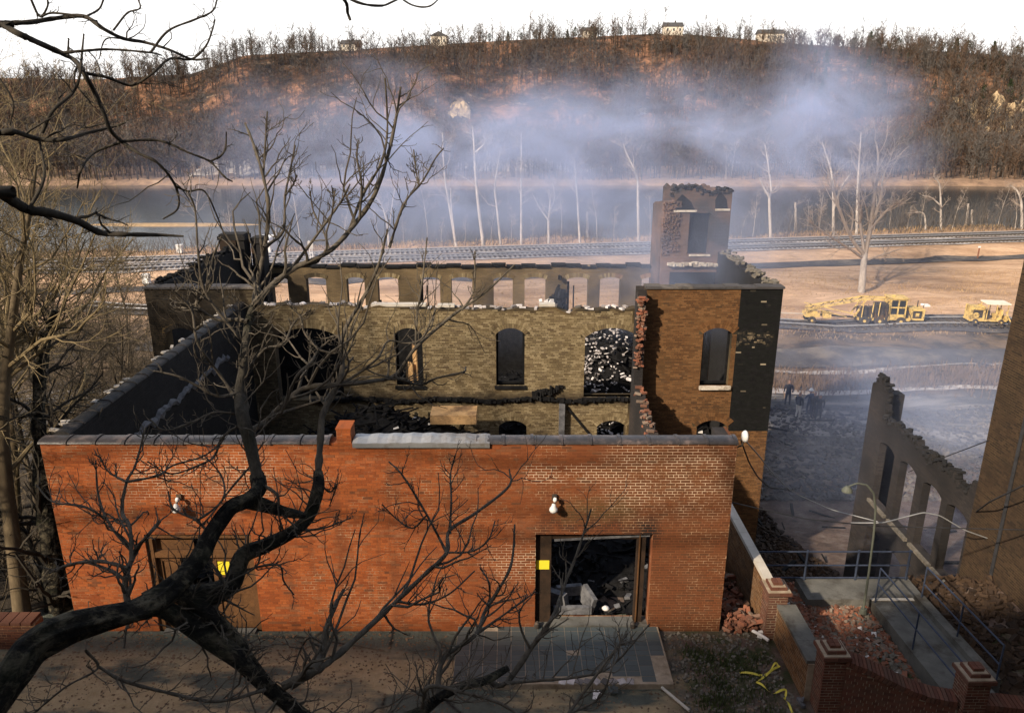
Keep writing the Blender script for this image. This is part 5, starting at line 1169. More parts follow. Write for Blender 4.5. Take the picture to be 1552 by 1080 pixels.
cab = P_(b, 'cab', 'machine_yellow', m1)
for x_ in (2.07, 2.72):
    for z_ in (1.06, 1.73):
        q = MB().box(x_, x_ + .52, -.66, -.64, z_, z_ + .57); o = bpy.data.objects.new('window_pane', q.mesh('window_pane', M['glass'])); COL.objects.link(o); o.parent = cab
q = MB().box(1.85, 3.45, -.8, .8, 2.451, 2.52); o = bpy.data.objects.new('roof', q.mesh('roof', M['machine_yellow'])); COL.objects.link(o); o.parent = cab
P_(MB().box(2.2, 2.4, -.3, -.1, 2.521, 2.72), 'beacon', 'machine_yellow', m1)
b = MB(); b.box(3.75, 3.95, -.7, .7, .55, 1.55); b.box(4.75, 4.95, -.7, .7, .55, 1.55); b.box(3.95, 4.75, -.7, .7, 1.4, 1.55); b.box(3.95, 4.75, -.7, .7, .55, .72); P_(b, 'engine_housing', 'machine_yellow', m1)
P_(MB().box(3.96, 4.74, -.66, .66, .73, 1.39), 'radiator', 'machine_dark', m1); P_(MB().box(4.2, 4.5, -.705, -.67, .9, 1.2), 'radiator_plate', 'machine_yellow', m1)
P_(MB().tube([(4.6, .2, 1.55), (4.6, .2, 2.15)], .045, 8), 'exhaust', 'machine_dark', m1); P_(MB().lathe((4.85, -.2, 1.85), [(0, .12), (.16, .1), (.18, 0), (0, -.05)], k=12), 'work_lamp', 'white', m1); P_(MB().box(4.98, 5.45, -.35, .25, 1.72, 1.86), 'lamp_board', 'white', m1)
P_(MB().tube([(4.95, -.2, 1.5), (4.95, -.2, 1.85)], .03, 6), 'lamp_stem', 'machine_dark', m1)
b = MB(); b.box(3.4, 3.75, -.4, .4, .66, 1.3); P_(b, 'walkway_tank', 'machine_dark', m1)
for i_, (x_, z_) in enumerate(((.1, 1.9), (.6, 1.7), (1.1, 2.0), (1.5, 1.8), (3.5, 1.4))): P_(MB().tube([(x_, -.6, z_), (x_ + .2, -.72, z_ - .35), (x_ + .45, -.7, z_ - .9), (x_ + .5, -.55, z_ - 1.1)], .03, 6), 'hydraulic_hose', 'cable', m1)
b = MB(); [b.beam((-4.9 + 4.8 * f_, -.5, 1.35 + f_), (-4.9 + 4.8 * (f_ + .16), .5, 1.35 + f_ + .16), .05, .05) for f_ in (0, .17, .34, .5, .67, .83)]; P_(b, 'boom_bracing', 'machine_dark', m1)
P_(MB().tube([(1.95, -.78, .6), (1.95, -.78, 1.9)], .02, 5), 'grab_rail', 'machine_dark', m1); P_(MB().box(3.95, 4.75, -.72, -.7, .35, .5), 'warning_plate', 'tyre', m1)
b = MB(); b.box(4.4, 5.2, -.9, -.5, .05, .12); P_(b, 'step_board', 'concrete_pale', m1)
m2 = thing('rail_motor_car', 'small yellow rail motor car with a canopy parked alone on the siding', 'rail vehicle', (41.2, 64.9, hz(41.2, 64.9) + .36)); m2.rotation_euler = (0, 0, R(-6))
b = MB(); b.box(-1.55, -1.38, -.6, .6, .35, 1.5); b.box(-1.38, -.55, -.6, .6, 1.22, 1.42); b.box(-.55, -.38, -.6, .6, .35, 1.5); b.box(-1.38, -.55, -.6, .6, .35, .5); P_(b, 'engine_hood', 'machine_yellow', m2)
P_(MB().box(-1.375, -.555, -.56, .56, .51, 1.21), 'engine_block', 'machine_dark', m2)
P_(MB().lathe((-1.1, -.62, .72), [(0, -.05), (.2, -.05), (.26, 0), (.26, .1)], 'y', 14), 'fan_cover', 'machine_yellow', m2)
P_(MB().box(-1.6, 1.45, -.62, .62, .22, .345), 'chassis', 'machine_yellow', m2); P_(MB().box(-.35, 1.55, -.7, .7, 1.72, 1.82), 'canopy', 'house_white', m2)
for x_ in (-.25, .5, 1.4):
    for y_ in (-.6, .6): P_(MB().box(x_ - .03, x_ + .03, y_ - .03, y_ + .03, .345, 1.72), 'canopy_post', 'machine_yellow', m2)
b = MB(); b.box(.65, 1.05, -.5, .5, .346, .75); b.box(.98, 1.1, -.5, .5, .75, 1.25); P_(b, 'seat', 'machine_yellow', m2); P_(MB().box(-.3, .1, -.4, .4, .346, 1.1), 'dashboard', 'machine_dark', m2)
b = MB(); b.box(1.45, 1.62, -.5, .5, .3, .62); P_(b, 'bumper', 'machine_yellow', m2)
P_(MB().tube([(1.3, -.5, 1.1), (1.75, -.75, .2)], .05, 6), 'push_arm', 'machine_yellow', m2)
for x_ in (-1.15, .95):
    for y_ in (-.74, .74): wheel(m2, (x_, y_, .2), .24, .12)
wheel(m2, (1.75, -.8, .10), .2, .2)
hp = atY(403, 388, 89.5); hut = thing('white_van', 'small white van parked near the railway, just behind the left chimney', 'van', (hp[0] * 1.09, 98.5, hz(hp[0] * 1.09, 98.5)))
b = MB(); b.hexes([[(-1.0, -2, .35), (1.0, -2, .35), (1.0, 2, .35), (-1.0, 2, .35), (-.85, -1.95, 2.2), (.85, -1.95, 2.2), (.85, 1.2, 2.2), (-.85, 1.2, 2.2)]]); P_(b, 'body', 'white', hut)
P_(MB().box(-.7, .7, -2.02, -1.985, 1.25, 1.8), 'rear_window', 'glass', hut); P_(MB().box(-1.02, 1.02, -2.1, -1.99, .36, .5), 'bumper', 'machine_dark', hut)
for x_ in (-.92, .92):
    for y_ in (-1.3, 1.3): P_(MB().lathe((x_, y_, .35), [(0, -.1), (.34, -.1), (.34, .1), (0, .1)], 'x', 14), 'wheel', 'tyre', hut)
sp = atY(472, 388, 86); sm_ = thing('signal_mast', 'white signal mast with a ladder by the railway', 'signal', (sp[0], 86, hz(sp[0], 86)))
for x_ in (-.14, .14): P_(MB().tube([(x_, 0, 0), (x_, 0, 3.4)], .05, 6), 'mast_leg', 'white', sm_)
b = MB(); [b.box(-.14, .14, -.03, .03, z_, z_ + .06) for z_ in np.arange(.3, 3.4, .42)]; P_(b, 'ladder_rungs', 'white', sm_); P_(MB().box(-.3, .3, -.15, .1, 2.5, 3.3), 'signal_head', 'concrete_pale', sm_)
for u, v in ((271, 367), (222, 424)):
    p = atY(u, v, 82 if v > 400 else 100); b = thing('relay_box', 'small white relay box behind the mill, %s' % ('on the near side of the rails' if v > 400 else 'beyond the rails'), 'box', (p[0], p[1], hz(p[0], p[1])))
    P_(MB().box(-.35, .35, -.3, .3, .15, 1.1), 'cabinet', 'white', b); P_(MB().box(-.4, .4, -.35, .35, 1.1, 1.18), 'lid', 'white', b); P_(MB().box(-.3, .3, -.25, .25, -.1, .15), 'plinth', 'concrete', b)
p = atY(1462, 382, 100); b = thing('marker_post', 'thin reddish marker post beside the railway at the right', 'post', (p[0], 97, hz(p[0], 97))); P_(MB().box(-.06, .06, -.06, .06, 0, 1.4), 'shaft', 'brick_red', b); P_(MB().box(-.12, .12, -.07, .07, 1.4, 1.6), 'cap', 'white', b)

# ================================================================== people on the dirt lot
def person(label, p, face, top, legs, hat=None, stoop=0.0, arm=0.0):
    z0 = hz(p[0], p[1]); r = thing('person', label, 'person', (p[0], p[1], z0), 'people standing on the dirt lot'); r.rotation_euler = (0, 0, face)
    J = {'pel': (0, 0, .92), 'chest': (0, -.06 * stoop, 1.25), 'neck': (0, -.10 * stoop, 1.46), 'head': (0, -.14 * stoop - .02, 1.62), 'crn': (0, -.14 * stoop, 1.73)}
    rad = {'pel': .15, 'chest': .165, 'neck': .062, 'head': .095, 'crn': .075}
    E = [('pel', 'chest'), ('chest', 'neck'), ('neck', 'head'), ('head', 'crn')]
    for s, n_ in ((-1, 'l'), (1, 'r')):
        J.update({'hip' + n_: (.10 * s, 0, .86), 'kn' + n_: (.12 * s, -.04 - .03 * s, .48), 'an' + n_: (.13 * s, .02 * s, .09), 'toe' + n_: (.14 * s, -.15 + .02 * s, .04)})
        rad.update({'hip' + n_: .10, 'kn' + n_: .068, 'an' + n_: .05, 'toe' + n_: .042})
        E += [('pel', 'hip' + n_), ('hip' + n_, 'kn' + n_), ('kn' + n_, 'an' + n_), ('an' + n_, 'toe' + n_)]
        a = arm if s > 0 else 0
        J.update({'sh' + n_: (.20 * s, -.05 * stoop, 1.40), 'el' + n_: (.27 * s, -.02 - .10 * a, 1.13), 'ha' + n_: (.24 * s - .1 * a * s, -.08 - .25 * a, .88 + .2 * a)})
        rad.update({'sh' + n_: .075, 'el' + n_: .055, 'ha' + n_: .042})
        E += [('chest', 'sh' + n_), ('sh' + n_, 'el' + n_), ('el' + n_, 'ha' + n_)]
    keys = list(J); idx = {k_: i for i, k_ in enumerate(keys)}
    me = bpy.data.meshes.new('body'); me.from_pydata([J[k_] for k_ in keys], [(idx[a], idx[b]) for a, b in E], []); o = bpy.data.objects.new('body', me); COL.objects.link(o); o.parent = r
    sk = o.modifiers.new('skin', 'SKIN'); 
    for i, k_ in enumerate(keys):
        me.skin_vertices[0].data[i].radius = (rad[k_], rad[k_] * (.72 if k_ in ('chest', 'pel') else 1)); me.skin_vertices[0].data[i].use_root = (k_ == 'pel')
    o.modifiers.new('sub', 'SUBSURF').render_levels = 1
    t = NT('clothes_' + label.split()[0] + str(len(bpy.data.materials)))
    zz = t.n('ShaderNodeSeparateXYZ', {0: t.n('ShaderNodeTexCoord').outputs['Object']}).outputs
    c = t.mix(t.step(zz[2], .885, .895), legs, top); c = t.mix(t.step(zz[2], 1.47, 1.48), c, (.42, .25, .18)); c = t.mix(t.step(zz[2], .10, .09), c, (.02, .018, .016)); c = t.mix(t.step(zz[2], 1.69, 1.70), c, (.04, .025, .015))
    me.materials.append(t.finish(c, .9))
    if hat: placed(MB().lathe((0, -.14 * stoop, 1.66), [(.15, -.01), (.165, 0), (.12, .03), (.115, .08), (.07, .13), (0, .145)], 'z', 14), 'helmet', M[hat], r, True)
    return r
def on(u, v): 
    return atZ(u, v, FIELD)
person('person in a dark jacket and pale trousers, left of the group on the dirt lot', on(1208, 636), R(120), (.03, .035, .05), (.5, .48, .46))
person('person in a white helmet and dark blue coat standing in the middle of the group', on(1225, 629), R(200), (.035, .05, .09), (.04, .05, .08), 'white', arm=1)
person('person in a dark coat at the right of the group, back to the camera', on(1239, 638), R(-20), (.03, .035, .045), (.035, .04, .055), stoop=1)
person('person in a dark coat standing half behind the man at the right of the group', on(1231, 634), R(30), (.05, .045, .045), (.03, .035, .05))
person('lone dark-clothed person standing near the corner of the mill', on(1193, 613), R(160), (.03, .032, .04), (.03, .035, .045), stoop=1)

# ================================================================== trees
def spline(P, n):                      # Catmull-Rom resample
    P = np.asarray(P, float); m = len(P)
    if m == 2: return P[0] + (P[1] - P[0]) * np.linspace(0, 1, n)[:, None]
    E = np.vstack([2 * P[0] - P[1], P, 2 * P[-1] - P[-2]])
    q = np.linspace(0, m - 1 - 1e-9, n); i = q.astype(int); t = (q - i)[:, None]
    a, b, c, d = E[i], E[i + 1], E[i + 2], E[i + 3]
    return .5 * (2 * b + (c - a) * t + (2 * a - 5 * b + 4 * c - d) * t ** 2 + (3 * b - a - 3 * c + d) * t ** 3)
def branch(P, Rr, nch, t0=.25, t1=1.0, lf=(.35, .7), ang=(25, 60), up=.08, wander=.18, N=6, rf=.6, r=None, minr=.002, absl=None, tip=.3):
    """children of the parent curves P (M,N,3), Rr (M,N): returns (Pc, Rc)"""
    r = r or rng
    Mn, Np, _ = P.shape; K = Mn * nch
    pi = np.repeat(np.arange(Mn), nch); t = r.uniform(t0, t1, K)
    f = t * (Np - 1); i = np.minimum(f.astype(int), Np - 2); fr = (f - i)[:, None]
    base = P[pi, i] * (1 - fr) + P[pi, i + 1] * fr; rad = Rr[pi, i] * (1 - fr[:, 0]) + Rr[pi, i + 1] * fr[:, 0]
    tan = P[pi, i + 1] - P[pi, i]; tan /= np.linalg.norm(tan, axis=1, keepdims=True) + 1e-9
    plen = np.linalg.norm(np.diff(P, axis=1), axis=2).sum(1)[pi]
    v = r.normal(size=(K, 3)); v -= (v * tan).sum(1, keepdims=True) * tan; v /= np.linalg.norm(v, axis=1, keepdims=True) + 1e-9
    a = np.radians(r.uniform(*ang, K))[:, None]; d = tan * np.cos(a) + v * np.sin(a)
    L = (plen if absl is None else absl) * r.uniform(*lf, K) * (1 - .45 * t)
    out = np.empty((K, N, 3)); out[:, 0] = base; p = base
    for s in range(1, N):
        d = d + r.normal(size=(K, 3)) * wander + np.array([0, 0, up]); d /= np.linalg.norm(d, axis=1, keepdims=True)
        p = p + d * (L / (N - 1))[:, None]; out[:, s] = p
    r0 = np.maximum(rad * rf, minr); R2 = r0[:, None] * np.linspace(1, tip, N)[None]
    return out, np.maximum(R2, minr * .6)
def resamp(paths, N):                  # [(P, R)] -> arrays
    Ps, Rs = [], []
    for P, Rr in paths:
        q = np.linspace(0, len(P) - 1, N); Ps.append(np.stack([np.interp(q, range(len(P)), P[:, i]) for i in range(3)], 1)); Rs.append(np.interp(q, range(len(P)), Rr))
    return np.array(Ps), np.array(Rs)
def trace(px, r0, r1, D0, D1, n=None, r=None, wob=1.0):
    """pixel polyline -> real curve whose depth runs from D0 to D1; radii in pixels"""
    r = r or rng; n = n or max(6, len(px) * 5); m = len(px)
    D = np.linspace(D0, D1, m)
    if m > 2: D[1:-1] += r.normal(0, .012 * abs(D0) * wob, m - 2)
    P = spline([at(u, v, d) for (u, v), d in zip(px, D)], n)
    dd = np.linspace(D0, D1, n); Rr = np.linspace(1, 0, n) ** .85 * (r0 - r1) + r1
    return P, Rr * dd / FPX
def rough_limb(mb, P, Rr, k=18, amp=.10, seed=0):
    """thick limb with ridged, knotty bark"""
    n = len(P); T = np.gradient(P, axis=0); T /= np.linalg.norm(T, axis=1, keepdims=True)
    A = np.empty((n, 3)); a = np.cross(T[0], [0, 1, 0.3]); a /= np.linalg.norm(a)
    for i in range(n):
        a = a - T[i] * (a @ T[i]); a /= np.linalg.norm(a); A[i] = a
    B = np.cross(T, A); th = np.arange(k) / k * 2 * math.pi
    s = np.concatenate([[0], np.cumsum(np.linalg.norm(np.diff(P, axis=0), axis=1))])
    rr = Rr[:, None] * (1 + amp * vnoise(th[None] * 3.2 + .6 * np.sin(s * 3)[:, None] + seed, (s * 1.6)[:, None] + seed) * .7 + amp * .7 * vnoise(th[None] * 8 + seed * 3, (s * 5)[:, None] + 7) * .5 + .10 * vnoise(s * 2.3 + seed, s * 0 + 2)[:, None])
    V = P[:, None] + (A[:, None] * np.cos(th)[None, :, None] + B[:, None] * np.sin(th)[None, :, None]) * rr[:, :, None]
    i = (np.arange(n - 1)[:, None] * k); j = np.arange(k)[None]; j2 = (j + 1) % k
    mb.add(V.reshape(-1, 3), np.stack([i + j, i + j2, i + k + j2, i + k + j], -1).reshape(-1, 4))
    for row in (0, n - 1): mb.add(np.vstack([P[row][None], V[row]]), T=[(0, 1 + q, 1 + (q + 1) % k) for q in range(k)])

# ---- the leaning tree in front of the camera (limbs traced from the photograph, each at its own distance)
r1 = np.random.default_rng(101)
tree = thing('leaning_tree', 'bare dark tree with a thick mossy limb bending up from the lower left corner', 'tree', (-3.6, 2.6, hz(-3.6, 2.6)))
tm = MB()
main_px = [(-25, 1085), (20, 1021), (50, 980), (100, 953), (151, 939), (201, 928), (241, 911), (278, 877), (305, 841), (322, 807), (348, 772), (375, 758), (393, 742), (391, 720)]
mr = [26, 23, 19, 17.5, 17, 16.5, 18, 16, 14, 13, 12.5, 11.5, 11, 10]
D = np.linspace(4.1, 5.4, len(main_px))
P = spline([at(u, v, d) for (u, v), d in zip(main_px, D)], 110); Rr = np.interp(np.linspace(0, 13, 110), range(14), np.array(mr) * D / FPX)
root = spline([(-3.75, 2.5, hz(-3.75, 2.5) - .4), (-3.6, 2.7, 6.6), (-3.3, 3.05, 7.3), tuple(P[0] + [-.06, -.06, -.1]), tuple(P[4])], 30); 
P = np.vstack([root[:-4], P[6:]]); Rr = np.concatenate([np.linspace(.22, Rr[0], 26), Rr[6:]])
rough_limb(tm, P, Rr, 30, .26, 3)
def limb(px, r0, r1_, D0, D1, n=60, k=16, amp=.13, seed=0):
    P, Rr = trace(px, r0, r1_, D0, D1, n, r1, .4); rough_limb(tm, P, Rr, k, amp, seed); return P, Rr
thick = []
lower_tm, tm = tm, MB()
thick.append(limb([(391, 725), (379, 671), (367, 628), (363, 595), (368, 561), (372, 521), (376, 487), (385, 460)], 10, 4.2, 5.35, 5.7, 70, 14, .16, 5))
tm.build('stem', M['bark_stem'], tree, True); tm = lower_tm
thick.append(limb([(282, 905), (320, 900), (352, 884), (368, 842), (402, 826), (445, 804), (469, 780), (482, 740), (482, 715)], 17, 5.6, 5.0, 5.5, 80, 14, .12, 6))
limb([(376, 757), (400, 765), (432, 775), (456, 780), (464, 783)], 13, 1.4, 5.35, 5.25, 30, 14, .16, 7)
thick.append(limb([(225, 918), (248, 922), (285, 944), (322, 968), (362, 998), (395, 1031), (429, 1058), (470, 1092), (520, 1120)], 14, 11, 4.9, 5.0, 70, 16, .13, 8))
thick.append(limb([(275, 900), (300, 915), (335, 943), (365, 975), (385, 1005), (405, 1032)], 11, 6.5, 5.0, 4.95, 40, 12, .13, 9))
thick.append(limb([(470, 1092), (560, 1102), (630, 1082), (664, 1058), (698, 1040), (735, 1031), (770, 1012)], 12, 4, 4.95, 5.3, 60, 12, .1, 10))
tm.build('trunk', M['bark_fg'], tree, True)
B_ = []                                 # (pixels, radius px start, end, depth start, end)
add = lambda *a: B_.append(a)
add([(385, 462), (395, 450), (440, 410), (500, 380), (545, 330), (570, 290), (588, 235), (600, 180), (607, 134)], 5, 1.7, 5.7, 6.2)
add([(527, 355), (550, 295), (577, 248), (587, 198), (584, 122)], 2.6, 1.3, 6.0, 6.1)
add([(385, 462), (390, 427), (401, 375), (407, 318), (399, 268), (385, 221), (372, 188)], 4, 1.5, 5.7, 6.1)
add([(399, 265), (402, 218), (405, 171)], 1.9, 1.2, 5.95, 6.0)
add([(400, 375), (429, 350), (432, 298), (442, 248), (447, 221)], 2.4, 1.2, 5.8, 6.2)
add([(433, 296), (444, 280), (450, 266)], 1.5, 1.0, 6.0, 6.1)
add([(376, 487), (358, 484), (328, 484), (298, 464), (306, 450), (315, 427), (322, 393), (335, 360)], 3.4, 1.3, 5.6, 5.5)
add([(372, 521), (345, 490), (310, 440), (300, 380), (296, 320), (285, 290)], 2.6, 1.2, 5.6, 5.3)
add([(440, 410), (470, 370), (503, 325), (520, 300), (530, 280)], 2.3, 1.2, 5.85, 5.6)
add([(503, 325), (506, 300), (508, 286)], 1.5, 1, 5.7, 5.6)
add([(482, 720), (486, 661), (489, 628), (502, 601), (518, 565), (520, 507), (553, 447), (574, 400), (587, 350)], 5.6, 1.5, 5.5, 6.0)
add([(372, 655), (402, 640), (432, 611), (462, 588), (520, 582), (560, 578), (600, 568), (630, 527), (687, 477), (734, 444), (778, 403)], 5.4, 1.2, 5.5, 6.3)
add([(597, 570), (620, 580), (641, 582), (661, 573), (701, 564), (706, 556)], 2.2, 1.2, 5.9, 6.1)
add([(520, 582), (570, 545), (588, 517), (615, 520), (640, 512), (660, 470)], 1.8, 1.0, 5.8, 6.0)
add([(630, 527), (632, 480), (640, 427), (647, 363)], 1.9, 1.1, 6.0, 6.1)
add([(700, 470), (718, 440), (720, 383)], 1.5, 1.0, 6.1, 6.1)
add([(590, 375), (612, 310), (640, 275), (660, 240), (672, 225)], 2.0, 1.0, 6.1, 6.4)
add([(635, 283), (630, 255), (627, 228)], 1.4, 1.0, 6.2, 6.3)
add([(500, 380), (490, 350), (475, 320), (470, 290)], 1.7, 1.0, 5.9, 6.0)
add([(545, 330), (548, 280), (541, 240), (543, 213)], 2.0, 1.1, 6.0, 5.9)
add([(363, 595), (330, 600), (300, 585), (270, 570), (235, 562)], 2.8, 1.2, 5.5, 5.3)
add([(365, 615), (335, 570), (300, 520), (290, 470), (262, 440)], 3.0, 1.1, 5.5, 5.2)
add([(367, 628), (325, 625), (290, 640), (250, 652), (228, 636)], 2.2, 1.1, 5.5, 5.2)
add([(370, 640), (340, 660), (325, 690), (312, 700), (260, 718), (225, 700)], 2.3, 1.1, 5.45, 5.2)
add([(376, 560), (400, 530), (430, 520), (445, 490), (470, 470)], 2.5, 1.2, 5.65, 5.8)
add([(432, 611), (450, 570), (470, 550), (483, 530), (500, 515)], 2.6, 1.2, 5.6, 5.8)
add([(483, 530), (462, 505), (455, 480), (440, 465)], 1.8, 1.0, 5.7, 5.7)
add([(483, 530), (510, 535), (520, 520)], 1.7, 1.0, 5.7, 5.8)
add([(429, 1040), (476, 1012), (489, 975), (499, 938), (520, 894)], 8, 2.0, 5.0, 5.5)
add([(440, 1040), (480, 1016), (522, 983), (600, 911), (647, 867), (677, 837), (681, 804), (721, 777), (771, 737), (772, 712)], 5.2, 1.2, 5.1, 6.2)
add([(677, 837), (647, 780), (610, 720), (590, 700)], 2.4, 1.1, 5.8, 6.0)
add([(681, 804), (684, 760), (683, 718), (690, 690)], 2.0, 1.0, 5.9, 6.0)
add([(647, 780), (625, 800), (600, 785), (580, 765)], 1.5, 1.0, 5.9, 5.9)
add([(677, 837), (715, 835), (740, 818), (750, 790)], 1.8, 1.0, 5.8, 6.0)
add([(600, 911), (640, 915), (680, 900), (718, 866)], 2.0, 1.0, 5.6, 5.9)
add([(662, 1062), (667, 1010), (681, 988), (721, 961), (734, 928), (755, 894), (775, 854), (780, 797)], 5.0, 1.3, 5.2, 5.9)
add([(721, 961), (765, 930), (810, 897)], 2.2, 1.1, 5.6, 5.9)
add([(734, 928), (742, 905), (740, 880), (728, 860)], 1.7, 1.0, 5.7, 5.8)
add([(735, 1031), (765, 1035), (805, 981), (838, 934), (855, 888), (875, 837), (895, 774)], 5.0, 1.3, 5.3, 6.0)
add([(765, 1035), (820, 1030), (870, 1026), (925, 1010), (982, 948)], 2.6, 1.1, 5.3, 5.6)
add([(855, 1090), (880, 1055), (922, 998), (950, 960)], 2.8, 1.2, 5.2, 5.5)
add([(840, 1090), (905, 1060), (925, 1020), (935, 975)], 2.0, 1.0, 5.2, 5.4)
add([(640, 1072), (650, 1040), (700, 1048), (760, 1066), (800, 1095)], 3.5, 2, 5.0, 4.9)
add([(489, 975), (470, 965), (455, 985), (440, 1030)], 1.6, 1.2, 5.2, 5.1)
add([(150, 1010), (185, 1030), (250, 1048), (330, 1062), (400, 1045)], 2.2, 2.6, 4.6, 4.9)
add([(130, 985), (148, 1012), (100, 1040), (45, 1085)], 2.0, 1.2, 4.5, 4.4)
add([(195, 920), (190, 880), (205, 835), (225, 810), (242, 790)], 5.0, 2.2, 4.75, 4.9)
add([(195, 860), (150, 850), (105, 855), (75, 868)], 3.0, 1.6, 4.8, 5.2)
add([(191, 880), (170, 865), (130, 852), (100, 858)], 2.4, 1.5, 4.8, 5.1)
add([(199, 850), (197, 800), (185, 775), (192, 730), (205, 705), (220, 650)], 3.5, 1.2, 4.8, 5.3)
add([(192, 730), (165, 715), (150, 690)], 1.8, 1.0, 5.0, 5.1)
add([(192, 730), (240, 720), (262, 705), (310, 690), (340, 665)], 2.0, 1.1, 5.0, 5.4)
add([(203, 838), (170, 800), (150, 755), (145, 700)], 2.4, 1.1, 4.9, 5.1)
add([(165, 790), (130, 768), (80, 760), (55, 735)], 2.0, 1.1, 5.0, 5.2)
add([(320, 810), (300, 790), (292, 785), (262, 770), (255, 745)], 2.3, 1.1, 5.2, 5.3)
add([(300, 788), (325, 770), (340, 750), (335, 720), (310, 690)], 2.0, 1.0, 5.2, 5.5)
add([(385, 700), (350, 740), (320, 780), (300, 800)], 1.8, 1.2, 5.35, 5.2)
add([(400, 735), (420, 750), (425, 775), (450, 800)], 2.6, 1.3, 5.3, 5.2)
add([(482, 730), (500, 745), (510, 735), (500, 765)], 1.8, 1.0, 5.5, 5.6)
add([(345, 890), (310, 830), (335, 800)], 2.2, 1.4, 5.0, 5.1)
add([(360, 866), (420, 855), (430, 880), (445, 900)], 2.0, 1.0, 5.2, 5.4)
add([(445, 804), (490, 800), (530, 785)], 2.0, 1.0, 5.4, 5.7)
add([(230, 935), (195, 945), (188, 980)], 2.6, 1.5, 4.8, 4.7)
add([(215, 900), (270, 870), (290, 845)], 2.4, 1.2, 4.9, 5.0)
bm1, bm2 = MB(), MB()
paths = [trace(px, a, b, d0, d1, None, r1) for (px, a, b, d0, d1) in B_]
for P, Rr in paths: 
    Rr2 = Rr * (1 + .12 * r1.normal(size=len(Rr))); bm1.tubes(P[None], Rr2[None], 8)
    tipv = P[-1] - P[-2]; bm1.tubes(np.array([P[-1], P[-1] + tipv * .3])[None], np.array([[Rr[-1] * 1.25, Rr[-1] * .8]]), 6)
PP, RR = resamp(paths, 14)
bm1.build('branches', M['twig_fg'], tree, True)
PT, RT = resamp(thick, 14)
T1, Q1 = branch(PP, RR, 12, .06, .98, (.14, .55), (25, 70), .12, .24, 8, .6, r1, .0036)
T1b, Q1b = branch(PT, RT, 34, .03, 1, (.12, .5), (35, 85), .12, .26, 8, .16, r1, .0045)
T1, Q1 = np.concatenate([T1, T1b]), np.concatenate([Q1, np.minimum(Q1b, .008)])
T2, Q2 = branch(T1, Q1, 3, .2, .95, (.25, .65), (25, 65), .14, .22, 6, .7, r1, .0027)
bm2.tubes(T1, Q1, 5); bm2.tubes(T2, Q2, 4)
kn = T1[:, ::3].reshape(-1, 3)
bm2.build('twigs', M['twig_fg'], tree)

# ---- tree leaning in over the upper left corner
r2 = np.random.default_rng(102)
over = thing('overhanging_tree', 'dark bare branches hanging in from a tree beyond the upper left corner', 'tree', (-21.5, 5.2, hz(-21.5, 5.2)))
tp_ = spline([(-21.5, 5.2, hz(-21.5, 5.2) - .3), (-21.4, 5.4, 7.0), (-21.0, 5.6, 10.4), (-20.7, 5.8, 12.6), (-20.4, 5.9, 15.6)], 40)
tm = MB(); rough_limb(tm, tp_, np.linspace(.24, .12, 40), 16, .12, 12); tm.build('trunk', M['bark_fg'], over, True)
def tpt(z): return tp_[np.argmin(np.abs(tp_[:, 2] - z))]
O_ = []
def addo(px, a, b, d0, d1, zr=None): O_.append((px, a, b, d0, d1, zr))
addo([(0, 35), (44, 34), (84, 28), (127, 25), (157, 44), (188, 59), (218, 64), (255, 75), (291, 90), (315, 89)], 4, 1.2, 6.0, 6.6, 11.9)
addo([(0, 37), (34, 54), (74, 72), (111, 90), (127, 111), (144, 141), (157, 171), (168, 198), (184, 214), (210, 232), (240, 248), (266, 282), (270, 315), (247, 332)], 4.8, 1.2, 6.0, 6.9, 11.7)
addo([(127, 111), (161, 117), (198, 129), (228, 114), (258, 89), (290, 90), (312, 70), (322, 45), (326, 30)], 2.5, 1.0, 6.3, 6.8)
addo([(0, 201), (20, 199), (60, 211), (97, 211), (134, 201), (168, 193), (190, 186)], 4.6, 1.4, 5.8, 6.6, 11.0)
addo([(181, 214), (241, 213), (285, 231), (318, 245), (340, 268), (352, 275)], 2.2, 1.0, 6.6, 7.0)
addo([(318, 245), (335, 236), (342, 222), (343, 200)], 1.6, 1.1, 6.9, 7.0)
addo([(181, 216), (144, 231), (124, 255), (117, 285)], 2.2, 1.2, 6.6, 6.4)
addo([(0, 291), (20, 305), (44, 318), (77, 323), (117, 335), (151, 352), (188, 355), (240, 356), (278, 358)], 9, 1.4, 5.6, 6.4, 10.4)
addo([(44, 318), (67, 268), (60, 214)], 2.8, 1.4, 5.8, 6.0)
addo([(64, 201), (80, 168), (110, 141), (121, 114), (124, 84), (127, 52)], 3.0, 1.2, 6.0, 6.3)
addo([(97, 80), (130, 77), (168, 75), (228, 80), (245, 84)], 2.4, 1.0, 6.1, 6.5)
addo([(228, 80), (255, 47), (295, 30), (322, 17), (330, -4)], 2.0, 1.0, 6.4, 6.7)
addo([(45, -5), (60, 25), (72, 10), (71, -6)], 1.9, 1.3, 6.2, 6.2)
addo([(62, 26), (80, 20), (127, 25)], 1.6, 1.6, 6.2, 6.2)
addo([(131, 25), (150, 14), (158, -3)], 1.8, 1.2, 6.3, 6.4)
addo([(172, 46), (193, 20), (212, 13), (209, -2)], 1.6, 1.0, 6.4, 6.5)
addo([(188, 59), (160, 60), (150, 90)], 1.2, .8, 6.4, 6.4)
addo([(103, 85), (104, 58)], 2.2, 1.0, 6.2, 6.2)
addo([(266, 282), (285, 290), (310, 290), (330, 330), (345, 370)], 1.7, 1.0, 6.8, 7.2)
addo([(0, 120), (20, 155), (15, 190)], 1.6, 1.0, 6, 6.1)
pa, pvis = [], []
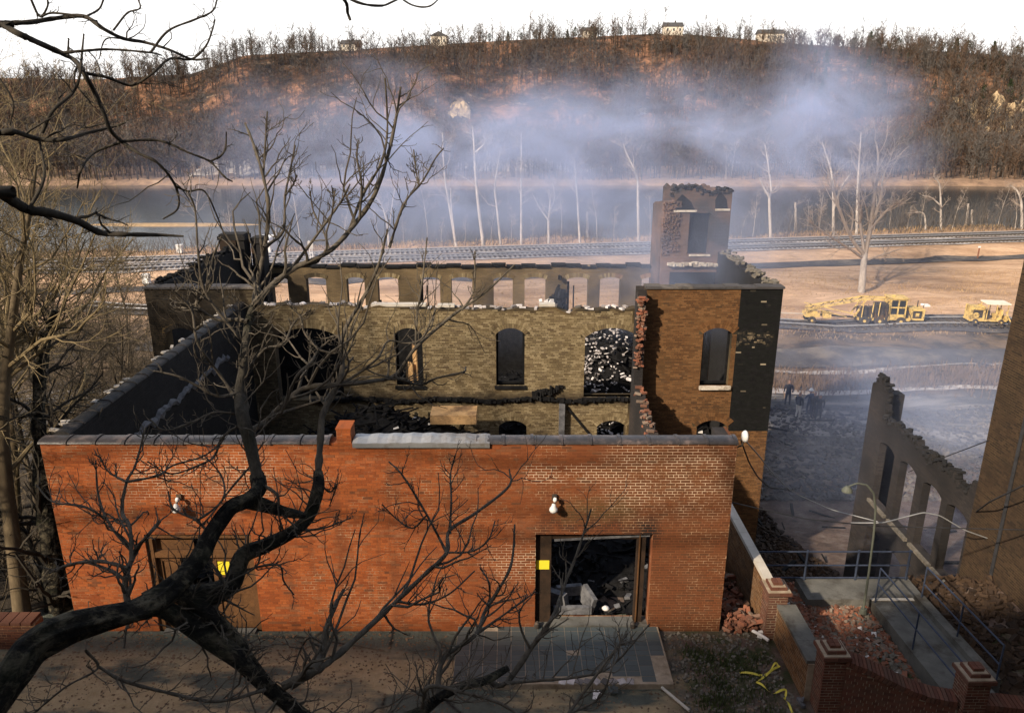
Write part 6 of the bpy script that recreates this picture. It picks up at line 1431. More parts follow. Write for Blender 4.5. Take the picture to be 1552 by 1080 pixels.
for (px, a, b, d0, d1, zr) in O_:
    P, Rr = trace(px, a, b, d0, d1, None, r2); pvis.append((P, Rr))
    if zr is not None:
        q = spline([tuple(tpt(zr)), tuple(tpt(zr) * .6 + P[0] * .4 + [0, .3, .35]), tuple(tpt(zr) * .25 + P[0] * .75 + [0, -.2, .05]), tuple(P[0]), tuple(P[3])], 22)[:-5]; P = np.vstack([q, P[1:]]); Rr = np.concatenate([np.linspace(Rr[0] * 1.25, Rr[0], len(q)), Rr[1:]])
    pa.append((P, Rr))
hp_ = atY(530, -30, 6.3)
for (px, a, b, d0, d1) in (([(300, -120), (470, -40), (520, -2), (527, 20), (531, 31)], 3, 2.0, 6.6, 6.9), ([(470, -40), (533, 0), (574, 9), (597, 2), (640, -20)], 2.2, 1.2, 6.7, 7.0), ([(600, -8), (625, 8), (650, 10), (668, -4)], 1.4, 1.0, 6.9, 7.0)):
    pa.append(trace(px, a, b, d0, d1, None, r2))
P, Rr = trace([(300, -120), (150, -140), (20, -110)], 3, 5, 6.6, 6.2, 10, r2); q = spline([tuple(tpt(14.4)), tuple(tpt(14.4) * .4 + P[-1] * .6 + [0, 0, .5]), tuple(P[-1]), tuple(P[4]), tuple(P[0])], 26); pa.append((q, np.linspace(.05, .018, 26)))
b1 = MB(); [b1.tubes(P[None], (Rr * (1 + .08 * r2.normal(size=len(Rr))))[None], 8) for P, Rr in pa]; b1.build('branches', M['bark_over'], over, True)
PP, RR = resamp(pvis, 14); T1, Q1 = branch(PP, RR, 5, .2, .98, (.14, .42), (30, 75), .03, .30, 8, .5, r2, .0026); T2, Q2 = branch(T1, Q1, 2, .3, .95, (.3, .7), (30, 70), .0, .25, 5, .7, r2, .0022)
b2 = MB(); b2.tubes(T1, Q1, 5); b2.tubes(T2, Q2, 4); b2.build('twigs', M['bark_over'], over)

# ---- generic bare tree, built at the origin
def bare(h, r0, seed, levels=(9, 7, 5), spread=(30, 62), up=.10, lf=(.35, .6), minr=.004, k=(8, 5, 4, 3), lean=.06, t0=.28, wander=.15, N=(14, 8, 6, 5), multi=1, droop=0):
    r = np.random.default_rng(seed); tr, cr = MB(), MB(); P0, R0 = [], []
    for s in range(multi):
        d = np.array([r.normal(0, lean), r.normal(0, lean), 1.0]) + (np.array([math.cos(s * 2.4 + seed), math.sin(s * 2.4 + seed), 0]) * .22 if multi > 1 else 0)
        p = np.array([0, 0, -.2]); L = [p]
        for i in range(N[0] - 1):
            d = d + np.array([r.normal(0, .05), r.normal(0, .05), .03]); d /= np.linalg.norm(d); p = p + d * h * r.uniform(.85, 1.0) / (N[0] - 1); L.append(p)
        P0.append(L); R0.append(r0 * np.linspace(1, .14, N[0]) ** .9 * (1 if s == 0 else .75))
    P0, R0 = np.array(P0), np.array(R0); tr.tubes(P0, R0, k[0]); Pp, Rp = P0, R0
    for l, n in enumerate(levels):
        Pp, Rp = branch(Pp, Rp, n, t0 if l == 0 else .2, .98, lf if l == 0 else (.35, .7), spread, up - droop * l, wander, N[min(l + 1, len(N) - 1)], .46 if l == 0 else .58, r, minr)
        cr.tubes(Pp, Rp, k[min(l + 1, 3)])
    return tr, cr
_ti = 0
def tree_thing(name, label, loc, tr, cr, bmat, cmat, group=None, rz=0.0, sc=1.0):
    t_ = thing(name, label, 'tree', loc, group); t_.rotation_euler = (0, 0, rz); t_.scale = (sc,) * 3
    placed(tr, 'trunk', M[bmat], t_, True); placed(cr, 'crown', M[cmat], t_); return t_
# left thicket: ochre-lit trees beside the mill
x, y = -11.35, 14.75
P, Rr = trace([(36, 945), (30, 900), (20, 820), (8, 720), (4, 640), (10, 560), (20, 480), (30, 400), (45, 320), (55, 250)], 13, 2.0, depth((x, y, 0)), depth((x, y + .6, 9)), 30, r2, .2)
base_ = P[0].copy(); tr = MB(); tr.tubes((P - base_)[None], Rr[None], 10); P0, R0 = (P - base_)[None], Rr[None]
P1_, Q1_ = branch(P0, R0, 24, .3, 1, (.28, .6), (30, 75), .09, .18, 10, .42, r2, .006); P2_, Q2_ = branch(P1_, Q1_, 10, .15, .98, (.3, .65), (25, 65), .08, .2, 8, .6, r2, .004); P3_, Q3_ = branch(P2_, Q2_, 6, .2, .98, (.35, .7), (25, 60), .08, .16, 5, .6, r2, .003)
cr = MB(); cr.tubes(P1_, Q1_, 6); cr.tubes(P2_, Q2_, 4); cr.tubes(P3_, Q3_, 3)
tree_thing('bare_tree', 'tall bare tree with a smooth pale trunk left of the mill facade', base_, tr, cr, 'bark_left', 'twig_left', 'bare trees left of the mill')
P, Rr = trace([(92, 950), (84, 880), (72, 790), (62, 700), (58, 620), (66, 540), (84, 470)], 17, 5, depth((x, y, 0)) + .4, depth((x, y + .8, 7)) + .5, 40, r2, .2)
base_ = P[0].copy(); tr = MB(); rough_limb(tr, P - base_, Rr, 14, .2, 31); P0, R0 = (P - base_)[None], Rr[None]
P1_, Q1_ = branch(P0, R0, 46, .05, 1, (.15, .42), (35, 95), .05, .22, 9, .3, r2, .007); P2_, Q2_ = branch(P1_, Q1_, 7, .15, .98, (.3, .7), (25, 70), .03, .2, 7, .6, r2, .004)
cr = MB(); cr.tubes(P1_, Q1_, 5); cr.tubes(P2_, Q2_, 3)
tree_thing('bare_tree', 'dark shaggy trunk tangled in bare vines beside the left end of the facade', base_, tr, cr, 'bark_fg', 'bark_over', 'bare trees left of the mill')
spots = [(-14.5, 17.0, 11, 'twig_left'), (-13.2, 20.5, 9, 'bark_brush'), (-17.5, 19.5, 13, 'twig_left'), (-20.0, 24.0, 13, 'bark_brush'), (-15.2, 27.0, 9, 'bark_brush'), (-24.0, 29.0, 14, 'twig_left'), (-18.5, 33.0, 11, 'bark_brush'), (-28.0, 36.0, 13, 'bark_brush'), (-22.0, 41.0, 11, 'bark_brush'), (-33.0, 46.0, 12, 'bark_brush'), (-27.0, 52.0, 11, 'bark_brush'), (-38.0, 58.0, 12, 'bark_brush'), (-14.2, 15.6, 7, 'twig_left'), (-13.6, 14.0, 8, 'twig_left'), (-16.5, 14.8, 12, 'twig_left'), (-18.5, 17.0, 12.5, 'twig_left'), (-15.8, 21.5, 11, 'twig_left'), (-20.5, 20.0, 13, 'bark_brush'), (-23.5, 23.5, 13, 'twig_left'), (-17.0, 24.5, 10, 'bark_brush'), (-26.0, 31.0, 12, 'bark_brush'), (-21.0, 36.0, 10, 'bark_brush'), (-31.0, 41.0, 12, 'bark_brush'), (-24.5, 46.0, 11, 'bark_brush')]
lab = ['tan bare tree just behind the pale-trunked tree at the left edge', 'brown bare tree standing against the left side of the mill', 'tall tan bare tree in the thicket at the left edge']
for i, (x, y, h, m_) in enumerate(spots):
    tr, cr = bare(h + (2.5 if y < 26 else 0), .010 * h + .02, 200 + i, (17, 9, 6), (30, 75), .06, (.34, .66), .0036 + y * .00015, wander=.2, t0=.18, multi=1 + (i % 3 == 0))
    tree_thing('bare_tree', lab[i] if i < 3 else ('grey-brown bare tree in the thicket left of the mill' if m_ == 'bark_brush' else 'tan twiggy bare tree in the thicket left of the mill'), (x, y, hz(x, y)), tr, cr, 'bark_left' if m_ == 'twig_left' else 'bark_brush', m_, 'bare trees left of the mill')
r3 = np.random.default_rng(103); n = 4800; x = r3.uniform(-46, -10.2, n); y = 14.9 + 46 * r3.uniform(0, 1, n) ** 1.5; kk = (x < -13.1) | (y < 25.5); kk &= ~((x > -10.2) & (y > 14)); x, y = x[kk], y[kk]; n = len(x)
d = np.stack([r3.normal(0, .3, n), r3.normal(0, .3, n), np.ones(n)], 1); L = r3.uniform(.8, 2.4, n); p = np.stack([x, y, height(x, y) - .1], 1); S_ = [p]
for i in range(5): d = d + r3.normal(0, .2, (n, 3)) + [0, 0, -.08]; d /= np.linalg.norm(d, axis=1, keepdims=True); p = p + d * (L / 5)[:, None]; S_.append(p)
P0 = np.stack(S_, 1); R0 = np.linspace(.014, .006, 6)[None] * np.ones((n, 1)) * (1 + y[:, None] * .02); P1_, Q1_ = branch(P0, R0, 3, .2, .95, (.35, .8), (20, 60), 0, .2, 4, .7, r3, .004)
tag(MB().tubes(P0, R0, 4).tubes(P1_, Q1_, 3).build('brush', M['bark_brush']), 'dense brown brush covering the slope left of the mill', 'brush', kind='stuff')

# ---- white sycamores along the river, traced
r4 = np.random.default_rng(104)
riv = [
 ('tall white tree rising above the middle of the ruin, forked near its top', [[(733, 374), (724, 301), (720, 251), (718, 214), (716, 191)], [(721, 231), (734, 218), (734, 206)]], 104, 3.6),
 ('leaning white tree left of the tall forked one', [[(692, 376), (681, 311), (675, 275), (672, 241), (671, 201)], [(690, 365), (684, 310), (683, 285)]], 104, 3.0),
 ('thin white tree with a kinked trunk right of the tall forked one', [[(759, 372), (754, 322), (750, 285), (754, 255), (758, 228)]], 105, 2.5),
 ('straight slim white tree above the middle of the mill', [[(790, 372), (790, 301), (790, 251), (790, 201)]], 105, 2.5),
 ('short white tree with a split trunk by the river', [[(832, 372), (832, 328), (840, 301), (838, 275)], [(831, 333), (820, 318), (808, 296)], [(832, 328), (834, 300), (832, 288)]], 106, 2.8),
 ('slim white tree behind the right half of the mill', [[(879, 370), (875, 301), (872, 265), (870, 240)]], 107, 2.3),
 ('tall white tree just left of the stair tower, bent to the left at its top', [[(968, 366), (967, 311), (965, 268), (949, 231), (945, 218)]], 107, 3.2),
 ('white tree right of the stair tower, forked low down', [[(1168, 360), (1166, 301), (1169, 288), (1163, 241), (1159, 218)], [(1166, 300), (1158, 285), (1152, 272)]], 112, 3.0),
 ('straight pale tree behind the field tree', [[(1298, 358), (1300, 285), (1303, 234), (1305, 200)]], 116, 3.0),
 ('pale tree left of the field tree with an open crown', [[(1263, 357), (1263, 301), (1260, 261), (1251, 231), (1246, 215)], [(1263, 320), (1275, 285), (1290, 262)]], 115, 3.0),
 ('short pale tree with a drooping left branch near the right edge', [[(1426, 356), (1426, 318), (1424, 281), (1415, 268)], [(1426, 312), (1412, 300), (1398, 296)]], 120, 2.6),
 ('pale tree at the right edge bent over at its top', [[(1549, 355), (1548, 308), (1541, 288), (1531, 281)]], 122, 3.0),
 ('slender pale tree between the two edge trees at the right', [[(1403, 357), (1402, 330), (1396, 322), (1376, 323)]], 119, 2.0),
 ('thin grey tree on the river bank at the left above the mill roofline', [[(590, 380), (585, 330), (570, 300), (548, 305)], [(590, 345), (596, 300), (600, 280)]], 100, 2.2)]
for label, pth, Y, rp in riv:
    ps = []
    for i, px in enumerate(pth):
        D0 = depth(atY(*px[0], Y)); ps.append(trace(px, rp * .8 if i == 0 else rp * .5, .5, D0, D0 + r4.uniform(-2, 2), 16, r4, .15))
    b0 = ps[0][0][0].copy(); g = hz(b0[0], b0[1]); 
    ps = [(P - b0, Rr) for P, Rr in ps]; ps[0] = (np.vstack([[0, 0, g - b0[2] - .3], ps[0][0]]), np.concatenate([[ps[0][1][0] * 1.15], ps[0][1]]))
    tr = MB(); [tr.tubes(P[None], Rr[None], 7) for P, Rr in ps]; PP, RR = resamp(ps, 14)
    A1, B1 = branch(PP, RR, 15, .32, 1, (.12, .34), (35, 75), .08, .18, 7, .42, r4, .020); A2, B2 = branch(A1, B1, 7, .2, .98, (.35, .65), (25, 60), .06, .16, 5, .55, r4, .013); A3, B3 = branch(A2, B2, 3, .3, .98, (.4, .7), (25, 60), .05, .16, 4, .6, r4, .011)
    cr = MB(); cr.tubes(A1, B1, 5); cr.tubes(A2, B2, 3); cr.tubes(A3, B3, 3)
    tree_thing('sycamore_tree', label, b0, tr, cr, 'bark_white', 'twig_white', 'white bare trees along the river')
sap = [bare(h, .09, 600 + i, (15, 7, 4), (25, 65), .10, (.18, .38), .010, (6, 4, 3, 3), N=(12, 6, 4, 3), lean=.05, t0=.4) for i, h in enumerate((10, 8, 12))]
sapm = [(tr.mesh('trunk', M['bark_white'], True), cr.mesh('crown', M['twig_white'])) for tr, cr in sap]
for i, u in enumerate((575, 612, 648, 668, 705, 745, 775, 808, 850, 905, 930, 985, 1122, 1140, 1195, 1222, 1240, 1322, 1345, 1372, 1392, 1440, 1490, 1508, 1535, 420, 455, 520, 350, 300)):
    Yb = 104 + (u - 640) * .019 + r4.uniform(0, 5); x_ = float(atY(u, 365, Yb)[0]); s = r4.uniform(.35, 1.05); z_ = hz(x_, Yb)
    t_ = thing('sycamore_tree', 'slender pale young tree in the row along the near river bank', 'tree', (x_, Yb, z_), 'slender young trees along the near river bank'); t_.rotation_euler = (0, 0, i * 1.3); t_.scale = (s, s, s * r4.uniform(.9, 1.15))
    for nm, m_ in zip(('trunk', 'crown'), sapm[i % 3]): o = bpy.data.objects.new(nm, m_); COL.objects.link(o); o.parent = t_
n = 2600; x = r4.uniform(-75, 95, n); y = track_y(x) + r4.uniform(7.5, 19, n); L = r4.uniform(.8, 3.2, n) * (1 + .6 * (x > 30)); dr_ = np.stack([r4.normal(0, .22, n), r4.normal(0, .22, n), np.ones(n)], 1); p = np.stack([x, y, height(x, y) - .1], 1); S_ = [p]
for i in range(4): dr_ = dr_ + r4.normal(0, .16, (n, 3)); dr_ /= np.linalg.norm(dr_, axis=1, keepdims=True); p = p + dr_ * (L / 4)[:, None]; S_.append(p)
P0 = np.stack(S_, 1); R0 = np.linspace(.035, .012, 5)[None] * np.ones((n, 1)); A1, B1 = branch(P0, R0, 3, .3, .95, (.3, .6), (20, 55), .05, .18, 4, .6, r4, .012)
tag(MB().tubes(P0, R0, 3).tubes(A1, B1, 3).build('bank_brush', M['bark_grey']), 'grey thin brush along the near river bank', 'brush', kind='stuff')
# the big bare tree standing in the field behind the yellow machine
ft = [([(1305, 447), (1307, 425), (1309, 400), (1311, 385)], 5.4, 4.0), ([(1311, 388), (1318, 350), (1327, 285), (1331, 240), (1328, 215)], 3.4, .9), ([(1311, 388), (1290, 360), (1268, 305), (1256, 262), (1248, 240)], 3.2, .8), ([(1312, 385), (1322, 340), (1335, 300), (1338, 270), (1350, 240)], 2.8, .8), ([(1318, 350), (1345, 318), (1375, 298)], 2.2, .7), ([(1309, 392), (1285, 375), (1258, 358), (1226, 335)], 2.2, .7), ([(1310, 395), (1340, 385), (1368, 376)], 1.9, .7), ([(1311, 388), (1304, 340), (1302, 290), (1306, 250)], 2.6, .8)]
D0 = depth(atY(1305, 447, 78)); ps = [trace(px, a, b, D0, D0 + (0 if i == 0 else r4.uniform(-3, 3)), 14, r4, .1) for i, (px, a, b) in enumerate(ft)]
b0 = ps[0][0][0].copy(); b0[2] = hz(b0[0], b0[1]) - .05
tr = MB(); tr.tubes((ps[0][0] - b0)[None], ps[0][1][None], 10); PP, RR = resamp([(P - b0, q) for P, q in ps[1:]], 14)
A1, B1 = branch(PP, RR, 9, .2, 1, (.25, .5), (25, 60), .06, .15, 8, .5, r4, .03); A2, B2 = branch(A1, B1, 6, .25, .98, (.35, .7), (25, 60), .05, .16, 6, .55, r4, .018); A3, B3 = branch(A2, B2, 4, .25, .98, (.4, .7), (25, 60), .05, .16, 4, .6, r4, .012)
cr = MB(); cr.tubes(PP, RR, 6); cr.tubes(A1, B1, 5); cr.tubes(A2, B2, 3); cr.tubes(A3, B3, 3)
tree_thing('bare_tree', 'big pale bare tree with a forked crown in the field behind the long yellow machine', b0, tr, cr, 'bark_white', 'twig_white')
for i, (u, v0, v1, Y, lb) in enumerate(((1206, 346, 307, 118, 'pale dead trunk standing in the river right of the stair tower'), (1463, 354, 308, 124, 'leaning tall dead trunk in the river near the right edge'), (1473, 354, 318, 124, 'shorter dead trunk beside the leaning one in the river'), (1525, 353, 344, 124, 'low stump in the river at the right'), (890, 362, 321, 112, 'pale dead trunk at the water edge behind the mill'))):
    a, b = atY(u, v0, Y), atY(u + (5 if i == 1 else 0), v1, Y); n = 9; P = a + (b - a) * np.linspace(-.15, 1, n)[:, None] + r4.normal(0, .03, (n, 3))
    s_ = MB().tube(P, np.linspace(.24, .15, n), 8); st2 = thing('dead_trunk', lb, 'dead tree', (a[0], a[1], P[0][2]), 'dead trunks in the river'); s_.build('trunk', M['bark_white'], st2, True)
    MB().beam(P[-2], P[-2] + [.3 * (-1) ** i, .1, .4], .05, .05).build('broken_limb', M['bark_white'], st2)

# ---- woodland across the river: 150 nearer trees as individuals, skyline trees, the rest one mass
protos = [bare(h, .16, 300 + i, (9, 6, 4), (20, 55), .12, (.25, .5), .035, (5, 3, 3, 3), N=(9, 6, 4, 3), multi=1 + i % 2) for i, h in enumerate((11, 13, 10, 12))]
pm = []
for i, (tr, cr) in enumerate(protos): pm.append((tr.mesh('trunk', M['bark_grey' if i % 2 else 'bark_rust'], True), cr.mesh('crown', M['bark_grey' if i % 2 else 'bark_rust'])))
pmw = [(tr.mesh('trunk', M['bark_white'], True), cr.mesh('crown', M['twig_white'])) for tr, cr in protos[:2]]
def inst(name, label, group, x, y, me, sc, rz, dz=0):
    t_ = thing(name, label, 'tree', (x, y, hz(x, y) - .3 + dz), group); t_.rotation_euler = (0, 0, rz); t_.scale = (sc[0], sc[0], sc[1])
    for nm, m_ in zip(('trunk', 'crown'), me):
        o = bpy.data.objects.new(nm, m_); COL.objects.link(o); o.parent = t_
for i in range(150):
    y = r4.uniform(229, 266); x = r4.uniform(-150, 165) * y / 235
    s = r4.uniform(.6, 1.15)
    if i % 9 == 0: inst('bare_tree', 'white-barked bare tree on the far river bank', 'white bare trees on the far bank', x, y, pmw[i % 2], (s * .8, s * .9), r4.uniform(0, 6))
    else: inst('bare_tree', 'grey-brown bare tree in the wood along the far river bank', 'bare trees on the far bank', x, y, pm[i % 4], (s, s), r4.uniform(0, 6))
sky_u = list(range(362, 500, 14)) + [545, 580, 600, 625, 645, 690, 705] + list(range(715, 990, 13)) + [1120, 1127, 1133, 1139] + list(range(1196, 1552, 9)) + list(range(10, 350, 22))
clump = lambda u: float(np.clip(.55 + .75 * vnoise(np.array([u / 23.0]), np.array([4.2]))[0], .12, 1.25))
for i, u in enumerate(sky_u):
    Y = RIDGE_Y + r4.uniform(-8, 2); v = np.interp(u, [p_[0] for p_ in ridge_px], [p_[1] for p_ in ridge_px]); x = float(atY(u + r4.uniform(-4, 4), v, Y)[0])
    s = r4.uniform(.3, .55) if u < 660 else (r4.uniform(.3, .55) if u < 1100 else r4.uniform(.55, 1.0)); s *= (.40 + .55 * clump(u)); 
    inst('bare_tree', 'dark bare tree on the skyline of the hill', 'bare trees on the skyline', x, Y, pm[i % 4], (s * .8, s), r4.uniform(0, 6))
for u, s, lb in ((1006, 1.15, 'bare tree beside the white house on the ridge'), (1069, 1.1, 'lone bare tree with a slim trunk on the open ridge')):
    v = np.interp(u, [p_[0] for p_ in ridge_px], [p_[1] for p_ in ridge_px]); x = float(atY(u, v, RIDGE_Y - 3)[0]); inst('bare_tree', lb, None, x, RIDGE_Y - 3, pm[0 if s > 1.12 else 2], (s * .8, s), 1.0)
# low-detail trees joined into one far-off wood
def lowtree(h, seed):
    r = np.random.default_rng(seed); V, T = [], []
    def blade(p, q, w_):
        d = q - p; a = np.cross(d, r.normal(size=3)); a /= np.linalg.norm(a) + 1e-9; i = len(V); V.extend([p - a * w_, p + a * w_, q]); T.append((i, i + 1, i + 2))
    for a in range(2): 
        w_ = np.array([math.cos(a * 1.57), math.sin(a * 1.57), 0]) * .17; i = len(V); V.extend([-w_ + [0, 0, -.5], w_ + [0, 0, -.5], np.array([0, 0, h])]); T.append((i, i + 1, i + 2))
    for b in range(17):
        z = h * r.uniform(.25, .95); a = r.uniform(0, 6.28); L = h * r.uniform(.14, .30) * (1.15 - .6 * z / h); p = np.array([0, 0, z]); q = p + np.array([math.cos(a) * L, math.sin(a) * L, L * r.uniform(.5, 1.2)]); blade(p, q, .11)
        for c in range(3):
            s = r.uniform(.3, .9); p2 = p + (q - p) * s; q2 = p2 + r.normal(size=3) * L * .32 + [0, 0, L * .3]; blade(p2, q2, .085)
    return np.array(V), np.array(T)
lt = [lowtree(h, 400 + i) for i, h in enumerate((9, 11, 8, 10, 12, 7))]
def forest(name, label, xs, ys, mat, seed, smin=.6, smax=1.25):
    r = np.random.default_rng(seed); zs = height(xs, ys); w_ = r.integers(0, len(lt), len(xs)); b = MB()
    for k_, (V, T) in enumerate(lt):
        s = np.where(w_ == k_)[0]; n = len(s)
        if not n: continue
        a = r.uniform(0, 6.28, n); sc = r.uniform(smin, smax, n); ca, sa = np.cos(a), np.sin(a)
        X = (V[None, :, 0] * ca[:, None] - V[None, :, 1] * sa[:, None]) * sc[:, None] + xs[s][:, None]; Y = (V[None, :, 0] * sa[:, None] + V[None, :, 1] * ca[:, None]) * sc[:, None] + ys[s][:, None]; Z = V[None, :, 2] * sc[:, None] + zs[s][:, None]
        b.add(np.stack([X, Y, Z], -1).reshape(-1, 3), T=(T[None] + (np.arange(n) * len(V))[:, None, None]).reshape(-1, 3))
    tag(b.build(name, M[mat]), label, 'woodland', kind='stuff')
n = 12500; yy = 262 + 172 * r4.uniform(0, 1, n) ** .9; xx = r4.uniform(-300, 300, n) * yy / 430
uu = 776 + xx / (yy * .951) * FPX
cl_ = np.clip(.5 + .8 * vnoise(uu / 23.0, uu * 0 + 4.2), 0, 1.2)
ridge_ok = (yy < 398) | ((r4.uniform(0, 1, n) < cl_ * .75) & (yy < 428) & (((uu < 485) | (uu > 690)) & ((uu < 985) | (uu > 1195))))
t_ = (yy - 266) / 164; dens = .36 + .40 * fbm(xx / 28, yy / 22) + .50 * smoothstep(.5, .75, t_) + .25 * (t_ < .05) + .35 * smoothstep(30, 110, xx) * (t_ > .25); kk = (r4.uniform(0, 1, n) < dens) & ridge_ok; xx, yy, t_ = xx[kk], yy[kk], t_[kk]
n2 = 2300; y2 = 229 + 40 * r4.uniform(0, 1, n2); x2 = r4.uniform(-150, 175, n2) * y2 / 235
xx, yy = np.concatenate([xx, x2]), np.concatenate([yy, y2])
s = r4.uniform(size=len(xx)) < .5
forest('hillside_woods', 'grey bare woodland covering the far hill', xx[s], yy[s], 'bark_grey', 500); forest('hillside_woods', 'rust brown bare woodland covering the far hill', xx[~s], yy[~s], 'bark_rust', 501)
def evergreen(h, seed, round_=False):
    r = np.random.default_rng(seed); tr = MB().tube([(0, 0, -.5), (0, 0, h * .9)], [.18, .04], 6); n = 900
    f = r.uniform(0, 1, n); z = h * (.12 + .88 * f); rad = h * (.26 * (1 - f) ** .8 if not round_ else .42 * np.sin(np.clip(f * 3.0 + .15, 0, 3.1))) * r.uniform(.35, 1.05, n) * (1 + .25 * np.sin(f * 19)); a = r.uniform(0, 6.28, n)
    c = np.stack([rad * np.cos(a), rad * np.sin(a), z], 1); V = c[:, None] + r.normal(0, .028 * h, (n, 3, 3)); return tr, MB().add(V.reshape(-1, 3), T=np.arange(n * 3).reshape(-1, 3))
ev = [evergreen(9, 1), evergreen(7, 2), evergreen(6, 3, True)]; evm = [(a.mesh('trunk', M['bark_grey']), b.mesh('crown', M['cedar'])) for a, b in ev]
for i, (u, dv, s, kk) in enumerate([(1318, 22, 1.25, 0), (1330, 30, 1.1, 0), (1310, 40, .9, 1), (1505, 20, 1.3, 0), (1515, 32, 1.2, 0), (1494, 34, 1.0, 1), (1088, 2, .85, 2), (770, 8, .8, 1), (757, 9, .7, 2), (860, 6, .7, 1), (985, 6, .7, 2), (1040, 22, .9, 2), (1062, 26, .8, 2), (1400, 10, .9, 1), (900, 8, 1.0, 2), (1345, 15, .9, 1), (640, 3, .6, 2), (1230, 20, .8, 1), (715, 0, .55, 2), (742, 2, .7, 2), (790, 3, .6, 2), (812, 1, .75, 2), (838, 3, .6, 2), (872, 0, .8, 2), (912, 2, .65, 2), (940, 1, .7, 2), (962, 3, .6, 2), (1270, 6, 1.0, 2), (1292, 10, .9, 2), (1360, 8, 1.1, 2), (1425, 8, 1.0, 2), (1465, 10, 1.2, 2), (1540, 14, 1.1, 2), (1448, 20, 1.2, 0)]):
    v = np.interp(u, [p_[0] for p_ in ridge_px], [p_[1] for p_ in ridge_px]); Y = RIDGE_Y - dv * 1.4; x = float(atY(u, v, Y)[0])
    t_ = thing('cedar_tree', 'round dark green bush-like tree on the ridge' if kk == 2 else 'dark green conical cedar near the ridge', 'tree', (x, Y, hz(x, Y)), 'round evergreens on the ridge' if kk == 2 else 'cedars near the ridge'); t_.scale = (s,) * 3; t_.rotation_euler = (0, 0, i)
    for nm, m_ in zip(('trunk', 'crown'), evm[kk]): o = bpy.data.objects.new(nm, m_); COL.objects.link(o); o.parent = t_
for i in range(34):
    u, v = r4.uniform(1190, 1552), r4.uniform(80, 150); Y = RIDGE_Y - (v - 70) * 1.3 - r4.uniform(0, 12); x = (u - 776) / FPX * Y * .96; s = r4.uniform(.55, 1.05)
    t_ = thing('cedar_tree', 'small dark cedar among the bare woods high on the right of the hill', 'tree', (x, Y, hz(x, Y)), 'cedars in the woods at the right'); t_.scale = (s,) * 3; t_.rotation_euler = (0, 0, i)
    for nm, m_ in zip(('trunk', 'crown'), evm[i % 2]): o = bpy.data.objects.new(nm, m_); COL.objects.link(o); o.parent = t_
# houses on the ridge
def house(u, wid, hgt, dep, label, Y, gable_front=False, lift=0):
    v = np.interp(u, [p_[0] for p_ in ridge_px], [p_[1] for p_ in ridge_px]); x = float(atY(u, v, Y)[0]); z = hz(x, Y) + lift
    h_ = thing('house', label, 'house', (x, Y, z)); w2, d2 = wid / 2, dep / 2
    P_(MB().box(-w2, w2, -d2, d2, -2.0, hgt), 'wall', 'house_white', h_)
    rf = MB(); o_ = .35; rh = wid * .28 if gable_front else dep * .3
    if gable_front: C = [[(-w2 - o_, -d2 - o_, hgt - .1), (0, -d2 - o_, hgt - .1), (0, d2 + o_, hgt - .1), (-w2 - o_, d2 + o_, hgt - .1), (-w2 - o_, -d2 - o_, hgt + .1), (0, -d2 - o_, hgt + rh), (0, d2 + o_, hgt + rh), (-w2 - o_, d2 + o_, hgt + .1)], [(0, -d2 - o_, hgt - .1), (w2 + o_, -d2 - o_, hgt - .1), (w2 + o_, d2 + o_, hgt - .1), (0, d2 + o_, hgt - .1), (0, -d2 - o_, hgt + rh), (w2 + o_, -d2 - o_, hgt + .1), (w2 + o_, d2 + o_, hgt + .1), (0, d2 + o_, hgt + rh)]]
    else: C = [[(-w2 - o_, -d2 - o_, hgt - .1), (w2 + o_, -d2 - o_, hgt - .1), (w2 + o_, 0, hgt - .1), (-w2 - o_, 0, hgt - .1), (-w2 - o_, -d2 - o_, hgt + .1), (w2 + o_, -d2 - o_, hgt + .1), (w2 + o_, 0, hgt + rh), (-w2 - o_, 0, hgt + rh)], [(-w2 - o_, 0, hgt - .1), (w2 + o_, 0, hgt - .1), (w2 + o_, d2 + o_, hgt - .1), (-w2 - o_, d2 + o_, hgt - .1), (-w2 - o_, 0, hgt + rh), (w2 + o_, 0, hgt + rh), (w2 + o_, d2 + o_, hgt + .1), (-w2 - o_, d2 + o_, hgt + .1)]]
    rf.hexes(C); P_(rf, 'roof', 'roof_grey', h_)
    n = max(2, int(wid / 2.6))
    for i in range(n):
        a = -w2 + wid * (i + .5) / n
        fr = P_(MB().box(a - .5, a + .5, -d2 - .06, -d2 - .005, .9, 2.3), 'window_frame', 'white', h_); q = MB().box(a - .42, a + .42, -d2 - .08, -d2 - .062, .98, 2.22); o = bpy.data.objects.new('window_pane', q.mesh('window_pane', M['glass'])); COL.objects.link(o); o.parent = fr
    P_(MB().box(w2 * .2, w2 * .2 + .6, -.3, .3, hgt, hgt + rh + .8), 'chimney', 'brick_dark', h_)
house(1019, 9.5, 3.2, 7, 'small white house on the ridge beside a bare tree', RIDGE_Y - 2); house(1166, 12.5, 3.3, 7, 'long low cream house on the ridge to the right', RIDGE_Y - 3, lift=.4)
house(666, 8.0, 4.0, 7, 'pale gabled house on the left part of the ridge', RIDGE_Y - 2, True); house(533, 9.5, 2.6, 7, 'faint low pale house at the far left of the ridge', RIDGE_Y - 2); house(893, 7.5, 2.8, 6, 'tan house half hidden by trees on the crest', RIDGE_Y - 2)
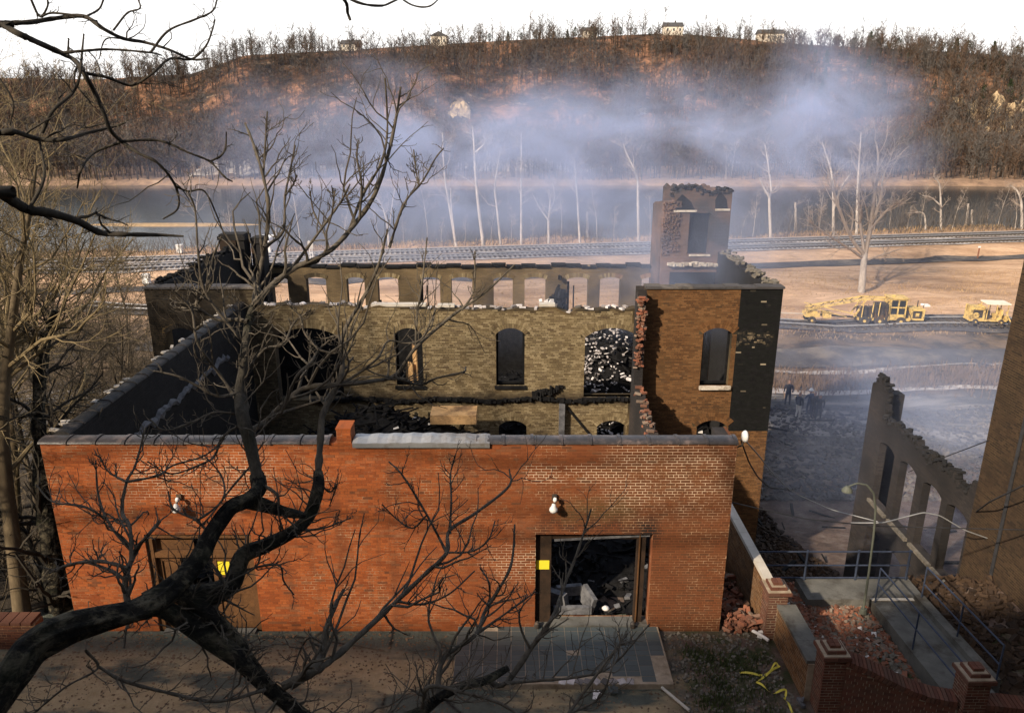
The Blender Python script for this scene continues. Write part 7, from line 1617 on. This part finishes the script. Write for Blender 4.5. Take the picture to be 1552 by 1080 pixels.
# cliff outcrops, gravel heaps
def hit(u, v):
    r = ray(u, v); o = np.array([0, 0, CAMZ]); s = np.linspace(200, 470, 2000) / r[1]; P = o + r * s[:, None]; b = P[:, 2] < height(P[:, 0], P[:, 1]); i = np.argmax(b); return P[i]
def outcrop(px, label, mat='rock', seed=0, thick=2.5, name='rock_outcrop', cat='rock'):
    P = np.array([hit(u, v) for u, v in px]); c = P.mean(0); n = 26; r = np.random.default_rng(seed); x0, x1 = P[:, 0].min(), P[:, 0].max(); y0, y1 = P[:, 1].min(), P[:, 1].max(); X, Y = np.meshgrid(np.linspace(x0, x1, n), np.linspace(y0, y1, n))
    e = np.sqrt(((X - c[0]) / ((x1 - x0) / 2 + .1)) ** 2 + ((Y - c[1]) / ((y1 - y0) / 2 + .1)) ** 2) + .25 * fbm(X / 5 + seed, Y / 5)
    Z = height(X, Y) + thick * np.clip(1.1 - e, -.4, 1) ** 1 * (1 + .5 * fbm(X / 3, Y / 3 + seed)) - .3
    i = (np.arange(n - 1)[:, None] * n + np.arange(n - 1)[None]).ravel(); o = MB().add(np.stack([X, Y, Z], -1).reshape(-1, 3), np.stack([i, i + 1, i + 1 + n, i + n], 1)).build(name, M[mat]); tag(o, label, cat)
outcrop([(1478, 168), (1500, 158), (1590, 160), (1600, 205), (1500, 203)], 'sunlit tan rock face on the hillside at the right edge', 'rock', 1, 4.5)
outcrop([(676, 158), (715, 155), (712, 180), (685, 180)], 'small pale rock scar on the hillside left of centre', 'rock', 2, 2.5)
outcrop([(965, 165), (980, 166), (978, 178), (966, 178)], 'tiny white boulder on the slope above the river', 'mound', 4, 2.5); outcrop([(455, 175), (500, 170), (500, 205), (460, 205)], 'pinkish rocks among trees on the left slope', 'rust_rock', 5, .9)
outcrop([(535, 120), (600, 112), (620, 140), (540, 150)], 'pinkish scree patch high on the left slope', 'rust_rock', 8, .8); outcrop([(590, 155), (660, 150), (660, 175), (600, 180)], 'pinkish scree patch left of the pale rock scar', 'rust_rock', 9, .8); outcrop([(1075, 85), (1140, 92), (1130, 125), (1085, 120)], 'tan bare slope patch below the ridge houses', 'rust_rock', 10, .6)
outcrop([(300, 262), (330, 250), (520, 246), (525, 266), (310, 268)], 'long pale gravel heap on the far bank at the left', 'mound', 6, 2.6, 'gravel_heap', 'gravel heap'); outcrop([(690, 256), (720, 243), (935, 243), (930, 258), (700, 260)], 'long pale gravel heap on the far bank above the mill', 'mound', 7, 2.2, 'gravel_heap', 'gravel heap')
MB().box(62, 118, 259, 259.3, -7.0, -6.2).build('guard_rail', M['rail']); tag(bpy.data.objects['guard_rail'], 'long pale guard rail along the road on the far bank', 'guard rail')

sb_ = MB(); th_ = np.linspace(0, 2 * math.pi, 33)[:-1]; V = [(-66, 150, -10.75)] + [(-66 + 22 * q_ * math.cos(a_) * (1 + .1 * math.sin(3 * a_)), 150 + 2.6 * q_ * math.sin(a_), -10.8 if q_ < .8 else -11.3) for q_ in (.6, 1.0) for a_ in th_]
sb_.add(V, [(1 + j, 33 + j, 33 + (j + 1) % 32, 1 + (j + 1) % 32) for j in range(32)], [(0, 1 + j, 1 + (j + 1) % 32) for j in range(32)]); sb_.build('sand_bar', M['straw'], None, True, 'structure')
# ================================================================== smoke drifting off the ruins
t = NT('thin_blue_smoke'); t.t.nodes.remove(t.out); t.out = t.t.nodes.new('ShaderNodeOutputMaterial')
blobs = [  # centre, half size, density
 ((0, 74, 4.0), (42, 25, 13), .009), ((-7, 72, 6.5), (24, 16, 8.5), .018), ((14, 76, 7.0), (20, 16, 8.0), .013), ((30, 74, 9.0), (10, 12, 8), .030), ((26, 70, 13), (5, 8, 7), .018), ((22, 45, -3.5), (10, 10, 7), .014), ((15, 25.5, -1), (6.5, 8.5, 5.5), .026), ((7, 31.5, 5.0), (5.5, 5.5, 4.2), .028), ((1, 33, 3), (9, 3.5, 3.0), .016)]
wv = t.n('ShaderNodeTexNoise', {'Vector': t.pos(), 'Scale': .07, 'Detail': 2.0}).outputs['Color']
pp = t.n('ShaderNodeVectorMath', {0: t.pos(), 1: t.n('ShaderNodeVectorMath', {0: t.n('ShaderNodeVectorMath', {0: wv, 1: (.5, .5, .5)}, operation='SUBTRACT').outputs[0], 1: (14, 10, 9)}, operation='MULTIPLY').outputs[0]}, operation='ADD').outputs[0]
tot = None
for (c, s, d) in blobs:
    q = t.n('ShaderNodeVectorMath', {0: t.n('ShaderNodeVectorMath', {0: pp if s[0] > 7 else t.pos(), 1: c}, operation='SUBTRACT').outputs[0], 1: s}, operation='DIVIDE').outputs[0]
    l = t.n('ShaderNodeVectorMath', {0: q, 1: q}, operation='DOT_PRODUCT').outputs['Value']
    f = t.math('POWER', t.math('SUBTRACT', 1.0, l, True), 1.5); f = t.math('MULTIPLY', f, d * 2.5); tot = f if tot is None else t.math('ADD', tot, f)
nz = t.noise(.13, 5, .62, t.n('ShaderNodeMapping', {'Vector': pp, 'Rotation': (0, .5, 0), 'Scale': (.7, .7, 1.3)}).outputs[0], .9); tot = t.math('MULTIPLY', tot, t.math('ADD', .08, t.math('MULTIPLY', 2.3, t.step(nz, .40, .72)))); 
pv = t.n('ShaderNodeVolumePrincipled', {'Color': (.58, .69, 1.0), 'Density': tot, 'Anisotropy': -.1}); t.t.links.new(pv.outputs[0], t.out.inputs['Volume'])
M['smoke'] = t.m
M['smoke'].cycles.homogeneous_volume = False
tag(MB().box(-46, 46, 19, 99, -8.6, 20.0).build('smoke', M['smoke']), 'thin blue smoke drifting from the ruins over the field', 'smoke', kind='stuff')
